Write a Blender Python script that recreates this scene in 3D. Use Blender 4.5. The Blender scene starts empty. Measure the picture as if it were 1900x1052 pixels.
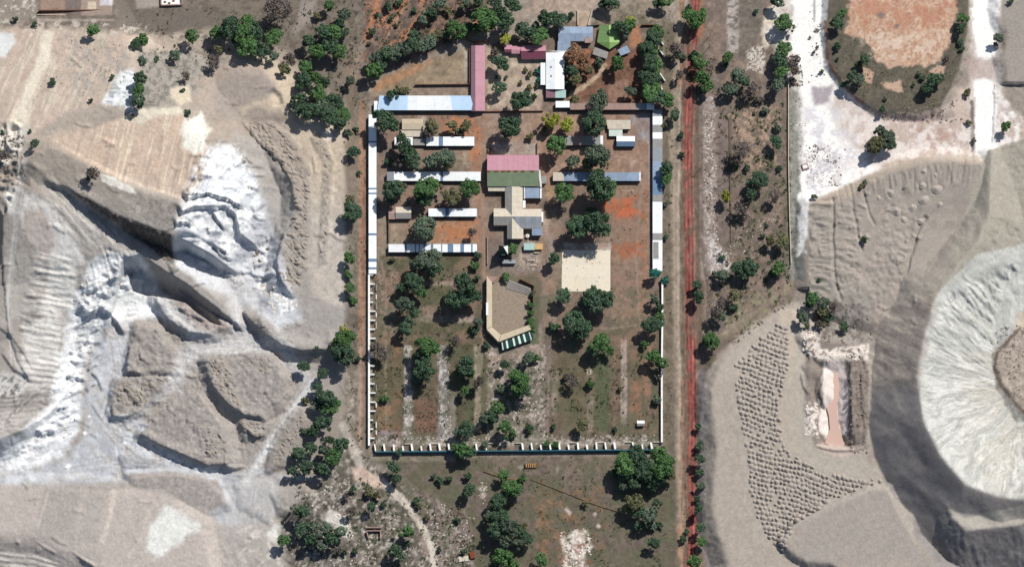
import bpy, math, random
import numpy as np
from mathutils import Vector

# ------------------------------------------------------------------ camera, light, exposure
S = 0.30                                   # metres per photo pixel
TH = math.radians(15)                      # the aerial camera looks down 15 degrees off the vertical, from the south
D = 12000.0
CT, ST = math.cos(TH), math.sin(TH)
sc = bpy.context.scene
COL = sc.collection
cam_d = bpy.data.cameras.new('aerial_camera')
cam = bpy.data.objects.new('aerial_camera', cam_d)
COL.objects.link(cam)
cam.location = (0, -D*ST, D*CT)
cam.rotation_euler = (TH, 0, 0)
cam_d.sensor_width = 36
cam_d.lens = 36*D/(1900*S)
cam_d.clip_start = 500
cam_d.clip_end = 60000
sc.camera = cam

SUN_EL = math.radians(47)
az = Vector((0.64, 0.77, 0)).normalized()
SUN = Vector((az.x*math.cos(SUN_EL), az.y*math.cos(SUN_EL), math.sin(SUN_EL)))
w = bpy.data.worlds.new('World'); sc.world = w; w.use_nodes = True
nt = w.node_tree
sky = nt.nodes.new('ShaderNodeTexSky'); sky.sky_type = 'NISHITA'; sky.sun_disc = False
sky.sun_elevation = SUN_EL; sky.sun_rotation = math.atan2(SUN.x, SUN.y)
nt.links.new(sky.outputs[0], nt.nodes['Background'].inputs[0])
nt.nodes['Background'].inputs[1].default_value = 0.08
sun_d = bpy.data.lights.new('sun', 'SUN'); sun_d.energy = 5.0; sun_d.angle = math.radians(0.6)
sun_d.color = (1, 0.955, 0.89)
sun_o = bpy.data.objects.new('sun', sun_d); COL.objects.link(sun_o)
sun_o.rotation_euler = (-SUN).to_track_quat('-Z', 'Y').to_euler()
sun_o.location = (200, 250, 400)
vs = sc.view_settings
vs.view_transform = 'Standard'; vs.look = 'None'; vs.gamma = 1; vs.use_curve_mapping = False
vs.exposure = 0.0
GAIN = 1.22                                # lit flat ground: radiance / base colour

def lin(c):
    out = []
    for v in c:
        v = v/255.0
        out.append(v/12.92 if v <= .04045 else ((v+.055)/1.055)**2.4)
    return out
def alb(c, g=None):
    return [min(v/(g or GAIN), .86) for v in lin(c)]

# photo pixel at height z  <->  world point
def P(px, py, z=0.0):
    u = (px-950)*S; v = -(py-526)*S
    dx, dy, dz = u, v*CT+D*ST, v*ST-D*CT
    t = (z-D*CT)/dz
    return (dx*t, -D*ST+dy*t, z)
def proj(x, y, z):
    ax, ay, az_ = x, y+D*ST, z-D*CT
    depth = ay*ST-az_*CT
    v = ay*CT+az_*ST
    return 950+ax*D/depth/S, 526-v*D/depth/S
KZ = ST/S                                   # pixels of lean per metre of height

# ------------------------------------------------------------------ noise and masks on the terrain grid
rs = np.random.RandomState(7)
LAT = rs.rand(256, 256).astype(np.float32)
def vnoise(x, y, seed=0):
    x = x+seed*37.13; y = y+seed*91.7
    xi = np.floor(x).astype(np.int64); yi = np.floor(y).astype(np.int64)
    fx = (x-xi).astype(np.float32); fy = (y-yi).astype(np.float32)
    fx = fx*fx*(3-2*fx); fy = fy*fy*(3-2*fy)
    a = LAT[yi & 255, xi & 255]; b = LAT[yi & 255, (xi+1) & 255]
    c = LAT[(yi+1) & 255, xi & 255]; d = LAT[(yi+1) & 255, (xi+1) & 255]
    return (a*(1-fx)+b*fx)*(1-fy)+(c*(1-fx)+d*fx)*fy
def fbm(x, y, scale, octs=4, seed=0, gain=.5):
    o = 0; a = 1; t = 0
    x = x/scale; y = y/scale
    for i in range(octs):
        o = o+a*vnoise(x, y, seed+i*3); t += a; a *= gain
        x = x*2.03; y = y*2.03
    return o/t*2-1
def smooth(a, b, x):
    t = np.clip((x-a)/(b-a), 0, 1); return t*t*(3-2*t)

def sdf_pts(poly, X, Y):
    """signed distance in pixels, positive inside; closed polygon"""
    n = len(poly); d2 = np.full(X.shape, 1e12); ins = np.zeros(X.shape, bool)
    for i in range(n):
        ax, ay = poly[i]; bx, by = poly[(i+1) % n]
        ex, ey = bx-ax, by-ay
        wx, wy = X-ax, Y-ay
        t = np.clip((wx*ex+wy*ey)/(ex*ex+ey*ey+1e-9), 0, 1)
        q = (wx-ex*t)**2+(wy-ey*t)**2
        d2 = np.minimum(d2, q)
        if ay != by:
            c = (ay > Y) != (by > Y)
            ins ^= c & (X < (bx-ax)*(Y-ay)/(by-ay)+ax)
    d = np.sqrt(d2)
    return np.where(ins, d, -d)
def line_pts(pl, X, Y, vals=None):
    """distance to an open polyline, plus interpolated value and signed side"""
    d2 = np.full(X.shape, 1e12); val = np.zeros(X.shape); side = np.zeros(X.shape)
    for i in range(len(pl)-1):
        ax, ay = pl[i][:2]; bx, by = pl[i+1][:2]
        ex, ey = bx-ax, by-ay
        wx, wy = X-ax, Y-ay
        t = np.clip((wx*ex+wy*ey)/(ex*ex+ey*ey+1e-9), 0, 1)
        q = (wx-ex*t)**2+(wy-ey*t)**2
        m = q < d2
        d2 = np.where(m, q, d2)
        if vals is not None:
            val = np.where(m, vals[i]*(1-t)+vals[i+1]*t, val)
        side = np.where(m, ex*wy-ey*wx, side)
    return np.sqrt(d2), val, side

STEP = 2.0
def axis(lo, hi):
    mid = np.arange(lo-60, hi+60+STEP, STEP)
    out = []; v = mid[0]; s = STEP
    while v > -16000:
        s *= 1.25; v -= s; out.append(v)
    a = np.array(out[::-1]); out = []; v = mid[-1]; s = STEP
    while v < 16000:
        s *= 1.25; v += s; out.append(v)
    return np.concatenate([a, mid, np.array(out)])
gx = axis(0, 1900); gy = axis(0, 1052)
GX, GY = np.meshgrid(gx, gy)
NY, NX = GX.shape
Z = np.zeros((NY, NX))
WARP = fbm(GX, GY, 26, 4, 11)               # shared edge wobble
WARP2 = fbm(GX, GY, 9, 3, 23)
SM = S*1.0

def win(xs, ys, m):
    i0 = np.searchsorted(gx, min(xs)-m); i1 = np.searchsorted(gx, max(xs)+m)
    j0 = np.searchsorted(gy, min(ys)-m); j1 = np.searchsorted(gy, max(ys)+m)
    return (slice(max(j0-1, 0), j1+1), slice(max(i0-1, 0), i1+1))
def pk(poly, z):
    return [(x, y+KZ*z) for x, y in poly]
def mesa(poly, top, ang=36, wob=4, fine=1.5, rnd=3, lump=0, lscale=8, base=0, seed=0):
    """flat-topped raised ground whose photo outline (of the top) is poly"""
    q = pk(poly, top)
    reach = (top-base)/(S*math.tan(math.radians(ang)))+20
    s = win([p[0] for p in q], [p[1] for p in q], reach)
    X, Y = GX[s], GY[s]
    d = sdf_pts(q, X, Y)+wob*WARP[s]+fine*WARP2[s]
    dd = -np.logaddexp(0, -d/rnd)*rnd        # soft minimum of d and 0
    zz = top+dd*S*math.tan(math.radians(ang))
    if lump:
        zz = zz+lump*smooth(-2, 6, d)*fbm(X, Y, lscale, 3, 31+seed)
    Z[s] = np.where(zz > Z[s], zz, Z[s])
def ridge(pl, angl, angr, wob=3, fine=1.5, rnd=2):
    """crest polyline of (px, py, z): one slope angle on its left, one on its right"""
    q = [(x, y+KZ*z) for x, y, z in pl]; vals = [p[2] for p in pl]
    s = win([p[0] for p in q], [p[1] for p in q], max(vals)/(S*math.tan(math.radians(min(angl, angr))))+20)
    X, Y = GX[s], GY[s]
    d, v, side = line_pts(q, X+wob*WARP[s], Y+wob*WARP2[s]*.6, vals)
    ta, tb = math.tan(math.radians(angl)), math.tan(math.radians(angr))
    d = np.sqrt(d*d+rnd*rnd)-rnd
    zz = v-d*S*np.where(side < 0, ta, tb)+fine*.1*WARP2[s]
    Z[s] = np.maximum(Z[s], zz)
def bump(poly, h, wd, wob=4, lump=0, lscale=8, seed=0):
    s = win([p[0] for p in poly], [p[1] for p in poly], 10)
    d = sdf_pts(poly, GX[s], GY[s])+wob*WARP[s]
    Z[s] += h*smooth(0, wd, d)
    if lump:
        Z[s] += lump*smooth(0, 6, d)*fbm(GX[s], GY[s], lscale, 3, 41+seed)
def rough(poly, amp, scale, octs=3, seed=0, feather=8, ridged=False, ang=None, stretch=4):
    s = win([p[0] for p in poly], [p[1] for p in poly], 10)
    X, Y = GX[s], GY[s]
    d = sdf_pts(poly, X, Y)+3*WARP[s]
    if ang is not None:
        a = math.radians(ang)
        U = X*math.cos(a)+Y*math.sin(a); V = -X*math.sin(a)+Y*math.cos(a)
        U = U/stretch+1.2*WARP[s]*scale/4
        n = fbm(U, V, scale, octs, 51+seed)
    else:
        n = fbm(X, Y, scale, octs, 51+seed)
    if ridged:
        n = 1-2*np.abs(n)*1.6
    Z[s] += amp*n*smooth(0, feather, d)
def terrace(poly, amp, scale, ang, stretch=2.5, lev=3, seed=0, feather=12, sharp=.7):
    """broken ledges: flat treads with short steep drops, drawn out along an angle"""
    s = win([p[0] for p in poly], [p[1] for p in poly], 10)
    X, Y = GX[s], GY[s]
    d = sdf_pts(poly, X, Y)+4*WARP[s]
    a = math.radians(ang)
    U = (X*math.cos(a)+Y*math.sin(a))/stretch; V = -X*math.sin(a)+Y*math.cos(a)
    n = (fbm(U+9*WARP[s], V+7*WARP[s], scale, 4, 91+seed)*.9+.5)*lev
    k = np.floor(n); f = n-k
    Z[s] += amp*((k+smooth(sharp, 1, f)*.9+.1*f)/lev-.5)*smooth(0, feather, d)
def scarp(pl, h, up=26, down=1.2, wob=3.0, tag=0):
    """a short broken step: the ground is raised on the left/upper side of the line and falls away behind it"""
    s = win([q[0] for q in pl], [q[1] for q in pl], up+10)
    X, Y = GX[s], GY[s]
    d, v, side = line_pts(pl, X+wob*WARP[s]*1.2+1.5*WARP2[s], Y+wob*WARP[s]*.8+1.5*WARP2[s], [0.0]+[1.0]*(len(pl)-2)+[0.0] if len(pl) > 2 else [1.0, .3])
    k = np.where(side < 0, 1-smooth(0, up, d), 1-smooth(0, down*2, d)*1.0)
    k = np.where(side < 0, k, (1-smooth(0, down*2, d)))
    Z[s] += h*k*smooth(0, .35, v)
def trench(pl, wd, depth, wob=2):
    s = win([p[0] for p in pl], [p[1] for p in pl], wd+8)
    d, _, _ = line_pts(pl, GX[s]+wob*WARP[s]*1.5, GY[s]+wob*WARP2[s]*1.5)
    Z[s] -= depth*smooth(wd, 0, d)

# ================================================================== RELIEF
# ---- left: quarry spoil
rough([(-60, -60), (400, -60), (640, 250), (660, 650), (600, 900), (640, 1110), (-60, 1110)], .9, 90, 3, 1, 40)
rough([(-60, 60), (230, 40), (400, 80), (640, 250), (650, 640), (560, 1110), (-60, 1110)], .35, 14, 4, 2, 20)
# upper hill and eastern sand terraces
mesa([(360, 150), (430, 118), (500, 122), (545, 160), (560, 200), (640, 240), (652, 300), (648, 480), (652, 580), (628, 625), (590, 648), (545, 648),
      (505, 622), (478, 590), (500, 560), (545, 545), (520, 505), (540, 450), (560, 380), (530, 330), (480, 270), (440, 235), (400, 235)], 5.5, 40, 6, 3)
mesa([(395, 165), (440, 135), (490, 140), (520, 170), (535, 200), (480, 215), (420, 235)], 8.5, 24, 5, 1)
mesa([(448, 218), (500, 222), (545, 260), (572, 310), (575, 400), (566, 500), (545, 548), (515, 520), (520, 460), (545, 400), (545, 350), (520, 315), (480, 270)], 7, 42, 4, 3, 2, .9, 8, 0, 3)
mesa([(580, 255), (602, 255), (618, 300), (612, 400), (606, 485), (594, 485), (600, 380), (604, 300)], 6.6, 34, 3, 3, 2, .8, 7, 0, 4)
# smooth fan above the mesa and its lower lip
FT = 27.0
fq = pk([(70, 268), (130, 245), (200, 228), (260, 205), (330, 208), (385, 275), (385, 330), (362, 372), (330, 380), (250, 352), (170, 312), (95, 275)], FT)
s_ = win([-400, 640], [-200, 640], 0)
dfan = sdf_pts(fq, GX[s_], GY[s_])+5*WARP[s_]
east = smooth(300, 380, GX[s_]-.35*(GY[s_]-300))
tang = (1-east)*math.tan(math.radians(13))+east*math.tan(math.radians(33))
below = smooth(-6, 2+np.clip(110-GX[s_], 0, 200)*1.5, (GY[s_]-KZ*30)-(344+(GX[s_]-108)*.43))      # no ramp south-west of the dark cliff
dsoft = -np.logaddexp(0, -dfan/6)*6
Z[s_] = np.maximum(Z[s_], (FT+dsoft*S*tang)*(1-below))
# dark-faced mesa: ramp on the north, one sheer face to the south-west
MT = 30.0
mq = pk([(96, 338), (62, 302), (95, 276), (170, 313), (250, 353), (320, 373), (352, 386), (340, 418), (320, 437), (262, 416), (215, 399), (165, 371), (122, 346)], MT)
s_ = win([0, 420], [240, 560], 0)
dm = sdf_pts(mq, GX[s_], GY[s_])+1.5*WARP[s_]+1.6*WARP2[s_]
sw = smooth(-20, 20, (GY[s_]-KZ*MT)-(346+(GX[s_]-108)*.43)+8)  # side of the sheer face
sw = sw*smooth(70, 128, GX[s_])
sl = (1-sw)*math.tan(math.radians(30))+sw*math.tan(math.radians(77))
Z[s_] = np.maximum(Z[s_], MT-np.logaddexp(0, -dm/1.5)*1.5*S*sl-.35*sw*np.abs(WARP2[s_]))
rough([(80, 300), (340, 385), (318, 430), (110, 345)], .5, 9, 3, 5, 8)
# strip running down along the foot of the sheer face, with a sheer drop of its own further on
s_ = win([-260, 560], [240, 760], 0)
X, Y = GX[s_], GY[s_]
SWE = [(60, 350, 27), (100, 376, 25.5), (170, 428, 19.5), (236, 476, 15.5), (262, 472, 15), (300, 498, 14), (345, 526, 12.5), (400, 567, 9), (442, 605, 3.5)]
NEE = [(446, 600, 3.5), (410, 562, 9), (352, 512, 12.5), (326, 494, 13.5), (300, 474, 14), (205, 406, 18), (118, 350, 24), (60, 320, 27)]
sp_ = [(x, y+KZ*z) for x, y, z in SWE+NEE]
dS = sdf_pts(sp_, X, Y)+2*WARP[s_]+1.2*WARP2[s_]
_, zl, sideS = line_pts([(x, y+KZ*z) for x, y, z in SWE], X, Y, [p_[2] for p_ in SWE])
sheer = smooth(228, 246, X+.2*(Y-480))
slS = np.where(sideS > 0, (1-sheer)*math.tan(math.radians(17))+sheer*math.tan(math.radians(76)), math.tan(math.radians(36)))
zst = zl+np.minimum(dS, 0)*S*slS+.25*WARP2[s_]
Z[s_] = np.maximum(Z[s_], zst)
rough([(90, 350), (215, 420), (240, 470), (180, 490), (110, 460)], .55, 7, 3, 28, 8, False, 48, 8)
mesa([(285, 548), (330, 545), (380, 585), (425, 605), (400, 618), (350, 612), (320, 592)], 5, 46, 6, 3, 2, 1.3, 9, 0, 6)
# white badlands
terrace([(325, 380), (390, 350), (470, 365), (495, 410), (525, 480), (545, 570), (450, 560), (400, 540), (330, 500)], 2.5, 52, -18, 2.2, 4, 7, 16)
rough([(325, 330), (400, 280), (470, 320), (495, 410), (525, 480), (545, 570), (450, 560), (330, 500)], .7, 14, 4, 8, 14, False, -15, 2.5)
rough([(370, 270), (450, 270), (490, 380), (340, 400)], 1.0, 7, 3, 9, 14, True, -62, 3)
SC_ = random.Random(3)
def shift(pl, z): return [(x, y+KZ*z) for x, y in pl]
scarp(shift([(346, 388), (366, 378), (388, 373), (418, 376), (456, 388)], 14), 5, 30); scarp(shift([(336, 420), (360, 406), (390, 398), (416, 393), (437, 402), (446, 436), (480, 454)], 10), 5, 34)
scarp(shift([(396, 406), (406, 420), (418, 436)], 8), 3); scarp(shift([(396, 462), (410, 480), (436, 484)], 6), 3.4); scarp(shift([(325, 440), (345, 432), (360, 436)], 8), 3)
for k_ in range(46):
    x_ = SC_.uniform(325, 500); y_ = SC_.uniform(300, 540); L_ = SC_.uniform(10, 26); a_ = math.radians(SC_.gauss(-8, 24)); c_, s2 = math.cos(a_), math.sin(a_)
    if y_ < 370 and x_ < 330+(400-y_)*.4: continue
    scarp([(x_-L_*c_, y_-L_*s2), (x_+SC_.uniform(-3, 3), y_+SC_.uniform(-5, 5)), (x_+L_*c_, y_+L_*s2)], SC_.uniform(.7, 1.9), SC_.uniform(10, 22))
for k_ in range(120):
    t_ = SC_.random(); x_ = np.interp(t_, [0, .2, .45, .7, .88, 1], [240, 170, 140, 115, 70, -20])+SC_.gauss(0, 18); y_ = np.interp(t_, [0, .2, .45, .7, .88, 1], [510, 560, 660, 750, 810, 845])+SC_.gauss(0, 18)
    L_ = SC_.uniform(9, 26); a_ = math.radians(SC_.gauss(-10, 22)); c_, s2 = math.cos(a_), math.sin(a_)
    scarp([(x_-L_*c_, y_-L_*s2), (x_+SC_.uniform(-4, 4), y_+SC_.uniform(-6, 6)), (x_+L_*c_, y_+L_*s2)], SC_.uniform(.5, 1.7), SC_.uniform(8, 18))
bump([(395, 462), (425, 458), (428, 488), (405, 488)], -2, 10)
# west ridge system: striated slope and white cliff
mesa([(-60, 480), (30, 470), (85, 480), (140, 490), (148, 520), (142, 565), (122, 595), (112, 640), (105, 690), (95, 730), (60, 775), (20, 815), (-60, 850)], 7, 40, 5, 3, 3)
mesa([(-60, 440), (15, 470), (70, 480), (85, 520), (72, 560), (40, 590), (20, 600), (-60, 640)], 10, 24, 4, 2, 4)
rough([(60, 470), (150, 490), (140, 580), (50, 660), (30, 600)], .9, 6, 3, 9, 10, False, 14, 6)
rough([(30, 600), (110, 620), (95, 740), (20, 760)], .9, 7, 3, 10, 10, False, 8, 6)
rough([(90, 330), (215, 420), (190, 480), (120, 440)], .6, 7, 2, 12, 8, False, 48, 8)
CB = [(150, 490), (250, 470), (300, 560), (200, 620), (165, 650), (150, 790), (70, 850), (-60, 890), (-60, 820), (60, 770), (110, 690), (130, 580)]
terrace(CB, 2.6, 44, -14, 2.4, 4, 11, 12); rough(CB, .6, 9, 4, 26, 12, False, -14, 2.6); rough(CB, .3, 4, 2, 27, 12)
rough([(180, 470), (240, 470), (270, 505), (205, 530)], 1.0, 7, 2, 25, 8, True, 60, 4)
bump([(232, 500), (262, 492), (300, 520), (345, 548), (400, 588), (420, 612), (385, 606), (340, 566), (285, 556), (240, 540)], -5, 9, 2)
ridge([(-60, 828, 16), (0, 812, 16), (40, 796, 13), (85, 770, 8), (120, 730, 5)], 24, 66, 4, 3)
scarp(shift([(8, 470), (10, 560), (18, 620), (36, 672), (62, 716)], 8), 1.3, 24)
scarp(shift([(-30, 592), (20, 622), (48, 660), (64, 690)], 8), 1.0, 22); scarp(shift([(0, 650), (26, 686), (62, 704)], 7), 1.3, 20)
for k_ in range(9): scarp(shift([(-50, 738+k_*11), (30, 736+k_*8), (60-k_*5, 727+k_*7), (98-k_*9, 712+k_*6)], 7), .9, 9)
for k_ in range(22): scarp(shift([(60-k_*.6+SC_.uniform(-8, 8), 486+k_*11), (90+SC_.uniform(-8, 8), 489+k_*11), (136-k_*1.2, 494+k_*11)], 7), SC_.uniform(.35, .8), 7)
scarp(shift([(150, 590), (186, 577), (212, 592), (232, 622)], 2), 3.4, 18); scarp(shift([(168, 690), (182, 702), (192, 728)], 1), 1.4, 14)
# east terraces: broken edges, and the dark arc above the quarry road
scarp(shift([(446, 226), (470, 252), (492, 272), (522, 300), (542, 340), (552, 398)], 8), 1.6, 20); scarp(shift([(556, 400), (528, 436), (514, 490), (522, 520), (546, 556)], 6), 2.2, 20)
scarp(shift([(450, 572), (466, 596), (492, 620), (524, 642), (560, 652), (606, 650), (632, 632)], 6), 3.4, 30)
scarp(shift([(500, 165), (515, 180), (520, 200)], 8), -2, 10, 8); scarp(shift([(540, 150), (556, 176), (566, 200)], 6), -1.6, 12, 8)
# land at the lower left
scarp(shift([(-40, 1000), (30, 996), (62, 1000), (80, 1014), (112, 1030)], 3), 3.2, 26); scarp(shift([(116, 1004), (132, 1022), (150, 1036), (190, 1060)], 3), 4, 26); scarp(shift([(232, 1012), (240, 1040), (262, 1064)], 3), 2.6, 16)
for k_ in range(6): scarp([(-30, 1016+k_*10), (60, 1022+k_*12), (150+k_*8, 1050+k_*14)], .7, 9)
scarp([(112, 890), (140, 886), (166, 892), (172, 912)], 2, 10); scarp([(240, 910), (280, 912), (298, 920)], 1.4, 9)
# brown mounds on the quarry floor
mesa([(255, 605), (290, 612), (322, 655), (318, 688), (255, 692), (240, 688), (248, 640)], 4.2, 42, 5, 3, 2, 1.2, 12, 0, 7)
mesa([(222, 706), (262, 700), (310, 702), (300, 725), (258, 762), (230, 772), (210, 768), (212, 730)], 3.8, 42, 5, 4, 2, 1.8, 11, 0, 8)
mesa([(395, 668), (450, 656), (500, 662), (528, 700), (520, 745), (490, 776), (450, 765), (412, 735), (386, 695)], 4.8, 46, 6, 4, 2, .7, 12, 0, 21)
mesa([(386, 665), (412, 660), (430, 690), (440, 725), (450, 765), (425, 750), (395, 715)], 5.8, 44, 3, 2, 2, 1.3, 7, 0, 9)
mesa([(355, 735), (370, 730), (412, 790), (430, 825), (430, 858), (380, 862), (330, 838), (262, 806), (290, 780)], 4.2, 46, 6, 4, 2, .5, 10, 0, 22)
mesa([(368, 790), (415, 800), (428, 850), (380, 845)], 4.9, 34, 3, 2, 2, .8, 8, 0, 10)
mesa([(448, 775), (500, 785), (490, 805), (455, 810)], 3.6, 44, 3, 2, 2, .9, 7, 0, 12)
mesa([(530, 790), (560, 760), (570, 780), (540, 850), (500, 870), (510, 820)], 3.0, 40, 3, 2, 2, .7, 8, 0, 13)
mesa([(225, 842), (265, 838), (285, 850), (268, 865), (232, 866)], 2.2, 40, 4)
mesa([(110, 888), (165, 884), (172, 910), (130, 912)], 3, 44, 4)
mesa([(240, 880), (330, 878), (400, 895), (415, 930), (380, 950), (320, 920), (250, 902)], 3.0, 32, 5)
# field at the lower left and its gullies
mesa([(-60, 900), (60, 898), (200, 908), (300, 915), (370, 960), (400, 1110), (200, 1110), (180, 1035), (120, 1020), (60, 995), (-60, 990)], 4, 26, 4, 2, 4)
mesa([(440, 900), (500, 890), (515, 930), (500, 960), (450, 940)], 1.2, 25, 4)

mesa([(505, 915), (560, 900), (600, 930), (575, 960), (520, 945)], 2.6, 34, 4, 3, 2, .8, 9, 0, 14)
scarp(shift([(252, 800), (290, 822), (340, 843), (385, 862), (436, 858)], 5), 1.8, 20); scarp(shift([(382, 684), (398, 722), (426, 752), (456, 770), (496, 776)], 6), 1.8, 18); scarp(shift([(204, 745), (212, 772), (240, 774), (262, 762)], 4), 1.4, 12)
scarp(shift([(240, 632), (236, 690), (270, 696)], 4), 2, 16); scarp(shift([(255, 640), (262, 664), (280, 676)], 5), 1.2, 14); scarp(shift([(280, 690), (316, 694)], 4), 1, 12); scarp(shift([(286, 552), (300, 580), (324, 602), (352, 618), (402, 622)], 5), 1.6, 16); scarp(shift([(326, 566), (352, 584), (390, 596)], 6), 1.6, 12)
scarp(shift([(446, 790), (470, 806), (492, 806)], 3), 1.8, 10); scarp(shift([(412, 866), (430, 870), (456, 864)], 2), 2, 8)
for k_ in range(50):
    x_ = SC_.uniform(205, 540); y_ = SC_.uniform(600, 860); L_ = SC_.uniform(5, 14); a_ = math.radians(SC_.gauss(28, 30)); c_, s2 = math.cos(a_), math.sin(a_)
    scarp([(x_-L_*c_, y_-L_*s2), (x_, y_+SC_.uniform(-3, 3)), (x_+L_*c_, y_+L_*s2)], SC_.uniform(.3, 1.0), SC_.uniform(6, 14))
# far-left edge hollow
trench([(-22, 370), (-4, 420), (-6, 500)], 12, 6)
rough([(-60, 240), (45, 240), (50, 330), (20, 420), (-60, 430)], 1.6, 16, 3, 14, 10, True)

rough([(-60, 60), (230, 40), (400, 80), (640, 250), (650, 640), (560, 1110), (-60, 1110)], .16, 5, 2, 29, 20)
for k_ in range(170):
    x_ = SC_.uniform(0, 640); y_ = SC_.uniform(90, 1040); L_ = SC_.uniform(5, 20); a_ = math.radians(SC_.gauss(25, 35)); c_, s2 = math.cos(a_), math.sin(a_)
    scarp([(x_-L_*c_, y_-L_*s2), (x_+SC_.uniform(-3, 3), y_+SC_.uniform(-4, 4)), (x_+L_*c_, y_+L_*s2)], SC_.uniform(.2, .75), SC_.uniform(5, 13))
rough([(200, 590), (560, 590), (560, 880), (200, 880)], .28, 7, 3, 33, 14, True)
# ---- right: island dump, tailings dumps and pit
mesa([(1540, -60), (1532, 60), (1540, 120), (1580, 172), (1630, 205), (1700, 212), (1735, 205), (1745, 185), (1780, 130), (1795, 60), (1800, -60)], 4, 50, 3, 2, 1.5)
mesa([(1720, 185), (1745, 165), (1780, 172), (1768, 205), (1735, 212)], 2.4, 34, 2)
mesa([(1855, -60), (1850, 30), (1868, 60), (1860, 110), (1868, 150), (1905, 180), (1960, 210), (1960, -60)], 4, 36, 4, 2, 2)
# ridged dump north of the heaps
mesa([(1500, 375), (1560, 352), (1600, 330), (1660, 308), (1720, 295), (1780, 298), (1835, 310), (1835, 420), (1740, 540), (1700, 600), (1600, 600), (1520, 570), (1498, 540), (1496, 440)], 5.0, 34, 3, 2, 3)
rough([(1500, 380), (1550, 370), (1545, 560), (1500, 550)], 1.5, 8, 3, 15, 6, False, 3, 3)
rough([(1550, 370), (1600, 400), (1600, 520), (1548, 560)], 1.1, 8, 3, 16, 6, False, 8, 2.5)
rough([(1600, 340), (1720, 305), (1800, 310), (1780, 350), (1640, 380)], .7, 6, 2, 17, 8, False, 78, 7)
rough([(1540, 480), (1640, 480), (1640, 610), (1540, 600)], .9, 12, 3, 18, 8)
for k_ in range(11):
    a_ = 1560+k_*21; trench([(a_-6+k_*2.6, 352-k_*5.2), (a_+2+k_*1.2, 392-k_*5.0)], 2.6, .55, 1)
for k_ in range(28):
    a_ = 1570+k_*9; y0_ = 350-(a_-1570)*.20+max(0, a_-1740)*.22; trench([(a_-4+k_, y0_-2), (a_+k_*.7, y0_+random.uniform(14, 34))], 1.9, random.uniform(.2, .55), 1)
trench([(1546, 372), (1544, 440), (1548, 520), (1560, 560)], 5, 1.4, 2); trench([(1580, 380), (1590, 440), (1600, 470)], 4, .9, 2); trench([(1600, 360), (1612, 400), (1622, 420)], 3.5, 1, 1)
trench([(1716, 406), (1700, 440), (1690, 480), (1672, 530), (1660, 570)], 6, 1.6, 4)
rough([(1640, 380), (1720, 380), (1690, 470), (1660, 560), (1600, 560)], 1.0, 11, 3, 30, 8)
# crater rim: crest line, inner wall and outer slope
RIM = [(1840, 285, 5), (1838, 340, 9), (1834, 400, 13), (1812, 450, 16), (1770, 505, 19), (1738, 545, 22), (1714, 620, 26), (1700, 700, 29), (1712, 780, 31), (1745, 845, 31), (1790, 898, 30), (1850, 922, 28), (1920, 926, 27), (2000, 915, 22)]
q = [(x, y+KZ*z) for x, y, z in RIM]; zv = [p[2] for p in RIM]
s_ = win([p[0] for p in q], [p[1] for p in q], 130)
X, Y = GX[s_], GY[s_]
d, v, side = line_pts(q, X+3*WARP[s_], Y+3*WARP[s_], zv)
inner = side < 0
cx0, cy0 = 1905, 715
ang_ = np.arctan2(Y-cy0, X-cx0); rad_ = np.hypot(X-cx0, Y-cy0)
gul = fbm(ang_*15+2.2*fbm(X, Y, 34, 3, 61), rad_/80, 1.0, 3, 62)
ds = np.sqrt(d*d+16)-4
ob = fbm((X*.80+Y*.60)/5.5+4*fbm(X, Y, 45, 2, 66), (Y*.80-X*.60)+5*fbm(X, Y, 25, 2, 67), 11, 3, 65)
north = smooth(700, 540, Y)
zin = v-ds*S*.60-1.1*(1-np.abs(gul)*1.5)*smooth(0, 20, d)*(.5+.5*north)+3.0*ob*smooth(4, 30, d)*north*smooth(-6, 14, (Y-18)-(545-(X-1740)*.52))+.5*ob*smooth(4, 30, d)-.9*(1-np.abs(fbm(ang_*34+1.5*fbm(X, Y, 26, 2, 68), rad_/55, 1.0, 2, 69))*1.6)*smooth(3, 16, d)*smooth(-10, 20, (Y-18)-(545-(X-1740)*.52))
zin = np.maximum(zin, 1+.5*WARP2[s_])
out_n = fbm((X*.75+Y*.66)*.5+14*fbm(X, Y, 50, 2, 64), (Y*.75-X*.66)*1.1, 40, 3, 63, .4)
zout = v-ds*S*.82+1.5*out_n*smooth(0, 40, d)
zin = np.where(inner, zin, zout)
Z[s_] = np.where(inner & (d < 260), zin, np.maximum(Z[s_], zin))
mesa([(1850, 655), (1890, 610), (1960, 600), (1960, 770), (1895, 760), (1855, 712)], 4.5, 30, 5, 3, 2, .9, 12, 0, 15)
# spur below the crater
mesa([(1754, 928), (1775, 942), (1800, 952), (1870, 945), (1930, 925), (1960, 955), (1880, 975), (1790, 984), (1768, 960)], 20, 44, 2, 2, 1.5)
rough([(1700, 970), (1960, 975), (1960, 1100), (1700, 1100)], 1.3, 30, 3, 19, 24, False, 70, 3)
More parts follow.
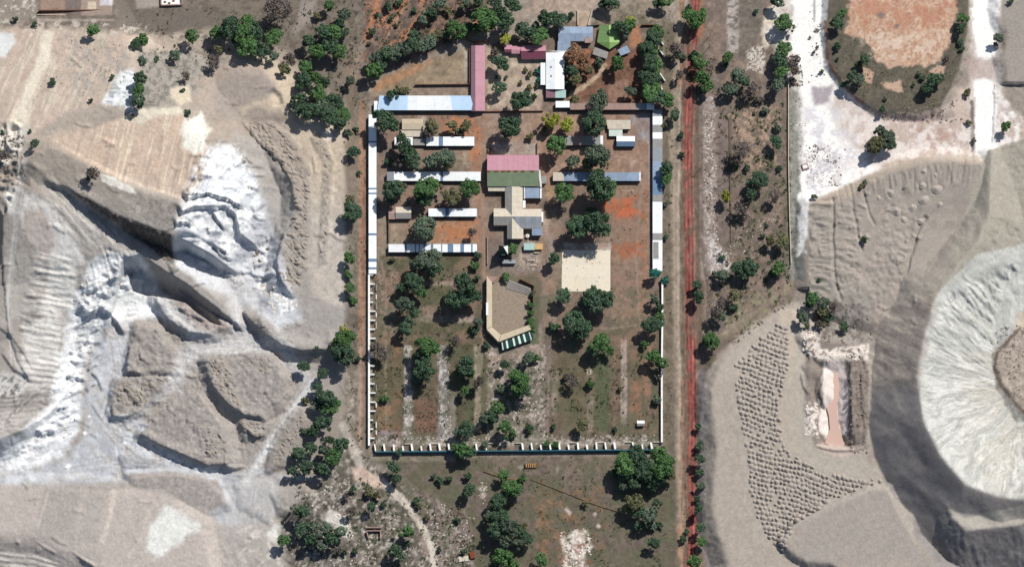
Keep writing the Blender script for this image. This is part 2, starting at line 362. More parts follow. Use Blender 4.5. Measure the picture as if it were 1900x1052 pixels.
# plateau with the rows of heaps
mesa([(1360, 652), (1400, 620), (1470, 585), (1520, 610), (1612, 640), (1606, 720), (1612, 800), (1618, 850), (1640, 895), (1662, 930), (1692, 955), (1698, 1000), (1730, 1035), (1790, 1075), (1800, 1120), (1350, 1120),
      (1350, 1040), (1332, 990), (1322, 940), (1324, 880), (1330, 830), (1322, 780), (1318, 720), (1335, 680)], 8.0, 40, 3, 1.5, 2.5)
s_ = win([1290, 1500], [540, 720], 0)          # its northern end fades into the ground
Z[s_] *= .25+.75*smooth(580, 720, GY[s_]+.0*GX[s_])
mesa([(1480, 965), (1560, 930), (1620, 905), (1645, 905), (1665, 945), (1695, 1000), (1760, 1070), (1600, 1090), (1540, 1045), (1500, 1040), (1480, 1030), (1464, 1018), (1456, 1000)], 12, 50, 3, 2, 1.5)
rough([(1320, 600), (1480, 600), (1640, 900), (1700, 1050), (1340, 1050)], .12, 8, 3, 20, 10)
# hollow with the pink pond
s_ = win([1480, 1620], [600, 880], 0)
dh = sdf_pts(pk([(1500, 648), (1545, 655), (1600, 660), (1606, 735), (1600, 830), (1560, 834), (1515, 828), (1505, 760)], 4), GX[s_], GY[s_])+9*WARP[s_]
dw = sdf_pts(pk([(1524, 692), (1562, 684), (1562, 750), (1566, 790), (1574, 822), (1532, 822), (1524, 800), (1530, 750)], 2), GX[s_], GY[s_])
Z[s_] -= 2.5*smooth(0, 10, dh); Z[s_] -= 3.4*smooth(-16, 3, dw)
Z[s_] += 1.1*fbm(GX[s_], GY[s_], 11, 3, 71)*smooth(0, 12, dh)*(1-smooth(-8, 0, dw))
mesa([(1578, 668), (1592, 668), (1596, 740), (1600, 800), (1588, 815), (1578, 760)], 9.5, 45, 3, 3, 2, .8, 8, 0, 16)
mesa([(1600, 690), (1610, 690), (1614, 760), (1606, 770)], 9.5, 45, 2, 2, 2)
mesa([(1492, 625), (1506, 618), (1512, 650), (1545, 652), (1600, 642), (1612, 655), (1590, 664), (1540, 668), (1515, 664), (1498, 650)], 8.5, 42, 3, 3, 1.5, 1.0, 6, 0, 17)
mesa([(1492, 680), (1502, 672), (1510, 690), (1500, 700)], 9, 40, 2); mesa([(1520, 700), (1528, 692), (1530, 730), (1520, 740)], 8.4, 45, 2)
mesa([(1494, 745), (1506, 745), (1512, 800), (1500, 798)], 8.6, 40, 2, 3, 1.5, 1.0, 6, 0, 18)
for k_ in range(60):
    x_ = SC_.uniform(1505, 1720); y_ = SC_.uniform(350, 620); L_ = SC_.uniform(4, 12); a_ = math.radians(SC_.gauss(20, 40)); c_, s2 = math.cos(a_), math.sin(a_)
    scarp([(x_-L_*c_, y_-L_*s2), (x_, y_+SC_.uniform(-3, 3)), (x_+L_*c_, y_+L_*s2)], SC_.uniform(.3, 1.0), SC_.uniform(4, 10))
for pl_, h_ in (([(1486, 690), (1490, 720), (1500, 735)], 1.2), ([(1528, 690), (1522, 730), (1530, 760)], 1.6), ([(1576, 670), (1578, 740), (1580, 820)], 2.0), ([(1594, 680), (1600, 740), (1604, 820)], 1.4), ([(1512, 830), (1545, 838), (1585, 840), (1606, 834)], 1.2)):
    scarp(shift(pl_, 5), h_, 9)
# compound, roads: nearly level
rough([(640, -60), (1480, -60), (1480, 560), (1330, 620), (1290, 1100), (560, 1100), (640, 860)], .22, 7, 3, 21, 20)
LEV = [(683, 180), (900, 70), (1228, 40), (1232, 845), (683, 842)]
s_ = win([650, 1260], [20, 870], 0)
Z[s_] *= 1-.8*smooth(-8, 4, sdf_pts(LEV, GX[s_], GY[s_]))
trench([(1299, 160), (1301, 330), (1302, 480), (1312, 545), (1310, 620)], 4, .5, 1)
# world positions of the grid, and the photo pixel every grid point shows at
u_ = (GX-950)*S; v_ = -(GY-526)*S
t_ = (0-D*CT)/(v_*ST-D*CT)
WX = u_*t_; WY = -D*ST+(v_*CT+D*ST)*t_
dep = (WY+D*ST)*ST-(Z-D*CT)*CT
IX = 950+WX*D/dep/S
IY = 526-((WY+D*ST)*CT+(Z-D*CT)*ST)*D/dep/S
def height(px, py):
    """terrain height under the photo pixel"""
    fy = py
    for _ in range(6):
        i = int(np.clip(np.searchsorted(gx, px), 0, NX-1)); j = int(np.clip(np.searchsorted(gy, fy), 0, NY-1))
        z = Z[j, i]; fy = py+KZ*z
    return float(z)
def G(px, py, dz=0.0):
    """world point of the terrain seen at a photo pixel"""
    z = height(px, py); p = P(px, py, z)
    return (p[0], p[1], z+dz)
def drop(x, y):
    """terrain height under a world point"""
    a, b = proj(x, y, 0)
    i = int(np.clip(np.searchsorted(gx, a), 1, NX-1)); j = int(np.clip(np.searchsorted(gy, b), 1, NY-1))
    return float(Z[j, i])

# ================================================================== BASE COLOURS OF THE GROUND
C = np.empty((NY, NX, 3)); C[:] = alb((158, 143, 127))
WB = fbm(IX, IY, 18, 4, 81); WF = fbm(IX, IY, 6, 3, 83); WL = fbm(IX, IY, 60, 3, 85)
def mask(poly, f, nz):
    a = np.array(poly); m = (IX > a[:, 0].min()-f-nz*2-4) & (IX < a[:, 0].max()+f+nz*2+4) & (IY > a[:, 1].min()-f-nz*2-4) & (IY < a[:, 1].max()+f+nz*2+4)
    d = sdf_pts(poly, IX[m], IY[m])+nz*WB[m]+nz*.4*WF[m]
    return m, smooth(-f, f, d)
def paint(c, poly, f=4, nz=5, op=1.0):
    m, k = mask(poly, f, nz); k = (k*op)[:, None]
    C[m] = C[m]*(1-k)+np.array(alb(c))*k
def rect(c, x0, y0, x1, y1, f=1.5, nz=1.5, op=1.0):
    paint(c, [(x0, y0), (x1, y0), (x1, y1), (x0, y1)], f, nz, op)
def blots(c, poly, scale, thr, soft=.12, f=8, op=1.0, seed=0, ang=None, stretch=5):
    """patches of a second colour, broken up by noise; with ang they are drawn out into streaks"""
    m, k = mask(poly, f, 5)
    x, y = IX[m], IY[m]
    if ang is not None:
        a = math.radians(ang)
        x, y = (x*math.cos(a)+y*math.sin(a))/stretch, -x*math.sin(a)+y*math.cos(a)
    n = fbm(x, y, scale, 4, 101+seed, .6)
    k = (k*smooth(thr-soft, thr+soft, n)*op)[:, None]
    C[m] = C[m]*(1-k)+np.array(alb(c))*k
def stroke(c, pl, wd, f=1.5, nz=1.5, op=1.0):
    a = np.array(pl); r = wd+f+nz*2+4
    m = (IX > a[:, 0].min()-r) & (IX < a[:, 0].max()+r) & (IY > a[:, 1].min()-r) & (IY < a[:, 1].max()+r)
    d, _, _ = line_pts(pl, IX[m], IY[m])
    k = (smooth(wd/2+f, wd/2-f, d+nz*WF[m])*op)[:, None]
    C[m] = C[m]*(1-k)+np.array(alb(c))*k
ALL = [(-70, -70), (1970, -70), (1970, 1122), (-70, 1122)]
# ---- quarry, west
QW = [(-200, 40), (400, 60), (560, 130), (650, 240), (660, 640), (560, 900), (560, 1300), (-200, 1300)]
paint((163, 148, 132), QW, 12, 8)
paint((182, 163, 143), [(-60, 50), (80, 45), (250, 70), (380, 50), (370, 80), (240, 150), (190, 220), (100, 260), (-60, 270)], 8, 6)
blots((190, 164, 142), [(-60, 50), (250, 60), (240, 150), (190, 220), (-60, 270)], 9, .05, .2, 10, .8, 1, 116, 7)
blots((206, 190, 164), [(-60, 50), (250, 60), (240, 150), (190, 220), (-60, 270)], 6, .22, .15, 10, .7, 2, 114, 8)
blots((158, 150, 140), [(110, 60), (240, 80), (230, 170), (130, 180)], 9, .1, .15, 10, .7, 3)
paint((216, 204, 178), [(82, 60), (100, 58), (92, 110), (60, 180), (48, 236), (8, 236), (30, 200), (66, 120)], 6, 5, .9)
paint((205, 208, 205), [(-60, 58), (25, 62), (28, 80), (10, 105), (-60, 110)], 4, 4)
paint((212, 205, 192), [(-60, 235), (50, 236), (46, 270), (20, 300), (-60, 330)], 6, 6, .8)
blots((120, 112, 106), [(-60, 270), (45, 260), (50, 320), (-60, 340)], 7, .12, .1, 6, .9, 4)
paint((214, 219, 221), [(215, 142), (250, 128), (248, 200), (240, 208), (192, 190), (198, 172), (210, 160)], 6, 10)
blots((150, 156, 160), [(215, 142), (250, 128), (248, 200), (192, 190)], 4, .15, .1, 3, .8, 5, 20, 3)
paint((154, 143, 130), [(190, 195), (240, 208), (215, 228), (150, 230), (70, 256), (65, 245), (130, 205)], 6, 5, .7)
paint((150, 142, 131), [(255, 100), (330, 95), (420, 110), (380, 160), (330, 190), (260, 205)], 8, 8)
blots((112, 108, 98), [(255, 90), (420, 100), (380, 160), (330, 190), (260, 205)], 7, .1, .12, 8, .8, 6)
paint((206, 190, 158), [(318, 165), (350, 158), (355, 188), (335, 196), (315, 180)], 4, 4, .8)
paint((163, 146, 131), [(360, 150), (430, 110), (500, 120), (545, 160), (570, 230), (480, 250), (440, 240), (400, 240), (380, 190)], 8, 6)
paint((155, 141, 129), [(395, 165), (440, 135), (490, 140), (515, 165), (520, 195), (440, 225), (400, 215)], 6, 5)
paint((190, 170, 142), [(430, 112), (500, 108), (545, 140), (560, 190), (640, 230), (652, 300), (648, 480), (655, 560), (590, 600), (572, 500), (580, 400), (572, 300), (520, 210), (480, 195), (450, 212), (440, 200), (500, 180), (515, 160), (490, 130)], 8, 6)
blots((200, 180, 152), [(560, 200), (650, 240), (655, 560), (590, 600), (580, 300)], 14, .1, .2, 10, .7, 7)
blots((168, 152, 132), [(580, 240), (650, 240), (655, 560), (590, 600)], 5, .2, .1, 8, .6, 8)
paint((216, 204, 184), [(595, 245), (615, 240), (618, 258), (600, 262)], 4, 3, .8)
paint((163, 147, 131), [(450, 218), (505, 222), (550, 265), (574, 310), (577, 400), (566, 500), (545, 548), (512, 520), (520, 450), (548, 400), (548, 345), (520, 315), (478, 270)], 4, 4)
paint((160, 144, 128), [(582, 255), (602, 255), (618, 300), (612, 400), (606, 485), (596, 485), (600, 380), (604, 300)], 3, 3, .6)
paint((162, 150, 137), [(520, 505), (560, 530), (600, 560), (655, 575), (628, 625), (590, 648), (545, 648), (505, 622), (478, 590)], 6, 5)
paint((164, 156, 147), [(430, 245), (480, 262), (530, 320), (552, 380), (530, 440), (510, 450), (480, 380), (450, 300)], 8, 6)
# smooth pink fan
FAN = [(95, 258), (200, 228), (258, 206), (330, 208), (392, 280), (400, 320), (376, 372), (330, 380), (210, 332)]
paint((196, 169, 144), FAN, 5, 4)
blots((206, 176, 146), FAN, 8, .0, .2, 8, .8, 9, 106, 9)
blots((176, 150, 130), FAN, 7, .2, .12, 8, .6, 10, 106, 9)
blots((220, 200, 168), FAN, 5, .32, .12, 8, .8, 11, 104, 12)
paint((212, 203, 176), [(225, 222), (262, 200), (330, 200), (345, 210), (300, 216), (262, 232)], 4, 5, .85)
paint((222, 220, 203), [(345, 222), (372, 218), (388, 250), (384, 270), (362, 288), (340, 272), (336, 245)], 7, 12)
# dark-faced mesa
paint((146, 135, 121), [(50, 300), (95, 272), (170, 308), (250, 350), (325, 368), (352, 384), (338, 420), (318, 436), (215, 402), (110, 346)], 4, 4)
blots((168, 156, 140), [(50, 300), (95, 272), (350, 384), (318, 436), (110, 346)], 10, .15, .15, 6, .8, 12, 28, 4)
paint((212, 208, 196), [(185, 322), (215, 332), (246, 350), (250, 360), (225, 352), (190, 338)], 2, 4, .8)
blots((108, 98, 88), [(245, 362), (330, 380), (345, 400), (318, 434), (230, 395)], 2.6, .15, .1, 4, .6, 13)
paint((92, 78, 66), [(106, 343), (165, 371), (215, 400), (262, 417), (318, 436), (324, 492), (300, 480), (255, 450), (205, 410), (118, 360)], 1.5, 3)  # dark band: shade on the sheer face and its foot put into the colour
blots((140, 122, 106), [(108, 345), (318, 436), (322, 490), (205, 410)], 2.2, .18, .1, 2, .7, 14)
# white badlands
BAD = [(390, 270), (420, 268), (470, 320), (490, 380), (505, 440), (520, 480), (540, 545), (560, 590), (520, 610), (470, 570), (400, 540), (330, 500), (322, 440), (350, 385), (375, 330)]
paint((196, 203, 211), BAD, 10, 8)
blots((168, 176, 190), [(400, 375), (490, 370), (520, 470), (560, 590), (450, 570), (380, 470)], 26, -.1, .2, 14, .95, 15)
blots((226, 229, 230), [(375, 275), (430, 270), (490, 400), (430, 480), (330, 490), (325, 420)], 14, .02, .2, 12, .95, 16)
blots((230, 232, 230), [(380, 270), (440, 270), (480, 350), (420, 372), (370, 360)], 5, .1, .12, 12, .9, 17, 128, 6)
blots((186, 178, 168), [(330, 480), (480, 500), (540, 590), (420, 560)], 12, .2, .15, 10, .6, 18)
paint((196, 178, 152), [(480, 262), (520, 310), (545, 380), (500, 400), (470, 320), (430, 260)], 10, 6, .0)
blots((238, 238, 234), [(505, 535), (540, 530), (548, 575), (520, 585)], 5, -.1, .2, 6, .9, 19)
paint((236, 230, 212), [(477, 526), (483, 521), (491, 524), (493, 534), (486, 540), (478, 536)], 1.5, 1)
paint((158, 140, 128), [(482, 528), (487, 527), (489, 533), (483, 534)], 1.2, .5, .8)
# narrow ridge and the pink mesa below
paint((166, 152, 136), [(205, 410), (258, 446), (320, 492), (440, 596), (450, 610), (420, 600), (330, 520), (250, 460)], 5, 4)
paint((158, 134, 120), [(285, 548), (330, 545), (380, 585), (428, 605), (400, 622), (350, 615), (318, 594)], 3, 3)
blots((182, 160, 144), [(285, 548), (330, 545), (428, 605), (400, 622), (318, 594)], 5, .1, .15, 3, .8, 20)
# west ridges
paint((178, 165, 148), [(60, 330), (110, 345), (215, 420), (240, 470), (180, 490), (130, 440), (90, 380)], 8, 5)
blots((198, 188, 170), [(90, 330), (215, 420), (220, 470), (150, 480), (80, 380)], 6, .1, .12, 8, .8, 21, 48, 8)
blots((140, 132, 122), [(90, 330), (215, 420), (220, 470), (150, 480), (80, 380)], 5, .24, .1, 8, .7, 22, 48, 9)
paint((220, 214, 202), [(60, 360), (100, 380), (150, 460), (165, 490), (120, 485), (80, 480), (40, 410), (15, 395), (10, 350)], 8, 7, .85)
paint((196, 172, 152), [(45, 392), (75, 388), (98, 420), (103, 455), (88, 480), (62, 460), (40, 425)], 5, 5)
paint((168, 157, 142), [(15, 460), (70, 478), (90, 505), (75, 560), (45, 590), (18, 600)], 6, 5)
paint((200, 197, 184), [(92, 480), (140, 490), (146, 530), (138, 570), (85, 585), (60, 600), (40, 660), (105, 700), (112, 620), (98, 590), (70, 580), (86, 545)], 6, 5)
paint((192, 184, 170), [(40, 600), (110, 615), (98, 730), (45, 720)], 6, 5, .8)
blots((220, 217, 206), [(60, 480), (145, 490), (140, 580), (100, 740), (40, 720)], 5, .1, .2, 14, .5, 23, 12, 5)
paint((156, 144, 132), [(-60, 740), (30, 735), (90, 730), (60, 790), (10, 815), (-60, 830)], 5, 5)
blots((176, 166, 154), [(-60, 740), (90, 730), (60, 790), (-60, 830)], 5, .1, .12, 5, .8, 24, -8, 8)
paint((198, 196, 186), [(-60, 690), (60, 690), (40, 735), (-60, 735)], 6, 6, .8)
blots((110, 106, 106), [(-60, 690), (50, 700), (40, 740), (-60, 745)], 6, .15, .12, 5, .9, 25)
stroke((190, 184, 170), [(35, 300), (30, 420), (14, 560), (20, 640), (40, 700)], 7, 3, 2, .8)
stroke((186, 180, 168), [(50, 230), (46, 300), (34, 380)], 8, 4, 3, .7)
# white cliff band and the pale floor
CLIFF = [(180, 480), (250, 465), (300, 540), (330, 590), (250, 590), (170, 640), (150, 720), (148, 800), (115, 845), (60, 870), (-60, 890), (-60, 840), (40, 805), (95, 745), (112, 660), (130, 590), (150, 520)]
paint((202, 209, 215), CLIFF, 8, 9)
blots((240, 242, 242), CLIFF, 14, .0, .2, 10, .85, 26, -14, 2)
blots((172, 178, 182), CLIFF, 9, .2, .12, 8, .6, 27, -14, 2.5)
paint((196, 203, 205), [(185, 545), (240, 540), (245, 570), (200, 580)], 6, 5)
blots((168, 176, 186), [(180, 480), (240, 470), (270, 505), (205, 530)], 4, -.1, .15, 3, .8, 28, 60, 4)
FLOOR = [(190, 590), (240, 600), (232, 690), (206, 710), (206, 770), (260, 775), (300, 830), (380, 862), (460, 880), (450, 1000), (400, 1000), (330, 880), (200, 890), (0, 900), (-60, 895), (60, 870), (130, 850), (160, 800), (155, 700)]
paint((170, 176, 186), FLOOR, 10, 9)
blots((188, 198, 210), FLOOR, 22, 0, .25, 10, .8, 29)
blots((182, 172, 160), FLOOR, 18, .2, .2, 10, .8, 30)
for x, y, r in ((158, 803, 5), (166, 772, 3), (233, 820, 3), (128, 865, 6)):
    paint((240, 238, 230), [(x-r, y), (x, y-r*.9), (x+r, y), (x, y+r*.9)], 2, 2)
# roads across the quarry floor
RD = (184, 183, 182)
stroke(RD, [(300, 560), (360, 620), (420, 640), (520, 640), (560, 690), (578, 712)], 28, 12, 8, .9)
stroke(RD, [(440, 520), (440, 600), (460, 640), (350, 655), (330, 700), (270, 740), (210, 800)], 30, 12, 8, .9)
stroke((200, 200, 198), [(578, 712), (555, 745), (520, 790), (490, 840), (462, 885), (445, 920)], 15, 4, 3)
stroke((172, 162, 148), [(510, 812), (530, 782), (552, 750)], 3, 1.5, 1, .7)
stroke((192, 192, 192), [(470, 870), (540, 885), (600, 885)], 10, 4, 3, .8)
stroke((168, 156, 142), [(335, 720), (400, 800), (440, 870)], 16, 6, 4, .6)
paint((178, 177, 175), [(440, 885), (510, 880), (520, 930), (500, 1000), (430, 1010), (410, 960)], 10, 7, .8)
rt_ = random.Random(8)
for base in ([(300, 560), (360, 620), (420, 640), (520, 640), (578, 712)], [(440, 520), (440, 600), (460, 640), (350, 655), (330, 700), (270, 740), (210, 800)], [(210, 620), (220, 700), (190, 780), (240, 840), (330, 880), (450, 900)], [(578, 712), (555, 745), (520, 790), (490, 840), (462, 885)], [(120, 880), (220, 860), (300, 870)], [(330, 720), (400, 800), (440, 870)], [(480, 900), (470, 960), (420, 1040)], [(50, 300), (36, 400), (20, 560), (30, 680)], [(100, 350), (160, 420), (200, 470)]):
    for k in range(5):
        dx, dy = rt_.uniform(-11, 11), rt_.uniform(-11, 11)
        stroke(rt_.choice(((206, 204, 200), (158, 154, 150), (196, 192, 184), (150, 144, 138))), [(x+dx+rt_.uniform(-3, 3), y+dy+rt_.uniform(-3, 3)) for x, y in base], rt_.uniform(1.2, 2.4), 1, 1.5, .5)
# brown mounds of the floor
MB = (153, 139, 126)
for pl in ([(240, 640), (255, 605), (290, 612), (324, 655), (318, 692), (240, 692)], [(206, 770), (212, 730), (222, 704), (262, 698), (312, 700), (300, 728), (258, 765)],
           [(384, 660), (450, 654), (502, 660), (530, 700), (522, 748), (490, 780), (450, 770), (410, 740)], [(355, 735), (372, 730), (415, 790), (432, 860), (380, 866), (330, 842), (258, 806), (290, 778)],
           [(446, 772), (502, 782), (490, 808), (452, 812)], [(525, 800), (560, 758), (572, 780), (540, 860), (500, 880)], [(240, 878), (330, 876), (402, 893), (418, 932), (380, 950), (320, 922), (245, 905)]):
    paint(MB, pl, 4, 4)
    blots((172, 157, 142), pl, 6, .12, .15, 4, .7, 31)
stroke((184, 160, 142), [(240, 886), (290, 880), (340, 882), (385, 892), (410, 915), (420, 940)], 6, 3, 2, .8)
stroke((188, 166, 148), [(366, 725), (388, 756), (412, 792)], 4, 2, 2, .7)
# field at the lower left
FLD = [(-60, 902), (60, 900), (200, 912), (240, 905), (300, 917), (372, 940), (420, 980), (440, 1120), (-60, 1120)]
paint((187, 166, 146), FLD, 6, 5)
paint((170, 155, 138), [(82, 905), (150, 910), (138, 1010), (62, 1000)], 5, 4, .9); paint((172, 156, 140), [(165, 915), (195, 915), (180, 1010), (142, 1008)], 5, 4, .7)
stroke((212, 190, 160), [(212, 912), (204, 960), (190, 1005)], 8, 4, 4, .8); stroke((205, 180, 154), [(90, 912), (70, 980)], 4, 2, 2, .6); stroke((205, 182, 156), [(278, 945), (262, 1000), (240, 1030)], 6, 4, 3, .6)
paint((216, 217, 203), [(305, 938), (322, 940), (368, 972), (366, 984), (300, 1030), (282, 1034), (272, 1020), (280, 975)], 7, 9)
blots((204, 208, 195), [(305, 938), (368, 972), (300, 1030), (272, 1020)], 5, .1, .15, 3, .7, 32, 125, 6)
paint((160, 148, 136), [(-60, 1000), (60, 1010), (130, 1040), (170, 1060), (200, 1120), (-60, 1120)], 4, 4)
blots((188, 180, 168), [(-60, 1005), (130, 1040), (180, 1120), (-60, 1120)], 4, .12, .12, 4, .8, 33, 15, 8)
paint((176, 160, 142), [(400, 980), (520, 960), (600, 1010), (560, 1120), (420, 1120)], 10, 8, .8)
blots((204, 192, 168), [(440, 930), (560, 950), (600, 1060), (440, 1060)], 9, .2, .12, 8, .7, 34)
paint((226, 222, 206), [(520, 968), (545, 962), (540, 985), (505, 1000), (490, 992)], 4, 4, .8)
mq_, kq_ = mask(QW, 10, 6); lq_ = (C[mq_]*np.array([.2126, .7152, .0722])).sum(-1, keepdims=True)
ky_ = (kq_*(.12+.26*smooth(300, 460, IY[mq_])))[:, None]
C[mq_] = C[mq_]*(1-ky_)+(lq_*np.array([1.02, 1.0, .98]))*ky_
C[mq_] *= (1+kq_*(.10*fbm(IX[mq_], IY[mq_], 12, 4, 191)+.11))[:, None]
# ---- scrub and village land north and south-west
paint((128, 116, 103), [(-60, -60), (700, -60), (660, 160), (640, 200), (560, 130), (540, 100), (400, 50), (240, 60), (60, 40), (-60, 50)], 10, 8)
blots((100, 90, 78), [(-60, -60), (700, -60), (660, 160), (540, 100), (240, 60), (-60, 50)], 9, .1, .15, 8, .7, 35)
paint((172, 160, 148), [(245, -20), (300, -20), (300, 14), (255, 16)], 4, 4, .8); paint((160, 148, 138), [(560, 0), (585, 0), (580, 40), (545, 60), (552, 20)], 6, 6, .8)
paint((118, 108, 98), [(212, 0), (250, 0), (250, 20), (380, 20), (440, 40), (400, 52), (230, 62)], 6, 6, .9)
rect((156, 130, 112), 76, -60, 122, 29); rect((125, 112, 104), 122, -60, 150, 24, 4, 4); rect((160, 138, 124), 150, -60, 208, 29); rect((208, 190, 160), 163, 4, 178, 17, 1.5, 1)
rect((196, 192, 198), 186, -20, 208, 10, 2, 2); blots((120, 96, 84), [(100, 15), (150, 15), (150, 30), (100, 30)], 4, .1, .1, 3, .8, 36); rect((168, 152, 136), 70, 36, 212, 40, 2, 1)
paint((150, 138, 124), [(0, -60), (66, -60), (66, 34), (0, 40)], 5, 5, .8); blots((206, 196, 180), [(0, -60), (66, -60), (66, 34), (0, 50)], 5, .2, .12, 4, .8, 37)
blots((214, 204, 186), [(60, 36), (215, 40), (300, 50), (210, 66), (70, 56)], 8, .2, .12, 4, .6, 38)
N1 = [(690, -60), (960, -60), (880, 60), (820, 90), (690, 150), (660, 160)]
paint((136, 108, 92), N1, 10, 8); blots((100, 88, 78), N1, 10, -.08, .18, 8, .9, 39); blots((182, 124, 92), N1, 9, .22, .12, 8, .8, 40, 118, 4)
stroke((178, 122, 92), [(715, -60), (694, 30), (676, 80)], 10, 4, 3, .9); stroke((158, 138, 120), [(676, 80), (662, 110), (655, 160)], 10, 5, 4, .8); stroke((176, 136, 108), [(760, 0), (735, 40), (712, 80)], 3, 1.5, 2, .8)
paint((140, 122, 108), [(640, 110), (690, 120), (690, 190), (660, 200), (630, 150)], 8, 7, .8)
paint((146, 126, 98), [(872, 92), (872, 178), (700, 178), (690, 160), (760, 120)], 5, 5); paint((172, 128, 92), [(690, 176), (690, 158), (760, 122), (800, 112), (770, 140)], 6, 6, .85)
blots((164, 142, 108), [(872, 92), (872, 178), (760, 150)], 8, .1, .15, 4, .8, 41, -35, 4); rect((150, 128, 110), 770, 157, 870, 176, 2, 2, .8); rect((178, 168, 152), 862, 95, 870, 150, 2, 3, .8)
# ---- compound
paint((126, 107, 91), [(690, 180), (900, 180), (905, 85), (1060, 40), (1232, 40), (1232, 840), (690, 840)], 3, 2)
blots((146, 124, 106), [(690, 180), (1232, 40), (1232, 840), (690, 840)], 14, .05, .2, 4, .6, 42)
YRD = [(903, 90), (1012, 100), (1005, 205), (903, 205)]
paint((172, 148, 128), YRD, 3, 3); blots((190, 170, 142), YRD, 10, .05, .2, 3, .8, 43); rect((200, 182, 152), 950, 116, 985, 126, 4, 3, .6)
stroke((150, 120, 106), [(903, 206), (1010, 206)], 2, 1, .5); paint((150, 126, 112), [(690, 208), (905, 208), (905, 470), (690, 470)], 4, 3, .4)
paint((160, 132, 112), [(880, 208), (1010, 208), (1010, 285), (900, 290), (892, 470), (870, 470), (885, 300)], 5, 4)
paint((172, 124, 94), [(815, 222), (880, 220), (892, 235), (892, 300), (884, 400), (872, 250), (820, 248)], 5, 5, .85)
rect((176, 160, 140), 775, 214, 792, 242, 2, 2); rect((128, 110, 96), 700, 262, 745, 316, 5, 3, .6); rect((168, 146, 118), 858, 278, 876, 308, 2, 2, .9); rect((140, 122, 98), 845, 278, 858, 308, 2, 2, .8)
paint((168, 126, 96), [(800, 408), (885, 408), (890, 450), (800, 450)], 4, 4, .9); paint((178, 118, 76), [(832, 424), (862, 424), (866, 440), (836, 442)], 5, 4, .7); paint((164, 144, 116), [(724, 410), (800, 408), (800, 450), (724, 452)], 3, 3, .9); paint((124, 114, 86), [(735, 428), (768, 424), (770, 444), (740, 446)], 4, 4, .8)
paint((150, 136, 110), [(702, 395), (720, 400), (718, 470), (702, 505)], 3, 3, .9); stroke((184, 166, 134), [(718, 472), (703, 500)], 3, 1.5, 1, .8); rect((132, 118, 104), 700, 350, 722, 395, 4, 3, .6)
stroke((158, 124, 102), [(893, 300), (893, 460), (900, 510)], 14, 4, 3, .8)
rect((166, 152, 144), 915, 266, 996, 288, 2, 2, .9); blots((186, 172, 164), [(915, 266), (996, 266), (996, 288), (915, 288)], 5, .1, .15, 2, .8, 44)
GRD = [(1050, 92), (1190, 90), (1200, 190), (1050, 190)]
paint((128, 92, 76), GRD, 5, 5); blots((172, 116, 84), [(1050, 92), (1110, 95), (1100, 130), (1050, 130)], 6, 0, .15, 5, .9, 45); blots((106, 84, 62), GRD, 8, .15, .12, 5, .7, 46)
stroke((184, 158, 124), [(1057, 178), (1085, 160), (1110, 140), (1122, 122)], 8, 2.5, 2); rect((150, 116, 98), 1130, 150, 1165, 188, 5, 4, .8); paint((172, 122, 90), [(1172, 50), (1185, 48), (1192, 84), (1168, 90)], 4, 3, .9)
rect((168, 146, 128), 985, 0, 1072, 20, 6, 6, .8); paint((176, 152, 132), [(975, 20), (990, 0), (1110, 0), (1100, 18), (1072, 20), (1000, 30)], 4, 4); rect((184, 158, 132), 1072, 20, 1096, 50, 1.5, 1); paint((148, 132, 112), [(1096, 20), (1130, 10), (1180, 0), (1230, 0), (1245, 60), (1190, 44), (1110, 44)], 4, 4)
blots((120, 112, 92), [(1096, 20), (1230, 0), (1245, 60), (1110, 44)], 8, .05, .15, 4, .8, 47)
paint((152, 122, 102), [(1000, 210), (1125, 210), (1210, 210), (1210, 345), (1000, 345)], 4, 4); blots((170, 136, 112), [(1000, 210), (1210, 210), (1210, 345), (1000, 345)], 10, .1, .2, 4, .7, 48)
paint((146, 142, 144), [(1170, 215), (1210, 206), (1208, 262), (1186, 258)], 5, 4, .9); stroke((188, 158, 142), [(1172, 304), (1176, 300), (1172, 308)], 7, 2, 1, .6); stroke((176, 164, 160), [(1206, 260), (1205, 420), (1206, 500)], 4, 1.5, 1.5, .8)
E_ = [(1135, 345), (1206, 345), (1208, 640), (1140, 640), (1135, 540)]
paint((146, 118, 98), E_, 4, 4); paint((182, 104, 70), [(1120, 392), (1140, 374), (1172, 376), (1178, 392), (1150, 402)], 6, 6, .9); paint((162, 102, 74), [(1140, 458), (1185, 456), (1186, 474), (1150, 478)], 7, 7, .8)
blots((122, 112, 84), E_, 12, .2, .15, 6, .8, 49); stroke((168, 122, 94), [(1198, 350), (1196, 500), (1185, 640), (1195, 800)], 10, 4, 4, .5); stroke((186, 164, 138), [(1151, 354), (1175, 354)], 2, 1, .5, .8)
paint((142, 124, 102), [(1010, 400), (1045, 430), (1045, 540), (1030, 600), (1000, 640), (1008, 500)], 4, 4); stroke((146, 130, 118), [(1022, 440), (1012, 520), (1008, 600), (990, 640), (940, 665)], 12, 3, 2, .9)
stroke((176, 140, 102), [(1018, 345), (1022, 372)], 12, 4, 3, .8); rect((176, 152, 138), 1004, 408, 1018, 440, 4, 4, .7)
paint((138, 122, 110), [(905, 440), (1005, 450), (1010, 505), (905, 510)], 4, 4); blots((186, 164, 140), [(970, 445), (1010, 450), (1005, 500), (960, 500)], 5, .05, .12, 4, .8, 50); paint((200, 166, 110), [(990, 452), (1008, 450), (1006, 462), (992, 464)], 3, 2, .8)
rect((112, 100, 92), 905, 442, 932, 500, 3, 3, .8)
rect((200, 178, 158), 1046, 451, 1134, 464, 2, 1.5, .8); rect((168, 136, 112), 1012, 518, 1034, 536, 3, 3, .6)
paint((90, 100, 68), [(984, 530), (998, 530), (1000, 640), (985, 640)], 2, 2, .9)
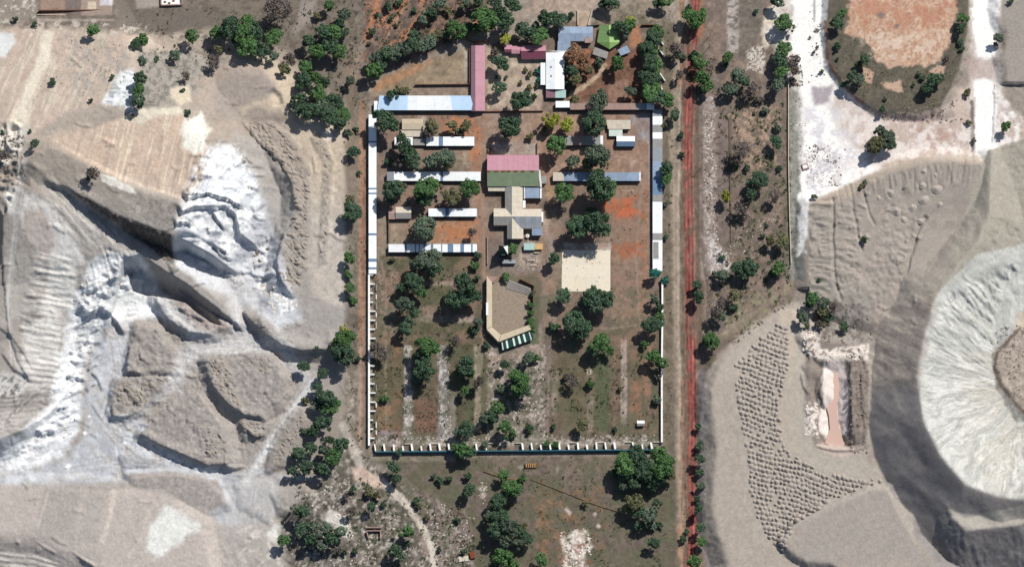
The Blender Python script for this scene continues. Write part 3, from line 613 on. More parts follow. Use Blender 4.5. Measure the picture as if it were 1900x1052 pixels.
# terraces and garden strips, south half
T1 = [(702, 472), (895, 472), (895, 625), (702, 625)]
paint((112, 98, 78), T1, 4, 3); rect((88, 88, 60), 722, 472, 892, 500, 4, 3, .85); rect((92, 92, 62), 775, 528, 838, 570, 5, 4, .8); rect((88, 90, 60), 740, 600, 880, 617, 2, 2, .9)
rect((166, 142, 126), 782, 522, 850, 530, 2, 2, .8); rect((170, 148, 132), 772, 584, 880, 598, 2, 2, .9); rect((142, 118, 100), 770, 568, 840, 586, 3, 3, .8); stroke((84, 70, 54), [(760, 619), (890, 619)], 2, 1, .5, .7)
blots((156, 138, 122), [(702, 472), (745, 472), (730, 625), (702, 625)], 6, .1, .15, 3, .8, 51); stroke((128, 108, 88), [(716, 480), (718, 830)], 10, 4, 2, .7)
T2 = [(690, 622), (905, 622), (905, 822), (690, 822)]
paint((110, 97, 74), T2, 3, 3); rect((126, 98, 72), 730, 635, 745, 830, 3, 2, .85); rect((96, 90, 56), 712, 680, 730, 745, 4, 3, .8); rect((148, 112, 80), 700, 750, 728, 800, 5, 4, .7)
rect((166, 152, 138), 750, 640, 763, 815, 2, 3, .85); blots((206, 200, 192), [(748, 640), (765, 640), (765, 815), (748, 815)], 3, .1, .12, 2, .8, 52); rect((146, 138, 134), 813, 640, 832, 820, 4, 6, .7); blots((206, 202, 202), [(813, 650), (832, 650), (836, 820), (813, 820)], 4, .16, .14, 3, .7, 53, 90, 2)
rect((126, 92, 76), 772, 740, 810, 800, 5, 4, .8); rect((84, 84, 56), 845, 640, 880, 790, 4, 3, .7); rect((164, 148, 124), 880, 640, 892, 800, 2, 2, .8); blots((160, 140, 148), [(700, 800), (760, 795), (760, 822), (700, 822)], 4, 0, .15, 3, .7, 54)
rect((140, 132, 122), 833, 720, 846, 822, 2, 3, .7)
T3 = [(905, 640), (1015, 640), (1015, 822), (905, 822)]
paint((134, 120, 106), T3, 4, 4); blots((182, 166, 150), T3, 6, .12, .12, 4, .75, 55); blots((226, 220, 212), T3, 2.5, .42, .06, 4, .7, 56); blots((84, 82, 62), T3, 8, .2, .12, 4, .8, 57); paint((164, 140, 126), [(900, 660), (1000, 640), (1010, 650), (910, 678)], 3, 2, .8)
T4 = [(1015, 620), (1226, 600), (1226, 822), (1015, 822)]
paint((118, 101, 80), T4, 3, 3); stroke((128, 112, 102), [(1019, 600), (1014, 800)], 10, 2, 1.5, .9); rect((152, 136, 120), 1025, 690, 1034, 770, 2, 3, .8); rect((86, 98, 64), 1104, 650, 1130, 800, 3, 2, .85); rect((104, 94, 66), 1040, 660, 1085, 790, 5, 4, .7)
rect((178, 156, 142), 1152, 630, 1163, 786, 1.5, 1.5, .95); blots((130, 108, 92), [(1152, 630), (1163, 630), (1163, 786), (1152, 786)], 3, .2, .1, 1, .7, 58); rect((146, 128, 110), 1090, 735, 1101, 802, 2, 2, .85); rect((130, 104, 86), 1138, 640, 1150, 790, 2, 2, .7); rect((152, 108, 82), 1172, 650, 1190, 790, 5, 4, .6); rect((162, 118, 94), 1196, 640, 1208, 800, 3, 3, .6)
paint((196, 178, 154), [(1088, 686), (1098, 684), (1097, 694), (1090, 694)], 1.5, 1)
rect((156, 142, 130), 690, 818, 1226, 826, 2, 3, .8); blots((196, 188, 178), [(700, 812), (1226, 808), (1226, 828), (700, 828)], 3, .12, .12, 2, .7, 59)
# ---- roads round the compound
rect((122, 110, 96), 640, 150, 684, 860, 6, 4, .9); stroke((158, 122, 98), [(672, 190), (671, 500), (668, 850)], 12, 3, 2, .95); stroke((174, 150, 130), [(668, 640), (668, 860)], 6, 2, 2, .8); stroke((146, 100, 78), [(675, 300), (674, 560)], 4, 2, 1, .7); blots((98, 92, 72), [(655, 360), (664, 360), (664, 700), (655, 700)], 5, .0, .15, 3, .8, 60)
blots((168, 156, 140), [(640, 690), (664, 690), (662, 800), (640, 790)], 6, .0, .15, 5, .8, 61)
rect((118, 105, 86), 1230, 40, 1330, 900, 4, 3); paint((128, 110, 88), [(1225, 850), (1330, 850), (1330, 1120), (1225, 1120)], 8, 4)
stroke((158, 140, 118), [(1268, -60), (1256, 120), (1248, 250), (1252, 420), (1258, 700), (1262, 900), (1262, 1100)], 14, 4, 2, .9); stroke((176, 156, 136), [(1262, 150), (1258, 420), (1261, 850)], 5, 1.5, 1, .9); stroke((172, 150, 128), [(1250, 330), (1252, 560)], 3, 1.2, 1, .7)
stroke((168, 122, 94), [(1266, 700), (1265, 1100)], 5, 2, 1.5, .8); stroke((182, 134, 104), [(1255, 985), (1250, 1100)], 18, 5, 4, .7); stroke((90, 76, 64), [(1249, 855), (1249, 1060)], 2, 1, 1, .6); stroke((150, 104, 82), [(1270, 60), (1262, 160)], 6, 2, 2, .8); stroke((166, 112, 84), [(1262, 30), (1270, -60)], 6, 3, 2, .8)
RED_ = 0
RED = [(1295, -60), (1288, 60), (1283, 130), (1279, 200), (1277, 300), (1279, 420), (1280, 520), (1283, 640), (1285, 760), (1284, 860), (1286, 960), (1280, 1120)]
stroke((132, 98, 84), RED, 25, 3, 2.5, .9); stroke((142, 84, 74), RED, 15, 2.5, 3.5)
for o_, cc in ((-7, (124, 66, 58)), (-4, (168, 98, 88)), (-1, (106, 50, 44)), (2.5, (176, 106, 100)), (6, (104, 54, 50)), (8.5, (156, 118, 104))):
    stroke(cc, [(x+o_, y) for x, y in RED], 1.9, 1.3, 2.6, .8)
m_, k_ = mask([(1258, -60), (1306, -60), (1306, 1110), (1262, 1110)], 2, 1)
n_ = fbm(IX[m_]/1.0, IY[m_]/9, 2.4, 3, 171); C[m_] *= (1+.6*k_*n_)[:, None]
blots((122, 104, 88), [(1262, -60), (1306, -60), (1306, 1110), (1266, 1110)], 7, .16, .14, 3, .7, 196, 90, 3)
stroke((112, 92, 76), [(1299, 130), (1300, 480), (1304, 640)], 14, 3, 2, .9); stroke((170, 128, 92), [(1308, 500), (1316, 540), (1314, 570)], 8, 3, 2, .9); stroke((166, 110, 84), [(1303, 60), (1318, -60)], 22, 6, 4, .7)
# ---- scrub east of the red road
EA = [(1306, -60), (1480, -60), (1482, 480), (1470, 560), (1340, 650), (1306, 660)]
paint((126, 109, 98), EA, 5, 4); blots((146, 122, 104), EA, 12, .08, .15, 6, .7, 62); blots((104, 98, 76), [(1360, 190), (1470, 190), (1475, 480), (1300, 640), (1330, 500)], 12, .05, .15, 8, .75, 63); blots((186, 152, 124), [(1350, 200), (1450, 200), (1440, 310), (1380, 320)], 7, .05, .12, 8, .7, 64)
rect((172, 160, 150), 1349, -60, 1371, 100, 3, 2); blots((110, 98, 92), [(1349, -60), (1371, -60), (1371, 100), (1349, 100)], 5, .1, .12, 2, .8, 65, 5, 2); paint((122, 111, 98), [(1373, -60), (1425, -60), (1412, 60), (1390, 110), (1372, 110)], 4, 4); paint((206, 190, 164), [(1418, 20), (1440, 10), (1446, 50), (1425, 90), (1412, 80)], 4, 5); blots((216, 206, 192), [(1390, 90), (1420, 85), (1415, 135), (1385, 130)], 5, .0, .12, 4, .8, 66)
rect((140, 122, 110), 1300, 170, 1332, 520, 4, 4); blots((186, 174, 166), [(1304, 180), (1330, 180), (1330, 500), (1304, 500)], 5, .12, .14, 5, .65, 67); paint((170, 156, 150), [(1312, 440), (1345, 470), (1352, 500), (1316, 500)], 5, 5, .9); blots((228, 220, 214), [(1316, 440), (1352, 470), (1352, 505), (1318, 505)], 3, .1, .12, 3, .9, 68)
rect((130, 112, 104), 1330, 220, 1354, 440, 3, 3, .8); stroke((88, 74, 66), [(1356, 215), (1357, 450)], 1.6, .8, .6, .8); stroke((160, 142, 120), [(1310, 640), (1400, 580), (1475, 520)], 8, 4, 4, .5); blots((146, 146, 96), [(1350, 560), (1475, 520), (1460, 560), (1340, 640)], 6, .1, .15, 5, .6, 69)
# ---- white washes and the island dump
rect((150, 149, 138), 1465, 160, 1492, 520, 3, 3); blots((126, 124, 110), [(1465, 160), (1492, 160), (1492, 520), (1465, 520)], 6, .1, .15, 3, .7, 70)
W1 = [(1475, -60), (1560, -60), (1540, 40), (1532, 110), (1550, 165), (1600, 205), (1640, 240), (1615, 255), (1600, 285), (1640, 312), (1590, 335), (1520, 365), (1504, 380), (1494, 470), (1478, 478), (1482, 380), (1490, 300), (1488, 180), (1480, 120), (1466, 110), (1468, 50)]
paint((236, 226, 214), [(1462, -60), (1560, -60), (1545, 60), (1538, 120), (1600, 200), (1660, 240), (1640, 320), (1500, 385), (1484, 300), (1480, 170), (1440, 110), (1420, 60)], 8, 12, .7)
paint((250, 247, 240), W1, 4, 8)
paint((206, 184, 168), [(1552, 172), (1605, 205), (1640, 240), (1600, 290), (1560, 250), (1540, 200)], 10, 6, .9); paint((166, 148, 158), [(1505, 160), (1546, 158), (1540, 192), (1510, 196)], 5, 5, .9); blots((214, 208, 214), [(1490, 200), (1600, 200), (1600, 340), (1490, 370)], 14, .05, .2, 8, .8, 71); blots((140, 132, 132), [(1490, 280), (1560, 270), (1560, 340), (1500, 350)], 3, .2, .1, 6, .6, 72); blots((206, 200, 196), [(1500, 0), (1535, 0), (1530, 170), (1505, 170)], 5, .26, .12, 6, .5, 73); stroke((160, 158, 156), [(1511, 0), (1511, 40)], 4, 1.5, 1, .9)
paint((204, 178, 160), [(1600, 215), (1740, 212), (1800, 150), (1810, 240), (1820, 310), (1700, 300), (1640, 312), (1600, 300)], 8, 6); blots((190, 148, 130), [(1640, 215), (1740, 215), (1810, 260), (1740, 280)], 12, .05, .15, 8, .8, 74)
W2 = [(1808, -60), (1860, -60), (1848, 60), (1845, 110), (1840, 140), (1850, 200), (1852, 260), (1835, 300), (1815, 300), (1808, 230), (1812, 110), (1805, 60)]
paint((236, 222, 210), [(1800, -60), (1866, -60), (1852, 100), (1870, 220), (1890, 300), (1800, 310), (1800, 100)], 7, 10, .7)
paint((252, 249, 243), W2, 3, 7); paint((190, 160, 148), [(1790, 105), (1850, 108), (1842, 150), (1800, 145)], 5, 5, .85); stroke((96, 84, 72), [(1803, 190), (1806, 300)], 7, 2, 2, .8)
paint((212, 190, 172), [(1850, 170), (1905, 230), (1960, 290), (1900, 330), (1845, 290)], 8, 6, .9); paint((164, 152, 138), [(1862, -60), (1960, -60), (1960, 210), (1905, 180), (1868, 150), (1866, 100), (1872, 60), (1858, 30)], 3, 3); paint((192, 160, 138), [(1870, 230), (1905, 270), (1960, 300), (1960, 240)], 6, 6, .8)
blots((238, 226, 216), [(1560, 195), (1640, 225), (1800, 230), (1810, 300), (1640, 330), (1540, 350)], 16, -.02, .2, 10, .75, 192); blots((244, 238, 232), [(1840, 150), (1900, 230), (1880, 300), (1840, 300)], 10, .0, .2, 8, .7, 193)
ISL = [(1540, -60), (1532, 60), (1540, 120), (1580, 172), (1630, 205), (1700, 212), (1745, 200), (1780, 130), (1795, 60), (1800, -60)]
paint((100, 92, 74), ISL, 3, 2); blots((118, 108, 84), ISL, 10, .1, .15, 4, .7, 75); stroke((142, 100, 82), [(1532, 40), (1536, 110), (1560, 155), (1600, 190)], 7, 2, 2, .9); stroke((176, 136, 112), [(1537, 120), (1556, 145), (1568, 155)], 4, 1.5, 1, .8)
ORG = [(1582, -60), (1570, 60), (1600, 75), (1625, 105), (1650, 125), (1690, 118), (1720, 122), (1755, 95), (1772, 40), (1778, -60)]
paint((204, 158, 122), ORG, 3, 9); blots((218, 180, 142), ORG, 7, .08, .15, 5, .8, 76); blots((172, 122, 96), ORG, 4, .12, .14, 5, .7, 77); blots((190, 128, 100), [(1582, -60), (1780, -60), (1776, 30), (1700, 60), (1580, 50)], 14, .0, .2, 10, .7, 194); blots((226, 196, 164), [(1580, 60), (1760, 60), (1740, 125), (1620, 110)], 9, .08, .15, 8, .7, 195)
paint((202, 160, 126), [(1600, 125), (1622, 135), (1616, 156), (1606, 150)], 2.5, 3); paint((202, 162, 130), [(1636, 155), (1670, 150), (1676, 172), (1645, 165)], 2.5, 4); paint((200, 160, 128), [(1725, 132), (1755, 118), (1750, 136), (1728, 138)], 2.5, 3); stroke((202, 160, 126), [(1650, 125), (1672, 116)], 6, 2, 2)
for x, y, r in ((1634, 29, 8), (1664, 49, 6)):
    paint((142, 120, 104), [(x-r, y), (x, y-r), (x+r, y), (x, y+r)], 2, 2)
# ---- tailings dumps, south-east
paint((164, 151, 136), [(1500, 380), (1560, 352), (1600, 332), (1660, 308), (1720, 295), (1790, 298), (1840, 300), (1860, 420), (1760, 540), (1700, 720), (1620, 700), (1600, 620), (1500, 560)], 4, 4)
paint((188, 166, 140), [(1500, 375), (1560, 350), (1660, 300), (1740, 285), (1830, 290), (1820, 305), (1740, 300), (1660, 318), (1570, 370), (1505, 388)], 5, 4, .8)
paint((172, 158, 142), [(1640, 420), (1740, 400), (1830, 430), (1760, 530), (1690, 540), (1680, 480)], 10, 8, .8); blots((150, 138, 126), [(1600, 330), (1840, 300), (1830, 430), (1640, 420)], 14, .0, .2, 10, .7, 78); paint((154, 146, 132), [(1500, 520), (1600, 520), (1640, 600), (1500, 610)], 8, 6, .8)
blots((180, 162, 146), [(1560, 380), (1680, 380), (1660, 560), (1560, 540)], 10, .1, .15, 6, .6, 79)
CR = [(1838, 288), (1960, 250), (1960, 940), (1860, 924), (1790, 900), (1745, 848), (1712, 782), (1699, 700), (1714, 620), (1738, 545), (1812, 450), (1836, 400)]
paint((186, 187, 178), CR, 3, 2); paint((166, 157, 138), [(1832, 280), (1960, 240), (1960, 430), (1900, 452), (1812, 472), (1738, 548)], 3, 3); paint((188, 182, 166), [(1780, 660), (1900, 640), (1960, 700), (1960, 930), (1860, 915), (1790, 860)], 25, 8, .85)
# streaks of paler wash running down the crater wall
mcr, kcr = mask(CR, 6, 2); kcr = kcr*smooth(-8, 12, IY[mcr]-(548-(IX[mcr]-1738)*.52))
ac = np.arctan2(IY[mcr]-715, IX[mcr]-1905); rc = np.hypot(IX[mcr]-1905, IY[mcr]-715)
for thr, cc, fr, op in ((.0, (212, 213, 204), 13, .6), (.16, (160, 164, 160), 21, .55)):
    n = fbm(ac*fr+2*fbm(IX[mcr], IY[mcr], 30, 3, 63), rc/50, 1.0, 3, 131+int(fr))
    k = (kcr*smooth(thr-.1, thr+.12, n)*op*(1 if thr < .15 else 1))[:, None]
    C[mcr] = C[mcr]*(1-k)+np.array(alb(cc))*k
blots((220, 220, 212), [(1770, 800), (1900, 780), (1960, 900), (1860, 900)], 8, .22, .14, 8, .5, 80, -30, 2)
paint((168, 150, 132), [(1840, 655), (1890, 608), (1960, 598), (1960, 775), (1895, 765), (1850, 720)], 4, 5); blots((190, 170, 150), [(1840, 655), (1890, 608), (1960, 598), (1960, 775), (1850, 720)], 5, .05, .15, 4, .8, 81); stroke((112, 96, 80), [(1895, 605), (1850, 655), (1845, 680), (1858, 715), (1900, 765)], 6, 2, 3, .9); paint((196, 176, 140), [(1890, 580), (1960, 575), (1960, 600), (1885, 610)], 5, 4, .8)
OUTS = [(1620, 700), (1700, 640), (1712, 780), (1745, 848), (1790, 900), (1870, 926), (1960, 930), (1960, 1120), (1800, 1120), (1700, 1000), (1640, 895), (1612, 800)]
paint((150, 143, 140), OUTS, 4, 3, .9); blots((136, 128, 124), OUTS, 30, .05, .2, 12, .7, 82); paint((188, 178, 160), [(1754, 930), (1790, 960), (1900, 936), (1960, 925), (1960, 955), (1880, 975), (1792, 984), (1765, 960)], 3, 2, .9)  # shade of the outer slopes and light on the spur top, put into colour
# streaked flank north-west of the crater
FL = [(1620, 560), (1740, 540), (1700, 720), (1620, 720), (1590, 640)]
paint((164, 150, 136), FL, 10, 6, .8); blots((134, 122, 112), FL, 7, .1, .15, 8, .7, 83, 28, 6); blots((188, 172, 148), FL, 6, .2, .12, 8, .7, 84, 28, 6)
PLAT = [(1345, 650), (1400, 600), (1470, 560), (1500, 560), (1520, 610), (1612, 640), (1612, 850), (1640, 895), (1692, 955), (1700, 1010), (1800, 1120), (1330, 1120), (1310, 1000), (1300, 900), (1300, 760), (1310, 690)]
paint((173, 160, 145), PLAT, 5, 4); paint((184, 170, 150), [(1455, 600), (1500, 620), (1500, 820), (1600, 850), (1635, 890), (1530, 880), (1450, 830), (1445, 760), (1462, 680)], 6, 4, .8)
blots((184, 170, 154), PLAT, 9, .1, .2, 8, .6, 85); paint((167, 155, 142), [(1470, 985), (1560, 935), (1640, 905), (1690, 960), (1700, 1020), (1760, 1070), (1600, 1080), (1470, 1030)], 6, 4, .9); stroke((186, 164, 146), [(1455, 1060), (1700, 1050)], 20, 10, 8, .4); paint((196, 180, 158), [(1440, 572), (1500, 568), (1495, 600), (1450, 600)], 6, 5, .8)
paint((146, 138, 130), [(1505, 565), (1600, 560), (1620, 640), (1520, 615)], 8, 6, .8); blots((108, 98, 88), [(1505, 560), (1600, 560), (1610, 640), (1515, 620)], 6, .05, .15, 5, .8, 86)
paint((140, 124, 112), [(1492, 625), (1600, 645), (1612, 690), (1608, 830), (1512, 832), (1492, 760)], 5, 4, .9); blots((232, 214, 196), [(1488, 615), (1515, 615), (1520, 648), (1610, 640), (1610, 668), (1520, 672), (1490, 650)], 6, -.12, .15, 3, .95, 87)
paint((232, 214, 204), [(1530, 672), (1566, 666), (1575, 720), (1572, 800), (1540, 826), (1520, 800), (1522, 760), (1530, 740), (1522, 700)], 3, 4); blots((236, 222, 206), [(1494, 745), (1520, 745), (1520, 812), (1496, 805)], 5, .0, .12, 3, .9, 88); paint((206, 178, 160), [(1515, 822), (1575, 828), (1600, 838), (1560, 848), (1512, 832)], 3, 3, .9)
blots((104, 88, 78), [(1576, 665), (1612, 665), (1612, 835), (1578, 835)], 4, .1, .12, 3, .6, 89)
stroke((150, 145, 150), [(1302, 690), (1304, 800), (1300, 900), (1305, 1000), (1330, 1100)], 14, 6, 5, .5)  # bluish shade of the plateau's west slope painted into the soil
# ---- south of the compound
SO = [(700, 846), (1250, 846), (1262, 1120), (880, 1120), (870, 980), (760, 900), (700, 880)]
paint((116, 101, 88), SO, 6, 5); blots((104, 98, 74), SO, 14, .05, .18, 6, .75, 90); blots((132, 112, 98), [(900, 846), (1140, 846), (1130, 900), (930, 880)], 10, .0, .2, 6, .7, 91)
stroke((160, 144, 126), [(700, 850), (840, 853)], 8, 3, 2, .8); blots((138, 104, 74), [(985, 890), (1130, 900), (1120, 1060), (1000, 1060)], 16, .1, .15, 8, .7, 92); stroke((136, 104, 76), [(1010, 900), (1016, 1060)], 5, 3, 2, .6)
paint((206, 186, 168), [(1060, 985), (1090, 980), (1098, 1020), (1085, 1040), (1098, 1060), (1050, 1060), (1038, 1000)], 5, 8, .95); blots((236, 226, 212), [(1060, 985), (1090, 980), (1098, 1020), (1080, 1055), (1045, 1060), (1042, 1000)], 7, .05, .12, 4, .9, 93); blots((150, 98, 84), [(1040, 1010), (1100, 1005), (1100, 1050), (1040, 1050)], 7, .15, .12, 4, .8, 94)
for x, y, r in ((1052, 944, 5), (1056, 950, 4), (1104, 954, 4), (1034, 870, 5), (966, 866, 5), (1110, 976, 3), (895, 905, 6), (897, 918, 6)):
    paint((206, 190, 172), [(x-r, y), (x, y-r), (x+r, y), (x, y+r)], 2, 3, .85)
SW = [(560, 880), (640, 800), (700, 860), (760, 900), (870, 980), (884, 1120), (540, 1120), (520, 960), (610, 890)]
paint((128, 116, 105), SW, 10, 8); blots((88, 86, 68), SW, 10, .0, .16, 8, .85, 95); blots((190, 180, 166), SW, 7, .24, .1, 8, .75, 96); blots((158, 134, 126), [(760, 900), (870, 950), (880, 1120), (800, 1120)], 7, .05, .15, 8, .7, 97)
paint((224, 220, 206), [(612, 940), (640, 960), (655, 1000), (630, 990), (604, 960)], 5, 7, .8); paint((150, 138, 124), [(510, 770), (570, 750), (600, 790), (640, 860), (600, 890), (500, 880)], 10, 8, .5)
stroke((188, 176, 160), [(636, 788), (655, 830), (668, 862)], 15, 4, 3, .95); paint((202, 174, 152), [(650, 865), (675, 868), (715, 890), (722, 905), (700, 905), (660, 890)], 4, 4)
stroke((208, 194, 174), [(715, 900), (745, 925), (770, 955), (790, 990), (803, 1020), (808, 1070)], 13, 2.5, 2)
stroke((176, 162, 144), [(735, 915), (770, 965), (795, 1010), (802, 1070)], 2.5, 1.2, 1, .6)

mk_, kk_ = mask([(640, -60), (1478, -60), (1476, 520), (1330, 650), (1300, 1110), (540, 1110), (620, 860), (660, 640), (655, 240)], 10, 4)
C[mk_] *= (1+kk_*(.30*fbm(IX[mk_], IY[mk_], 9, 3, 181)+.22*fbm(IX[mk_], IY[mk_], 4, 2, 183)))[:, None]
blots((150, 116, 96), [(690, 208), (1225, 208), (1225, 640), (690, 640)], 22, .12, .2, 10, .55, 184); blots((92, 96, 68), [(690, 470), (1225, 540), (1225, 840), (690, 840)], 20, .05, .16, 8, .6, 185); blots((96, 98, 70), [(700, 846), (1250, 846), (1262, 1120), (880, 1120)], 18, .0, .18, 8, .6, 186)
for pl_ in ([(700, 470), (716, 520), (716, 620), (716, 820)], [(893, 300), (900, 500), (896, 640), (880, 800)], [(1010, 640), (1018, 700), (1016, 815)], [(905, 208), (960, 250), (1000, 280)], [(1190, 350), (1180, 480), (1190, 640)], [(760, 452), (890, 450)], [(1050, 600), (1130, 610), (1200, 600)]):
    stroke((164, 140, 120), pl_, 3, 1.5, 3, .5)
blots((198, 104, 68), [(1115, 366), (1182, 366), (1190, 405), (1120, 410)], 9, .02, .2, 6, .65, 187); blots((176, 100, 70), [(1135, 450), (1195, 450), (1195, 480), (1140, 485)], 8, .05, .2, 6, .55, 188); blots((188, 122, 84), [(805, 215), (888, 215), (892, 300), (868, 300)], 8, .05, .15, 5, .7, 189); blots((182, 120, 84), [(800, 408), (888, 408), (890, 450), (805, 450)], 8, .0, .15, 5, .7, 190)
# overall fine variation of the soil colour
fv = 1+.10*fbm(IX, IY, 3.2, 2, 141)+.07*fbm(IX, IY, 11, 3, 143)
lum = (C*np.array([.2126, .7152, .0722])).sum(-1, keepdims=True)
warm = np.clip((C[..., 0:1]/np.maximum(lum, .01)-1.35)*2.5, 0, 1)
upl = ((IX < 660)*(1-smooth(300, 420, IY)))[..., None]
cmp_ = ((IX > 640)*(IX < 1478)*(IY > -50))[..., None]
C = lum+(C-lum)*(.62+.2*warm+.16*upl+.12*cmp_)
C = np.clip(C*fv[..., None], 0.01, .86)

# ================================================================== MATERIALS
def new_mat(name):
    m = bpy.data.materials.new(name); m.use_nodes = True
    n = m.node_tree.nodes; l = m.node_tree.links
    return m, n, l, n['Principled BSDF']
MATS = {}
def mat(name, c, rough=.85, var=.12, scale=1.2, bump=.0, spec=.2, metal=0, wave=None, objvar=.0, stain=None):
    """procedural material: base colour broken up by noise; optional corrugation (wave = axis) and stains"""
    if name in MATS: return MATS[name]
    m, n, l, b = new_mat(name)
    a = alb(c) if max(c) > 1 else list(c)
    geo = n.new('ShaderNodeNewGeometry')
    no = n.new('ShaderNodeTexNoise'); no.inputs['Scale'].default_value = scale; no.inputs['Detail'].default_value = 6
    l.new(geo.outputs['Position'], no.inputs['Vector'])
    mr = n.new('ShaderNodeMapRange'); mr.inputs['From Min'].default_value = .3; mr.inputs['From Max'].default_value = .7
    mr.inputs['To Min'].default_value = 1-var; mr.inputs['To Max'].default_value = 1+var
    l.new(no.outputs['Fac'], mr.inputs['Value'])
    vm = n.new('ShaderNodeVectorMath'); vm.operation = 'SCALE'; vm.inputs[0].default_value = a
    out = mr.outputs['Result']
    if objvar:
        oi = n.new('ShaderNodeObjectInfo'); m2 = n.new('ShaderNodeMapRange')
        m2.inputs['To Min'].default_value = 1-objvar; m2.inputs['To Max'].default_value = 1+objvar
        l.new(oi.outputs['Random'], m2.inputs['Value'])
        mu = n.new('ShaderNodeMath'); mu.operation = 'MULTIPLY'; l.new(out, mu.inputs[0]); l.new(m2.outputs['Result'], mu.inputs[1]); out = mu.outputs[0]
    l.new(out, vm.inputs['Scale'])
    col = vm.outputs['Vector']
    if stain:
        n2 = n.new('ShaderNodeTexNoise'); n2.inputs['Scale'].default_value = .35; n2.inputs['Detail'].default_value = 8; n2.inputs['Roughness'].default_value = .7
        l.new(geo.outputs['Position'], n2.inputs['Vector'])
        rp = n.new('ShaderNodeMapRange'); rp.inputs['From Min'].default_value = .52; rp.inputs['From Max'].default_value = .7; rp.inputs['To Max'].default_value = .7
        l.new(n2.outputs['Fac'], rp.inputs['Value'])
        mx = n.new('ShaderNodeMix'); mx.data_type = 'RGBA'; l.new(rp.outputs['Result'], mx.inputs['Factor']); l.new(col, mx.inputs['A']); mx.inputs['B'].default_value = alb(stain)+[1]
        col = mx.outputs['Result']
    l.new(col, b.inputs['Base Color'])
    b.inputs['Roughness'].default_value = rough; b.inputs['Metallic'].default_value = metal
    b.inputs['Specular IOR Level'].default_value = spec
    if wave is not None:
        wv = n.new('ShaderNodeTexWave'); wv.bands_direction = wave; wv.inputs['Scale'].default_value = .9; wv.inputs['Distortion'].default_value = 0
        l.new(geo.outputs['Position'], wv.inputs['Vector'])
        bp = n.new('ShaderNodeBump'); bp.inputs['Strength'].default_value = .25; bp.inputs['Distance'].default_value = .05
        l.new(wv.outputs['Fac'], bp.inputs['Height']); l.new(bp.outputs['Normal'], b.inputs['Normal'])
    elif bump:
        bp = n.new('ShaderNodeBump'); bp.inputs['Strength'].default_value = bump; bp.inputs['Distance'].default_value = .3
        l.new(no.outputs['Fac'], bp.inputs['Height']); l.new(bp.outputs['Normal'], b.inputs['Normal'])
    MATS[name] = m
    return m

m, n, l, b = new_mat('soil'); SOIL = m
at = n.new('ShaderNodeAttribute'); at.attribute_name = 'soil_colour'
geo = n.new('ShaderNodeNewGeometry')
no = n.new('ShaderNodeTexNoise'); no.inputs['Scale'].default_value = .8; no.inputs['Detail'].default_value = 8; no.inputs['Roughness'].default_value = .65
l.new(geo.outputs['Position'], no.inputs['Vector'])
mr = n.new('ShaderNodeMapRange'); mr.inputs['From Min'].default_value = .3; mr.inputs['From Max'].default_value = .7; mr.inputs['To Min'].default_value = .86; mr.inputs['To Max'].default_value = 1.14
l.new(no.outputs['Fac'], mr.inputs['Value'])
vm = n.new('ShaderNodeVectorMath'); vm.operation = 'SCALE'; l.new(at.outputs['Color'], vm.inputs[0]); l.new(mr.outputs['Result'], vm.inputs['Scale'])
l.new(vm.outputs['Vector'], b.inputs['Base Color']); b.inputs['Roughness'].default_value = .95; b.inputs['Specular IOR Level'].default_value = .1
bp = n.new('ShaderNodeBump'); bp.inputs['Strength'].default_value = .35; bp.inputs['Distance'].default_value = .35
l.new(no.outputs['Fac'], bp.inputs['Height']); l.new(bp.outputs['Normal'], b.inputs['Normal'])

# ================================================================== THE GROUND, one sheet cut along the edges of its regions
lab = np.zeros((NY, NX), np.int32)
REG = ['ground']
def region(name, poly, nz=4):
    REG.append(name)
    m, k = mask(poly, 1, nz); t = lab[m]; t[k > .5] = len(REG)-1; lab[m] = t
def region_line(name, pl, wd):
    REG.append(name)
    a = np.array(pl)
    d, _, _ = line_pts(pl, IX, IY); lab[d < wd/2] = len(REG)-1
region('terrain', [(-70, 45), (210, 42), (400, 60), (545, 120), (650, 240), (655, 580), (630, 640), (570, 720), (510, 890), (600, 900), (600, 960), (520, 1000), (540, 1130), (-70, 1130)])
region('tailings_hill', PLAT); region('tailings_hill', [(1500, 375), (1560, 350), (1660, 303), (1740, 290), (1838, 290), (1834, 400), (1738, 545), (1700, 700), (1715, 790), (1790, 900), (1860, 926), (1970, 926), (1970, 1130), (1790, 1090), (1692, 955), (1612, 850), (1612, 640), (1520, 610), (1500, 560)])
region('quarry_pit', CR, 1); region('dry_stream', W1); region('dry_stream', W2); region('hill', ISL, 2)
region_line('road', RED, 20)
region_line('dirt_road', [(1264, -60), (1256, 120), (1252, 420), (1258, 700), (1262, 900), (1262, 1110)], 16)
region_line('dirt_road', [(672, 190), (671, 500), (668, 850)], 15)
region_line('dirt_road', [(636, 788), (655, 830), (668, 866), (690, 890), (715, 900), (745, 925), (770, 955), (790, 990), (803, 1020), (808, 1090)], 13)
region_line('dirt_road', [(578, 712), (555, 745), (520, 790), (490, 840), (462, 885)], 15)
region_line('footpath', [(1057, 178), (1085, 160), (1110, 140), (1122, 122)], 8)
region_line('footpath', [(1022, 440), (1012, 520), (1008, 600), (990, 640), (940, 665)], 12)
region('courtyard', YRD, 1)
def link(name, me, parent=None):
    o = bpy.data.objects.new(name, me); COL.objects.link(o)
    if parent is not None: o.parent = parent
    return o
idx = np.arange(NY*NX).reshape(NY, NX)
quads = np.stack([idx[1:, :-1], idx[1:, 1:], idx[:-1, 1:], idx[:-1, :-1]], -1).reshape(-1, 4)
flab = lab[:-1, :-1].reshape(-1)
V = np.stack([WX, WY, Z], -1).reshape(-1, 3); CC = C.reshape(-1, 3)
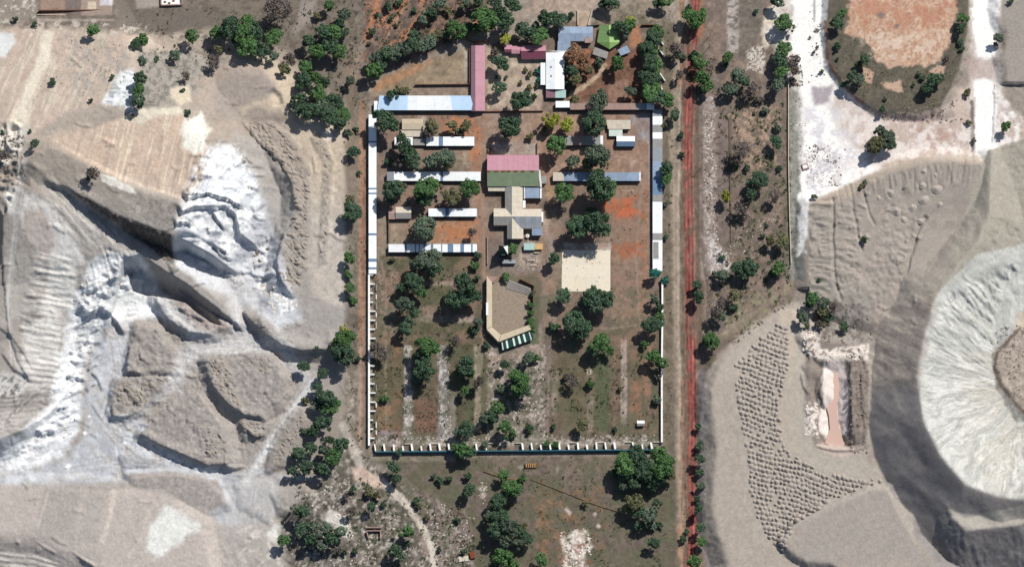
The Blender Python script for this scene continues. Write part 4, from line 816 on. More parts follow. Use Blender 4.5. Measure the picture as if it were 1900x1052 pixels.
for k, nm in enumerate(REG):
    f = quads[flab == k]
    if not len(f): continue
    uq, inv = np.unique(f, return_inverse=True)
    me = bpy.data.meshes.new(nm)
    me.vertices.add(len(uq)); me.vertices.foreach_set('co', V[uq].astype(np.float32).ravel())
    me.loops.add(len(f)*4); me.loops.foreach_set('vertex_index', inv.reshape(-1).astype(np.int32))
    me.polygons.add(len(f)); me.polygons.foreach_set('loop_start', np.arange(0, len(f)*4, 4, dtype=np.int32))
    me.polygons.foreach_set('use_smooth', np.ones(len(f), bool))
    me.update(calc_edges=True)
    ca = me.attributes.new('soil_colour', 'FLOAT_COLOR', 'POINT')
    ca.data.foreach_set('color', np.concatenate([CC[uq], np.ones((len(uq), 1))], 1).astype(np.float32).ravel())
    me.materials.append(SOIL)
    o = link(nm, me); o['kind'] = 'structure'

# ================================================================== BUILDING HELPERS
random.seed(5)
def mesh_obj(name, verts, faces, material, parent=None, smooth=False):
    off = Vector(parent.location) if parent is not None else Vector((0, 0, 0))
    if parent is not None and parent.parent is not None: off = off+Vector(parent.parent.location)
    me = bpy.data.meshes.new(name)
    me.from_pydata([tuple(Vector(v)-off) for v in verts], [], faces)
    me.materials.append(material)
    if smooth:
        for p in me.polygons: p.use_smooth = True
    me.update()
    return link(name, me, parent)
def thing(name, label, cat, loc, group=None):
    o = bpy.data.objects.new(name, None); COL.objects.link(o); o.empty_display_size = 1
    o.location = loc; o['label'] = label; o['category'] = cat
    if group: o['group'] = group
    return o
def tag(o, label, cat, group=None):
    o['label'] = label; o['category'] = cat
    if group: o['group'] = group
    return o
def prism_data(top, depth=None, z0=None):
    """solid under a top outline: either a constant thickness or down to a level"""
    n = len(top)
    bot = [(p[0], p[1], (p[2]-depth) if depth is not None else z0) for p in top]
    a = sum(top[i][0]*top[(i+1) % n][1]-top[(i+1) % n][0]*top[i][1] for i in range(n))
    if a < 0: top = top[::-1]; bot = bot[::-1]
    f = [tuple(range(n)), tuple(range(2*n-1, n-1, -1))]
    for i in range(n):
        j = (i+1) % n; f.append((i, n+i, n+j, j))
    return top+bot, f
def prism(name, top, material, parent=None, depth=None, z0=None):
    v, f = prism_data(list(top), depth, z0)
    return mesh_obj(name, v, f, material, parent)
def box(name, x0, x1, y0, y1, z0, z1, material, parent=None):
    return prism(name, [(x0, y0, z1), (x1, y0, z1), (x1, y1, z1), (x0, y1, z1)], material, parent, z0=z0)
def lerp(a, b, t): return tuple(a[i]+(b[i]-a[i])*t for i in range(3))

WHITE = mat('white_sheet', (252, 255, 255), .45, .03, .5, wave='X', spec=.35, objvar=.05, stain=(214, 224, 234))
PALEB = mat('pale_blue_sheet', (196, 224, 250), .4, .05, .4, wave='X', spec=.4, objvar=.06)
BLUEG = mat('blue_grey_sheet', (146, 164, 186), .5, .10, .3, wave='X', objvar=.08, stain=(120, 134, 152))
GREYS = mat('grey_sheet', (150, 156, 162), .6, .10, .4, wave='X', objvar=.08)
DULLB = mat('dull_blue_sheet', (112, 138, 166), .6, .08, .4, wave='X')  # dull blue for roof panels, gaps and one south slope
PINK = mat('pink_sheet', (190, 140, 154), .55, .05, .4, wave='X', objvar=.03, stain=(176, 124, 138))
MAUVE = mat('mauve_sheet', (160, 126, 140), .6, .06, .4, wave='Y', objvar=.03)
MAROON = mat('maroon_sheet', (124, 72, 90), .6, .08, .4, wave='X')
GREENR = mat('green_sheet', (124, 140, 112), .6, .08, .4, wave='X', stain=(150, 156, 136))
LIME = mat('lime_green_sheet', (152, 188, 116), .5, .05, .4, wave='X')
CREAM = mat('cream_sheet', (208, 198, 180), .7, .08, .5, wave='X', stain=(182, 172, 156))
FIBRE = mat('grey_fibre_sheet', (156, 154, 150), .8, .10, .5, wave='X', stain=(128, 128, 126))
RUSTY = mat('brown_pink_sheet', (168, 142, 132), .75, .10, .6, wave='X', stain=(140, 112, 98))
CREAMY = mat('yellowed_cream_sheet', (196, 182, 158), .7, .07, .5, wave='X', stain=(186, 172, 148))
TEAL = mat('teal_paint', (44, 104, 124), .7, .08, .5)
BLUEW = mat('blue_paint', (66, 100, 140), .7, .08, .5)
DKGRN = mat('dark_green_paint', (36, 74, 68), .6, .1, .5)
PLAST = mat('cream_plaster', (214, 196, 168), .85, .08, .6, stain=(180, 158, 134))
WWALL = mat('whitewashed_wall', (250, 250, 246), .85, .05, .6, stain=(214, 212, 206))
BRICK = mat('brown_brick', (120, 86, 70), .9, .15, 2)
CONC = mat('pale_concrete', (232, 222, 202), .9, .06, .35, stain=(196, 180, 154), bump=.1)
GCON = mat('grey_concrete', (164, 158, 152), .9, .12, .8, stain=(136, 128, 122))
DOORM = mat('dark_door', (60, 52, 48), .7, .1, 1)
GLASS = mat('window_glass', (40, 50, 60), .15, .05, 1, spec=.6)
WOOD = mat('weathered_wood', (166, 132, 92), .85, .15, 1.5)
METAL = mat('galvanised_metal', (170, 174, 178), .4, .05, 1, metal=.6)
RUST = mat('rust', (136, 76, 52), .85, .2, 2)
MESHW = mat('fence_wire', (150, 140, 128), .6, .1, 1)

def openings(root, x0, x1, y, h, n, wall_dir=-1):
    """doors and windows along a south wall (world coordinates)"""
    for i in range(n):
        cx = x0+(x1-x0)*(i+.5)/n
        if i % 2 == 0:
            box('door', cx-.45, cx+.45, y-.05, y+.05, 0, min(2.0, h-.3), DOORM, root)
        else:
            wn = box('window', cx-.7, cx+.7, y-.05, y+.05, .95, min(1.95, h-.3), GLASS, root)
def sheets(root, A, B, Cc, Dd, n, m, name='roof_sheet', th=.07, gap=.03):
    """split a roof slope (A-B ridge edge, D-C eave edge) into n sheets side by side"""
    for i in range(n):
        t0, t1 = i/n, (i+1)/n
        ln = max(.1, (Vector(A)-Vector(B)).length); g = gap/ln/2
        a, b_ = lerp(A, B, t0+(g if i else 0)), lerp(A, B, t1-(g if i < n-1 else 0))
        d, c = lerp(Dd, Cc, t0+(g if i else 0)), lerp(Dd, Cc, t1-(g if i < n-1 else 0))
        j = random.uniform(0, .015)
        prism(name, [(p[0], p[1], p[2]+j) for p in (a, b_, c, d)], m, root, depth=th)
def row(name, label, cat, x0, y0, x1, y1, segs, h=2.6, rise=.5, ax='x', wall=TEAL, group=None, wide=22, nd=0, skew=(0, 0), inset=.25):
    """long low building under a single-slope sheet roof; segs = [(to_pixel, material, step)] along its length"""
    zn, zs = h+rise, h
    if ax == 'x':
        A, B = P(x0+skew[0], y0, zn), P(x1+skew[1], y0, zn); Dd, Cc = P(x0, y1, zs), P(x1, y1, zs)
        lo, hi = x0, x1
    else:                                    # length runs north-south; high edge on the east
        A, B = P(x1, y0, zn), P(x1, y1, zn); Dd, Cc = P(x0, y0, zs), P(x0, y1, zs)
        lo, hi = y0, y1
    mid = lerp(lerp(A, B, .5), lerp(Dd, Cc, .5), .5)
    root = thing(name, label, cat, (mid[0], mid[1], 0), group)
    prev = lo
    for to, m, dz in segs:
        t0, t1 = (prev-lo)/(hi-lo), (to-lo)/(hi-lo)
        up = lambda p: (p[0], p[1], p[2]+dz)
        sheets(root, up(lerp(A, B, t0)), up(lerp(A, B, t1)), up(lerp(Dd, Cc, t1)), up(lerp(Dd, Cc, t0)), max(1, round((to-prev)/wide)), m)
        prev = to
    # walls follow the roof outline, drawn in
    q = [A, B, Cc, Dd]; cx = sum(p[0] for p in q)/4; cy = sum(p[1] for p in q)/4
    ins = []
    for p in q:
        ins.append((p[0]-math.copysign(inset, p[0]-cx), p[1]-math.copysign(inset, p[1]-cy), p[2]-.12))
    prism('wall', ins, wall, root, z0=-.3)
    if nd and ax == 'x':
        openings(root, ins[3][0]+.6, ins[2][0]-.6, ins[3][1], h, nd)
    return root
def gable(root, x0, y0, x1, y1, ax, ma, mb, h, rise, wall, n=(4, 4), ridge=None, hip=(0, 0), inset=.25, wname='wall', y0b=None):
    """gable or hipped roof on walls; ax = direction of the ridge. ma = north or west slope, mb = south or east slope.
       ridge = pixel row/column of the ridge as seen in the photo; hip = pixels the ridge ends are drawn in"""
    zr = h+rise
    if ax == 'x':
        r = ridge if ridge is not None else (y0+y1)/2
        R0, R1 = P(x0+hip[0], r, zr), P(x1-hip[1], r, zr)
        N0, N1, S0, S1 = P(x0, y0, h), P(x1, y0, h), P(x0, y1, h), P(x1, y1, h)
        sheets(root, R0, R1, N1, N0, n[0], ma); sheets(root, R0, R1, S1, S0, n[1], mb)
        ends = [(S0, N0, R0, hip[0], ma), (N1, S1, R1, hip[1], mb)]
        outline = [N0, N1, S1, S0]
    else:
        r = ridge if ridge is not None else (x0+x1)/2
        R0, R1 = P(r, y0+hip[0], zr), P(r, y1-hip[1], zr)
        W0, W1, E0, E1 = P(x0, y0, h), P(x0, y1, h), P(x1, y0, h), P(x1, y1, h)
        sheets(root, R0, R1, W1, W0, n[0], ma); sheets(root, R0, R1, E1, E0, n[1], mb)
        ends = [(W0, E0, R0, hip[0], ma), (E1, W1, R1, hip[1], mb)]
        outline = [W0, E0, E1, W1]
    for a, b_, r_, hp, m in ends:
        if hp: prism('hip_sheet', [a, b_, r_], m, root, depth=.07)
    cx = sum(p[0] for p in outline)/4; cy = sum(p[1] for p in outline)/4
    f = lambda p, dz: (p[0]-math.copysign(inset, p[0]-cx), p[1]-math.copysign(inset, p[1]-cy), p[2]-dz)
    o = [f(p, .14) for p in outline]
    v = [(p[0], p[1], -.3) for p in o]+o
    fc = [(i, (i+1) % 4, 4+(i+1) % 4, 4+i) for i in range(4)]
    if not any(hip):
        f2 = (lambda p, k: (p[0]-math.copysign(inset, p[0]-cx), p[1], p[2]-.16)) if ax == 'x' else (lambda p, k: (p[0], p[1]-math.copysign(inset, p[1]-cy), p[2]-.16))
        v += [f2(R0, 0), f2(R1, 0)]
        if ax == 'x': fc += [(4, 8, 7), (5, 6, 9)]
        else: fc += [(4, 5, 8), (6, 7, 9)]
    mesh_obj(wname, v, fc, wall, root)
def at(px, py): p = P(px, py, 0); return (p[0], p[1], 0)
def wall_run(name, label, cat, pl, h, th, m, group=None, z=None, part='wall_panel', posts=0, cap=None):
    """free-standing wall along a pixel polyline (its foot), one panel per stretch"""
    pts = [at(*p) for p in pl]
    root = thing(name, label, cat, pts[0], group)
    for a, b_ in zip(pts[:-1], pts[1:]):
        dx, dy = b_[0]-a[0], b_[1]-a[1]; L = math.hypot(dx, dy); nx, ny = -dy/L*th/2, dx/L*th/2
        zz = min(drop(a[0], a[1]), drop(b_[0], b_[1])) if z is None else z
        k = max(1, int(L/12))
        for i in range(k):
            t0, t1 = i/k+(.02/L if i else 0), (i+1)/k-(.02/L if i < k-1 else 0)
            p, q_ = (a[0]+dx*t0, a[1]+dy*t0), (a[0]+dx*t1, a[1]+dy*t1)
            hh = h+random.uniform(-.02, .02)
            prism(part, [(p[0]+nx, p[1]+ny, zz+hh), (q_[0]+nx, q_[1]+ny, zz+hh), (q_[0]-nx, q_[1]-ny, zz+hh), (p[0]-nx, p[1]-ny, zz+hh)], m, root, z0=zz-.3)
            if cap is not None:
                e = 1.25
                prism('coping', [(p[0]+nx*e, p[1]+ny*e, zz+h+.1), (q_[0]+nx*e, q_[1]+ny*e, zz+h+.1), (q_[0]-nx*e, q_[1]-ny*e, zz+h+.1), (p[0]-nx*e, p[1]-ny*e, zz+h+.1)], cap, root, z0=zz+h+.025)
    return root

# ================================================================== BUILDINGS OF THE COMPOUND
W, PB, SG, GR, BG = WHITE, PALEB, DULLB, GREYS, BLUEG
row('sheet_roofed_hall', 'long pale blue and white sheet roofed block on north-west edge of compound', 'building', 700, 178, 880, 205,
    [(740, PB, 0), (756, PB, 0), (790, W, 0), (840, W, 0), (856, PB, 0), (880, PB, 0)], 3.0, .9, nd=13, skew=(4, -7), wide=18)
row('annex', 'small white annex on west end of the pale blue roofed block', 'building', 694, 188, 702.5, 206, [(702.5, W, 0)], 2.4, .3)
DG = 'low dormitory rows with patched white roofs'
row('dormitory_row', 'short white roofed row south of cream shed, two panels split by grey', 'building', 791, 254, 880, 271,
    [(814, W, 0), (822, SG, -.05), (866, W, 0), (880, W, .04)], nd=7, group=DG)
row('shed', 'white roofed shed half under dark tree, west of the short white row', 'shed', 732, 255, 766, 270, [(766, W, 0)], 2.4, .3)
row('shed', 'flat dark grey-green roofed link beside the short white dormitory row', 'shed', 767, 258, 790.5, 270, [(790.5, FIBRE, 0)], 2.0, .2)
row('dormitory_row', 'white roofed row above three round trees, grey stub at west end', 'building', 718, 319, 892, 336,
    [(731, GR, -.1), (775, W, 0), (817, W, 0), (822, SG, -.06), (892, W, 0)], nd=13, group=DG)
row('dormitory_row', 'white roofed row third from north, narrow dark joints in its roof', 'building', 795, 387, 885, 402,
    [(808, W, 0), (812, W, -.06), (826, W, 0), (833, SG, -.05), (853, W, 0), (879, W, .03), (885, W, -.03)], nd=7, group=DG)
row('dormitory_row', 'southernmost dormitory row, white roof striped with blue-grey panels', 'building', 721, 453, 885, 468,
    [(751, W, 0), (754.5, SG, -.06), (770, W, .02), (772, SG, -.06), (777, W, 0), (779, SG, -.05), (785.5, W, .02), (789, SG, -.06), (799, W, 0), (804, SG, -.05), (818.5, W, .02),
     (820.5, SG, -.06), (830.5, W, 0), (841, SG, -.05), (854, W, .02), (861, SG, -.06), (874, W, 0), (877, SG, -.05), (885, W, .02)], nd=12, group=DG, wide=40)
r_ = thing('cottage', 'small grey hipped house with pinkish side room on third row', 'house', at(747, 398))
gable(r_, 734, 384, 763, 406, 'x', CREAM, FIBRE, 2.6, 1.1, BRICK, (2, 2), 395, (0, 0))
gable(r_, 721, 389, 734, 407, 'x', RUSTY, RUSTY, 2.3, .5, BRICK, (1, 1), 396)
r_ = thing('cottage', 'cream sheet roofed shed below the pale blue roofed block', 'shed', at(765, 232))
gable(r_, 746, 221, 785, 241, 'x', CREAMY, CREAMY, 2.5, .4, BRICK, (4, 4), 229)
r_ = thing('lean_to', 'dusty cream lean-to in front of the cream sheet roofed shed', 'shed', at(762, 247))
sheets(r_, P(743, 241, 2.0), P(784, 241, 2.0), P(783, 254, 1.7), P(750, 254, 1.7), 4, CREAM); box('wall', at(752, 252)[0], at(782, 252)[0], at(0, 254)[1], at(0, 244)[1], -.3, 1.6, BRICK, r_)

# west wing and east wing
row('west_wing', 'long narrow white roofed wing along the west side of compound', 'building', 684, 213, 698.5, 508,
    [(222, W, 0), (252, W, 0), (262, W, 0), (265, SG, -.1), (285, W, 0), (304, W, 0), (321, W, .04), (349, W, 0), (352, SG, -.1), (358, W, 0), (361, SG, -.1), (382, W, 0), (409, W, .03), (433, W, 0), (437, SG, -.1),
     (458, W, 0), (480, W, 0), (486, SG, -.1), (496, W, 0), (500, SG, -.1), (508, W, 0)], 2.7, .25, 'y', BLUEW, wide=40)
row('east_wing', 'long narrow wing on the east side, patched grey then bright white roof', 'building', 1211, 203, 1229, 503,
    [(216, GR, 0), (232, W, -.05), (246, FIBRE, 0), (258, W, .04), (274, FIBRE, 0), (300, GR, 0), (330, BG, 0), (362, SG, -.04), (375, FIBRE, 0), (404, W, .05), (433, W, .05), (446, FIBRE, 0), (478, W, .03), (503, W, .03)], 2.8, .3, 'y', BLUEW, wide=40)
r_ = thing('roof_patch', 'square of grey roofing laid on the white southern part of east wing', 'roofing', P(1216, 468, 3))
sheets(r_, P(1222, 449, 3.14), P(1222, 480, 3.14), P(1212, 480, 3.0), P(1212, 449, 3.0), 2, FIBRE)
# east rows
row('dormitory_row', 'grey-brown roofed row in east yard with a white strip at its end', 'building', 1020, 252, 1119, 270,
    [(1062, FIBRE, 0), (1080, RUSTY, -.04), (1114, FIBRE, 0), (1119, W, .06)], 2.6, .4, wall=BRICK, nd=7, wide=14)
row('dormitory_row', 'blue-grey roofed row partly hidden under a large dark tree', 'building', 1026, 320, 1189, 336,
    [(1046, CREAM, 0), (1075, BG, -.04), (1130, BG, 0), (1165, BG, .03), (1186, BG, 0), (1189, W, .05)], 2.6, .5, wall=BLUEW, nd=12, wide=15)
r_ = thing('shed', 'cream and white sheet roofed shed beside grey yard in north-east corner', 'shed', at(1150, 232))
sheets(r_, P(1125, 223, 2.7), P(1170, 223, 2.9), P(1170, 240, 2.6), P(1128, 240, 2.5), 5, CREAM); box('wall', at(1129, 0)[0], at(1169, 0)[0], at(0, 240)[1], at(0, 227)[1], -.3, 2.45, BRICK, r_)
r_ = thing('shed', 'greenish white shed touching the cream shed in north-east corner', 'shed', at(1142, 250))
sheets(r_, P(1130, 241, 2.3), P(1155, 241, 2.3), P(1155, 253, 2.1), P(1130, 253, 2.1), 2, mat('greenish_white_sheet', (208, 220, 212), .5, .05)); box('wall', at(1131, 0)[0], at(1154, 0)[0], at(0, 253)[1], at(0, 244)[1], -.3, 2.0, DKGRN, r_)
r_ = thing('kiosk', 'small gabled shed, bright white north slope and grey south slope', 'shed', at(1161, 262))
gable(r_, 1144, 253, 1178, 272, 'x', WHITE, DULLB, 2.5, 1.2, DKGRN, (2, 2), 262.5)
row('kiosk', 'small white roofed kiosk below the big white roofed hall', 'kiosk', 1031, 188, 1057, 200, [(1057, W, 0)], 2.7, .3, wall=DKGRN, nd=2)
row('lean_to', 'long narrow brown-pink roof along the north edge of east yard', 'building', 1058, 192, 1214, 204,
    [(1100, RUSTY, 0), (1140, RUSTY, -.04), (1180, RUSTY, 0), (1200, GR, .03), (1214, W, 0)], 2.9, .4, wall=BRICK, nd=10, wide=14)

# pink roofed block and its neighbours
r_ = thing('pink_roofed_block', 'long pink roofed block running north to south', 'building', at(888, 146))
gable(r_, 874, 85, 900, 206, 'y', MAUVE, PINK, 2.9, 1.3, PLAST, (8, 8), 882)
r_ = thing('cottage', 'stepped house with pink and maroon roofs near white roofed hall', 'house', at(975, 98))
gable(r_, 936, 84, 950, 97, 'x', PINK, MAROON, 2.5, .5, PLAST, (1, 1), 92); gable(r_, 949, 86, 967, 100, 'x', PINK, PINK, 2.6, .5, PLAST, (2, 2), 93)
gable(r_, 967, 85, 1013, 110, 'x', PINK, MAROON, 2.7, 1.5, PLAST, (4, 4), 95)
r_ = thing('white_roofed_hall', 'large hall under a bright white roof with two small vents', 'building', at(1031, 132))
gable(r_, 1013, 98, 1047, 166, 'y', WHITE, WHITE, 3.4, 1.0, TEAL, (5, 5), 1031, (0, 0))
sheets(r_, P(1016, 95, 3.5), P(1050, 95, 3.5), P(1050, 110, 3.35), P(1047, 98, 3.35), 1, WHITE)
sheets(r_, P(1003, 117, 2.7), P(1012.5, 117, 2.9), P(1012.5, 158, 2.9), P(1003, 158, 2.7), 1, WHITE, 'side_roof')
box('side_wall', at(1004, 0)[0], at(1012, 0)[0], at(0, 158)[1], at(0, 119)[1], -.3, 2.6, TEAL, r_)
for py in (124, 141):
    v = P(1023, py, 4.1); box('vent', v[0]-.35, v[0]+.35, v[1]-.35, v[1]+.35, 3.8, 4.5, GREYS, r_)
r_ = thing('porch', 'lower porch on the south end of white hall, maroon and pale teal roof', 'porch', at(1031, 176))
sheets(r_, P(1013, 167, 2.8), P(1030, 167, 2.8), P(1030, 182, 2.4), P(1013, 182, 2.4), 2, mat('dull_maroon_sheet', (138, 104, 116), .7, .08))
sheets(r_, P(1030.3, 167, 2.9), P(1050, 167, 2.9), P(1050, 182, 2.5), P(1030.3, 182, 2.5), 2, mat('pale_teal_sheet', (176, 204, 198), .6, .06))
box('wall', at(1014, 0)[0], at(1049, 0)[0], at(0, 182)[1], at(0, 170)[1], -.3, 2.3, MAROON, r_)
r_ = thing('blue_grey_house', 'L-shaped house with blue-grey roof north of white hall', 'house', at(1066, 70))
gable(r_, 1036, 50, 1100, 77, 'x', BLUEG, BLUEG, 2.9, .9, PLAST, (6, 6), 62); sheets(r_, P(1035, 77, 2.95), P(1059, 77, 2.95), P(1058, 97, 2.6), P(1034, 97, 2.6), 3, BLUEG)
box('wing_wall', at(1036, 0)[0], at(1057, 0)[0], at(0, 97)[1], at(0, 78)[1], -.3, 2.5, PLAST, r_)
r_ = thing('box_room', 'small pinkish flat roofed room on corner of blue-grey house', 'room', at(1092, 73))
prism('roof', [P(1085, 70, 3.4), P(1098, 70, 3.4), P(1098, 80, 3.4), P(1085, 80, 3.4)], RUSTY, r_, depth=.2); box('wall', at(1086, 0)[0], at(1097.5, 0)[0], at(0, 80)[1], at(0, 72.5)[1], -.3, 3.19, PLAST, r_)
r_ = thing('green_roofed_house', 'house with bright green hipped roof, gold-leaved tree at its corner', 'house', at(1130, 70))
za, zb = 2.8, 4.8
R0, R1 = P(1130, 47, zb), P(1131, 79, zb); NW, NE = P(1113, 47, za), P(1146, 47, za); Wc, Ec = P(1108, 79, za), P(1151, 79, za); Sp = P(1131, 92, za)
sheets(r_, R0, R1, Wc, NW, 4, mat('mid_green_sheet', (122, 152, 98), .6, .06, .4, wave='X')); sheets(r_, R0, R1, Ec, NE, 4, LIME); prism('hip_sheet', [R1, Wc, Sp], LIME, r_, depth=.07); prism('hip_sheet', [R1, Sp, Ec], LIME, r_, depth=.07)
k = .93; ctr = P(1130, 70, za)
prism('wall', [tuple(ctr[i]+(p[i]-ctr[i])*k if i < 2 else za-.15 for i in range(3)) for p in (NW, NE, Ec, Sp, Wc)], PLAST, r_, z0=-.3)
r_ = thing('veranda', 'grey veranda roof on the south-west side of green roofed house', 'veranda', at(1113, 100))
sheets(r_, P(1104, 88, 2.5), P(1129, 97, 2.5), P(1126, 110, 2.2), P(1099, 101, 2.2), 3, FIBRE)
for q_ in ((1101, 100), (1113, 104), (1125, 108)):
    v = P(q_[0], q_[1], 2.1); box('post', v[0]-.1, v[0]+.1, v[1]+.1, v[1]+.3, -.2, 2.1, PLAST, r_)
r_ = thing('veranda', 'blue-grey veranda roof on south-east side of green roofed house', 'veranda', at(1158, 95))
sheets(r_, P(1146, 93, 2.5), P(1163, 85, 2.5), P(1170, 97, 2.2), P(1152, 104, 2.2), 3, BLUEG)
for q_ in ((1153, 103), (1169, 97)):
    v = P(q_[0], q_[1], 2.1); box('post', v[0]-.1, v[0]+.1, v[1]+.1, v[1]+.3, -.2, 2.1, PLAST, r_)

# main hall
r_ = thing('main_hall', 'big central hall with pink north roof slope and green south slope', 'building', at(952, 317))
gable(r_, 904, 288, 1000, 346, 'x', PINK, GREENR, 4.4, 2.4, PLAST, (10, 10), 316.5)
sheets(r_, P(905, 345.5, 3.6), P(938, 345.5, 3.6), P(938, 355, 3.3), P(906, 355, 3.3), 4, CREAM, 'porch_sheet'); box('porch_wall', at(907, 0)[0], at(936, 0)[0], at(0, 354)[1], at(0, 347)[1], -.3, 3.2, PLAST, r_)
sp = P(1000, 317, 6.7)
prism('gable_wall', [P(999, 315, 6.8), P(1002.5, 316, 6.8), P(1005.5, 347, 4.6), P(1002, 347, 4.6)], WWALL, r_, depth=.6)
prism('parapet', [P(1002, 347.5, 3.8), P(1005, 347.5, 3.8), P(1005, 368, 3.8), P(1002, 368, 3.8)], WWALL, r_, z0=-.3)
for px in (908, 920, 932, 944, 957, 971, 988):
    v = P(px+random.uniform(-2, 2), 317.5, 6.8); prism('ridge_cap', [(v[0]-1.1, v[1]+.25, 6.93), (v[0]+1.0, v[1]+.25, 6.93), (v[0]+1.2, v[1]-.55, 6.75), (v[0]-.9, v[1]-.6, 6.75)], RUST, r_, depth=.05)
r_ = thing('courtyard_roof', 'flat blue-grey roof with white rim tucked behind the main hall', 'roof', at(987, 358))
sheets(r_, P(974, 347.5, 3.5), P(1001, 347.5, 3.5), P(1001, 368, 3.3), P(974, 368, 3.3), 3, BLUEG); box('wall', at(975, 0)[0], at(1000, 0)[0], at(0, 368)[1], at(0, 352)[1], -.3, 3.15, PLAST, r_)
prism('rim', [P(972, 346.5, 3.7), P(973.7, 346.5, 3.7), P(973.7, 369, 3.7), P(972, 369, 3.7)], WWALL, r_, depth=.5)
row('shed', 'little grey shed against the east gable of main hall', 'shed', 1004.5, 327, 1014, 341, [(1014, FIBRE, 0)], 2.3, .3, wall=BRICK)
# cross-shaped hall with a steeple
r_ = thing('cross_shaped_hall', 'cross-shaped hall with cream and grey sheet roofs south of main hall', 'building', at(955, 395))
gable(r_, 937, 346.5, 970, 403, 'y', FIBRE, CREAM, 3.6, 1.8, PLAST, (6, 6), 950)
gable(r_, 916, 387, 956, 418, 'x', CREAM, FIBRE, 3.7, 1.9, PLAST, (4, 4), 402); gable(r_, 955, 388, 1005, 424, 'x', CREAM, GREYS, 3.7, 1.9, PLAST, (5, 5), 402)
gable(r_, 941, 404, 971, 443, 'y', FIBRE, CREAM, 3.4, 1.9, PLAST, (4, 4), 950)
sheets(r_, P(987, 423, 3.65), P(1006, 423, 3.65), P(1006, 437, 3.1), P(987, 437, 3.1), 2, BLUEG, 'wing_sheet'); box('wing_wall', at(988, 0)[0], at(1005, 0)[0], at(0, 437)[1], at(0, 424)[1], -.3, 3.0, PLAST, r_)
prism('gable_wall', [P(1005, 393, 4.8), P(1008, 393, 4.8), P(1008, 412, 4.6), P(1005, 412, 4.6)], WWALL, r_, z0=-.3)
sheets(r_, P(970.5, 372, 3.5), P(975, 372, 3.5), P(975, 386, 3.4), P(970.5, 386, 3.4), 1, WHITE, 'canopy_sheet')
t = at(936, 470)
r_ = thing('steeple', 'dark green pointed steeple with one white face at south end of cross-shaped hall', 'tower', t)
hw = 2.6
cc = P(934, 464, 6.2)
v = [(cc[0]-hw, cc[1]-hw, 6.2), (cc[0]+hw, cc[1]-hw, 6.2), (cc[0]+hw, cc[1]+hw, 6.2), (cc[0]-hw, cc[1]+hw, 6.2), (cc[0], cc[1], 13.5)]
mesh_obj('spire', v, [(0, 1, 4), (2, 3, 4), (3, 0, 4), (3, 2, 1, 0)], DKGRN, r_)
mesh_obj('spire_face', [v[1], v[2], v[4]], [(0, 1, 2)], WWALL, r_)
box('tower_wall', cc[0]-2.3, cc[0]+2.3, cc[1]-2.3, cc[1]+2.3, -.3, 6.19, DKGRN, r_)
mesh_obj('louvre', [(cc[0]-1, cc[1]-2.36, 3.6), (cc[0]+1, cc[1]-2.36, 3.6), (cc[0]+1, cc[1]-2.36, 5.4), (cc[0]-1, cc[1]-2.36, 5.4), (cc[0]-1, cc[1]-2.29, 3.6), (cc[0]+1, cc[1]-2.29, 3.6), (cc[0]+1, cc[1]-2.29, 5.4), (cc[0]-1, cc[1]-2.29, 5.4)],
         [(0, 1, 2, 3), (7, 6, 5, 4), (0, 4, 5, 1), (1, 5, 6, 2), (2, 6, 7, 3), (3, 7, 4, 0)], WWALL, r_)
row('lean_to', 'low grey flat roof over a bench south of the steeple', 'shelter', 932, 482, 957, 489, [(957, GR, 0)], 2.0, .15, wall=DOORM)
row('lean_to', 'pale green-grey lean-to roof behind the east arm of cross-shaped hall', 'shed', 972, 451, 992, 464, [(992, mat('pale_teal_sheet', (176, 204, 198), .6, .06), 0)], 2.0, .3, wall=BRICK)
row('lean_to', 'yellow-tan sheet roof beside the dusty path', 'shed', 992.5, 452, 1007, 463, [(1007, mat('tan_sheet', (216, 178, 122), .7, .1), 0)], 1.8, .25, wall=BRICK)
for i, (px, py, w_, hh, lb) in enumerate(((985, 484, 2.4, .8, 'pinkish white stack of boards in the yard south of lean-tos'), (996, 470, 1.8, 1.0, 'white crate in the yard south of the tan lean-to'), (989, 493, 2.2, .6, 'pale pile of boards nearest the walled yard'))):
    g0 = at(px, py); o = thing('board_stack', lb, 'stack', g0)
    for kx in range(4): box('board', g0[0]-w_+kx*.12, g0[0]+w_-kx*.2, g0[1]-.5+.1*kx, g0[1]+.5-.05*kx, kx*hh/4, (kx+.92)*hh/4, CREAM if kx % 2 else RUSTY, o)
o = thing('water_drum', 'round whitish drum in the notch of cross-shaped hall', 'tank', at(979, 439))
v = []; f = []
for k in range(12):
    a = k/12*2*math.pi
    v += [(at(979, 439)[0]+1.0*math.cos(a), at(979, 439)[1]+1.0*math.sin(a), -.1), (at(979, 439)[0]+1.0*math.cos(a), at(979, 439)[1]+1.0*math.sin(a), 1.7)]
f = [(2*k, 2*((k+1) % 12), 2*((k+1) % 12)+1, 2*k+1) for k in range(12)]+[tuple(2*k+1 for k in range(12))]
mesh_obj('drum', v, f, WWALL, o)
v2 = [(at(979, 439)[0]+.4*math.cos(k/8*6.283), at(979, 439)[1]+.4*math.sin(k/8*6.283), 1.82 if True else 0) for k in range(8)]
prism('lid', v2, GREYS, o, depth=.14)

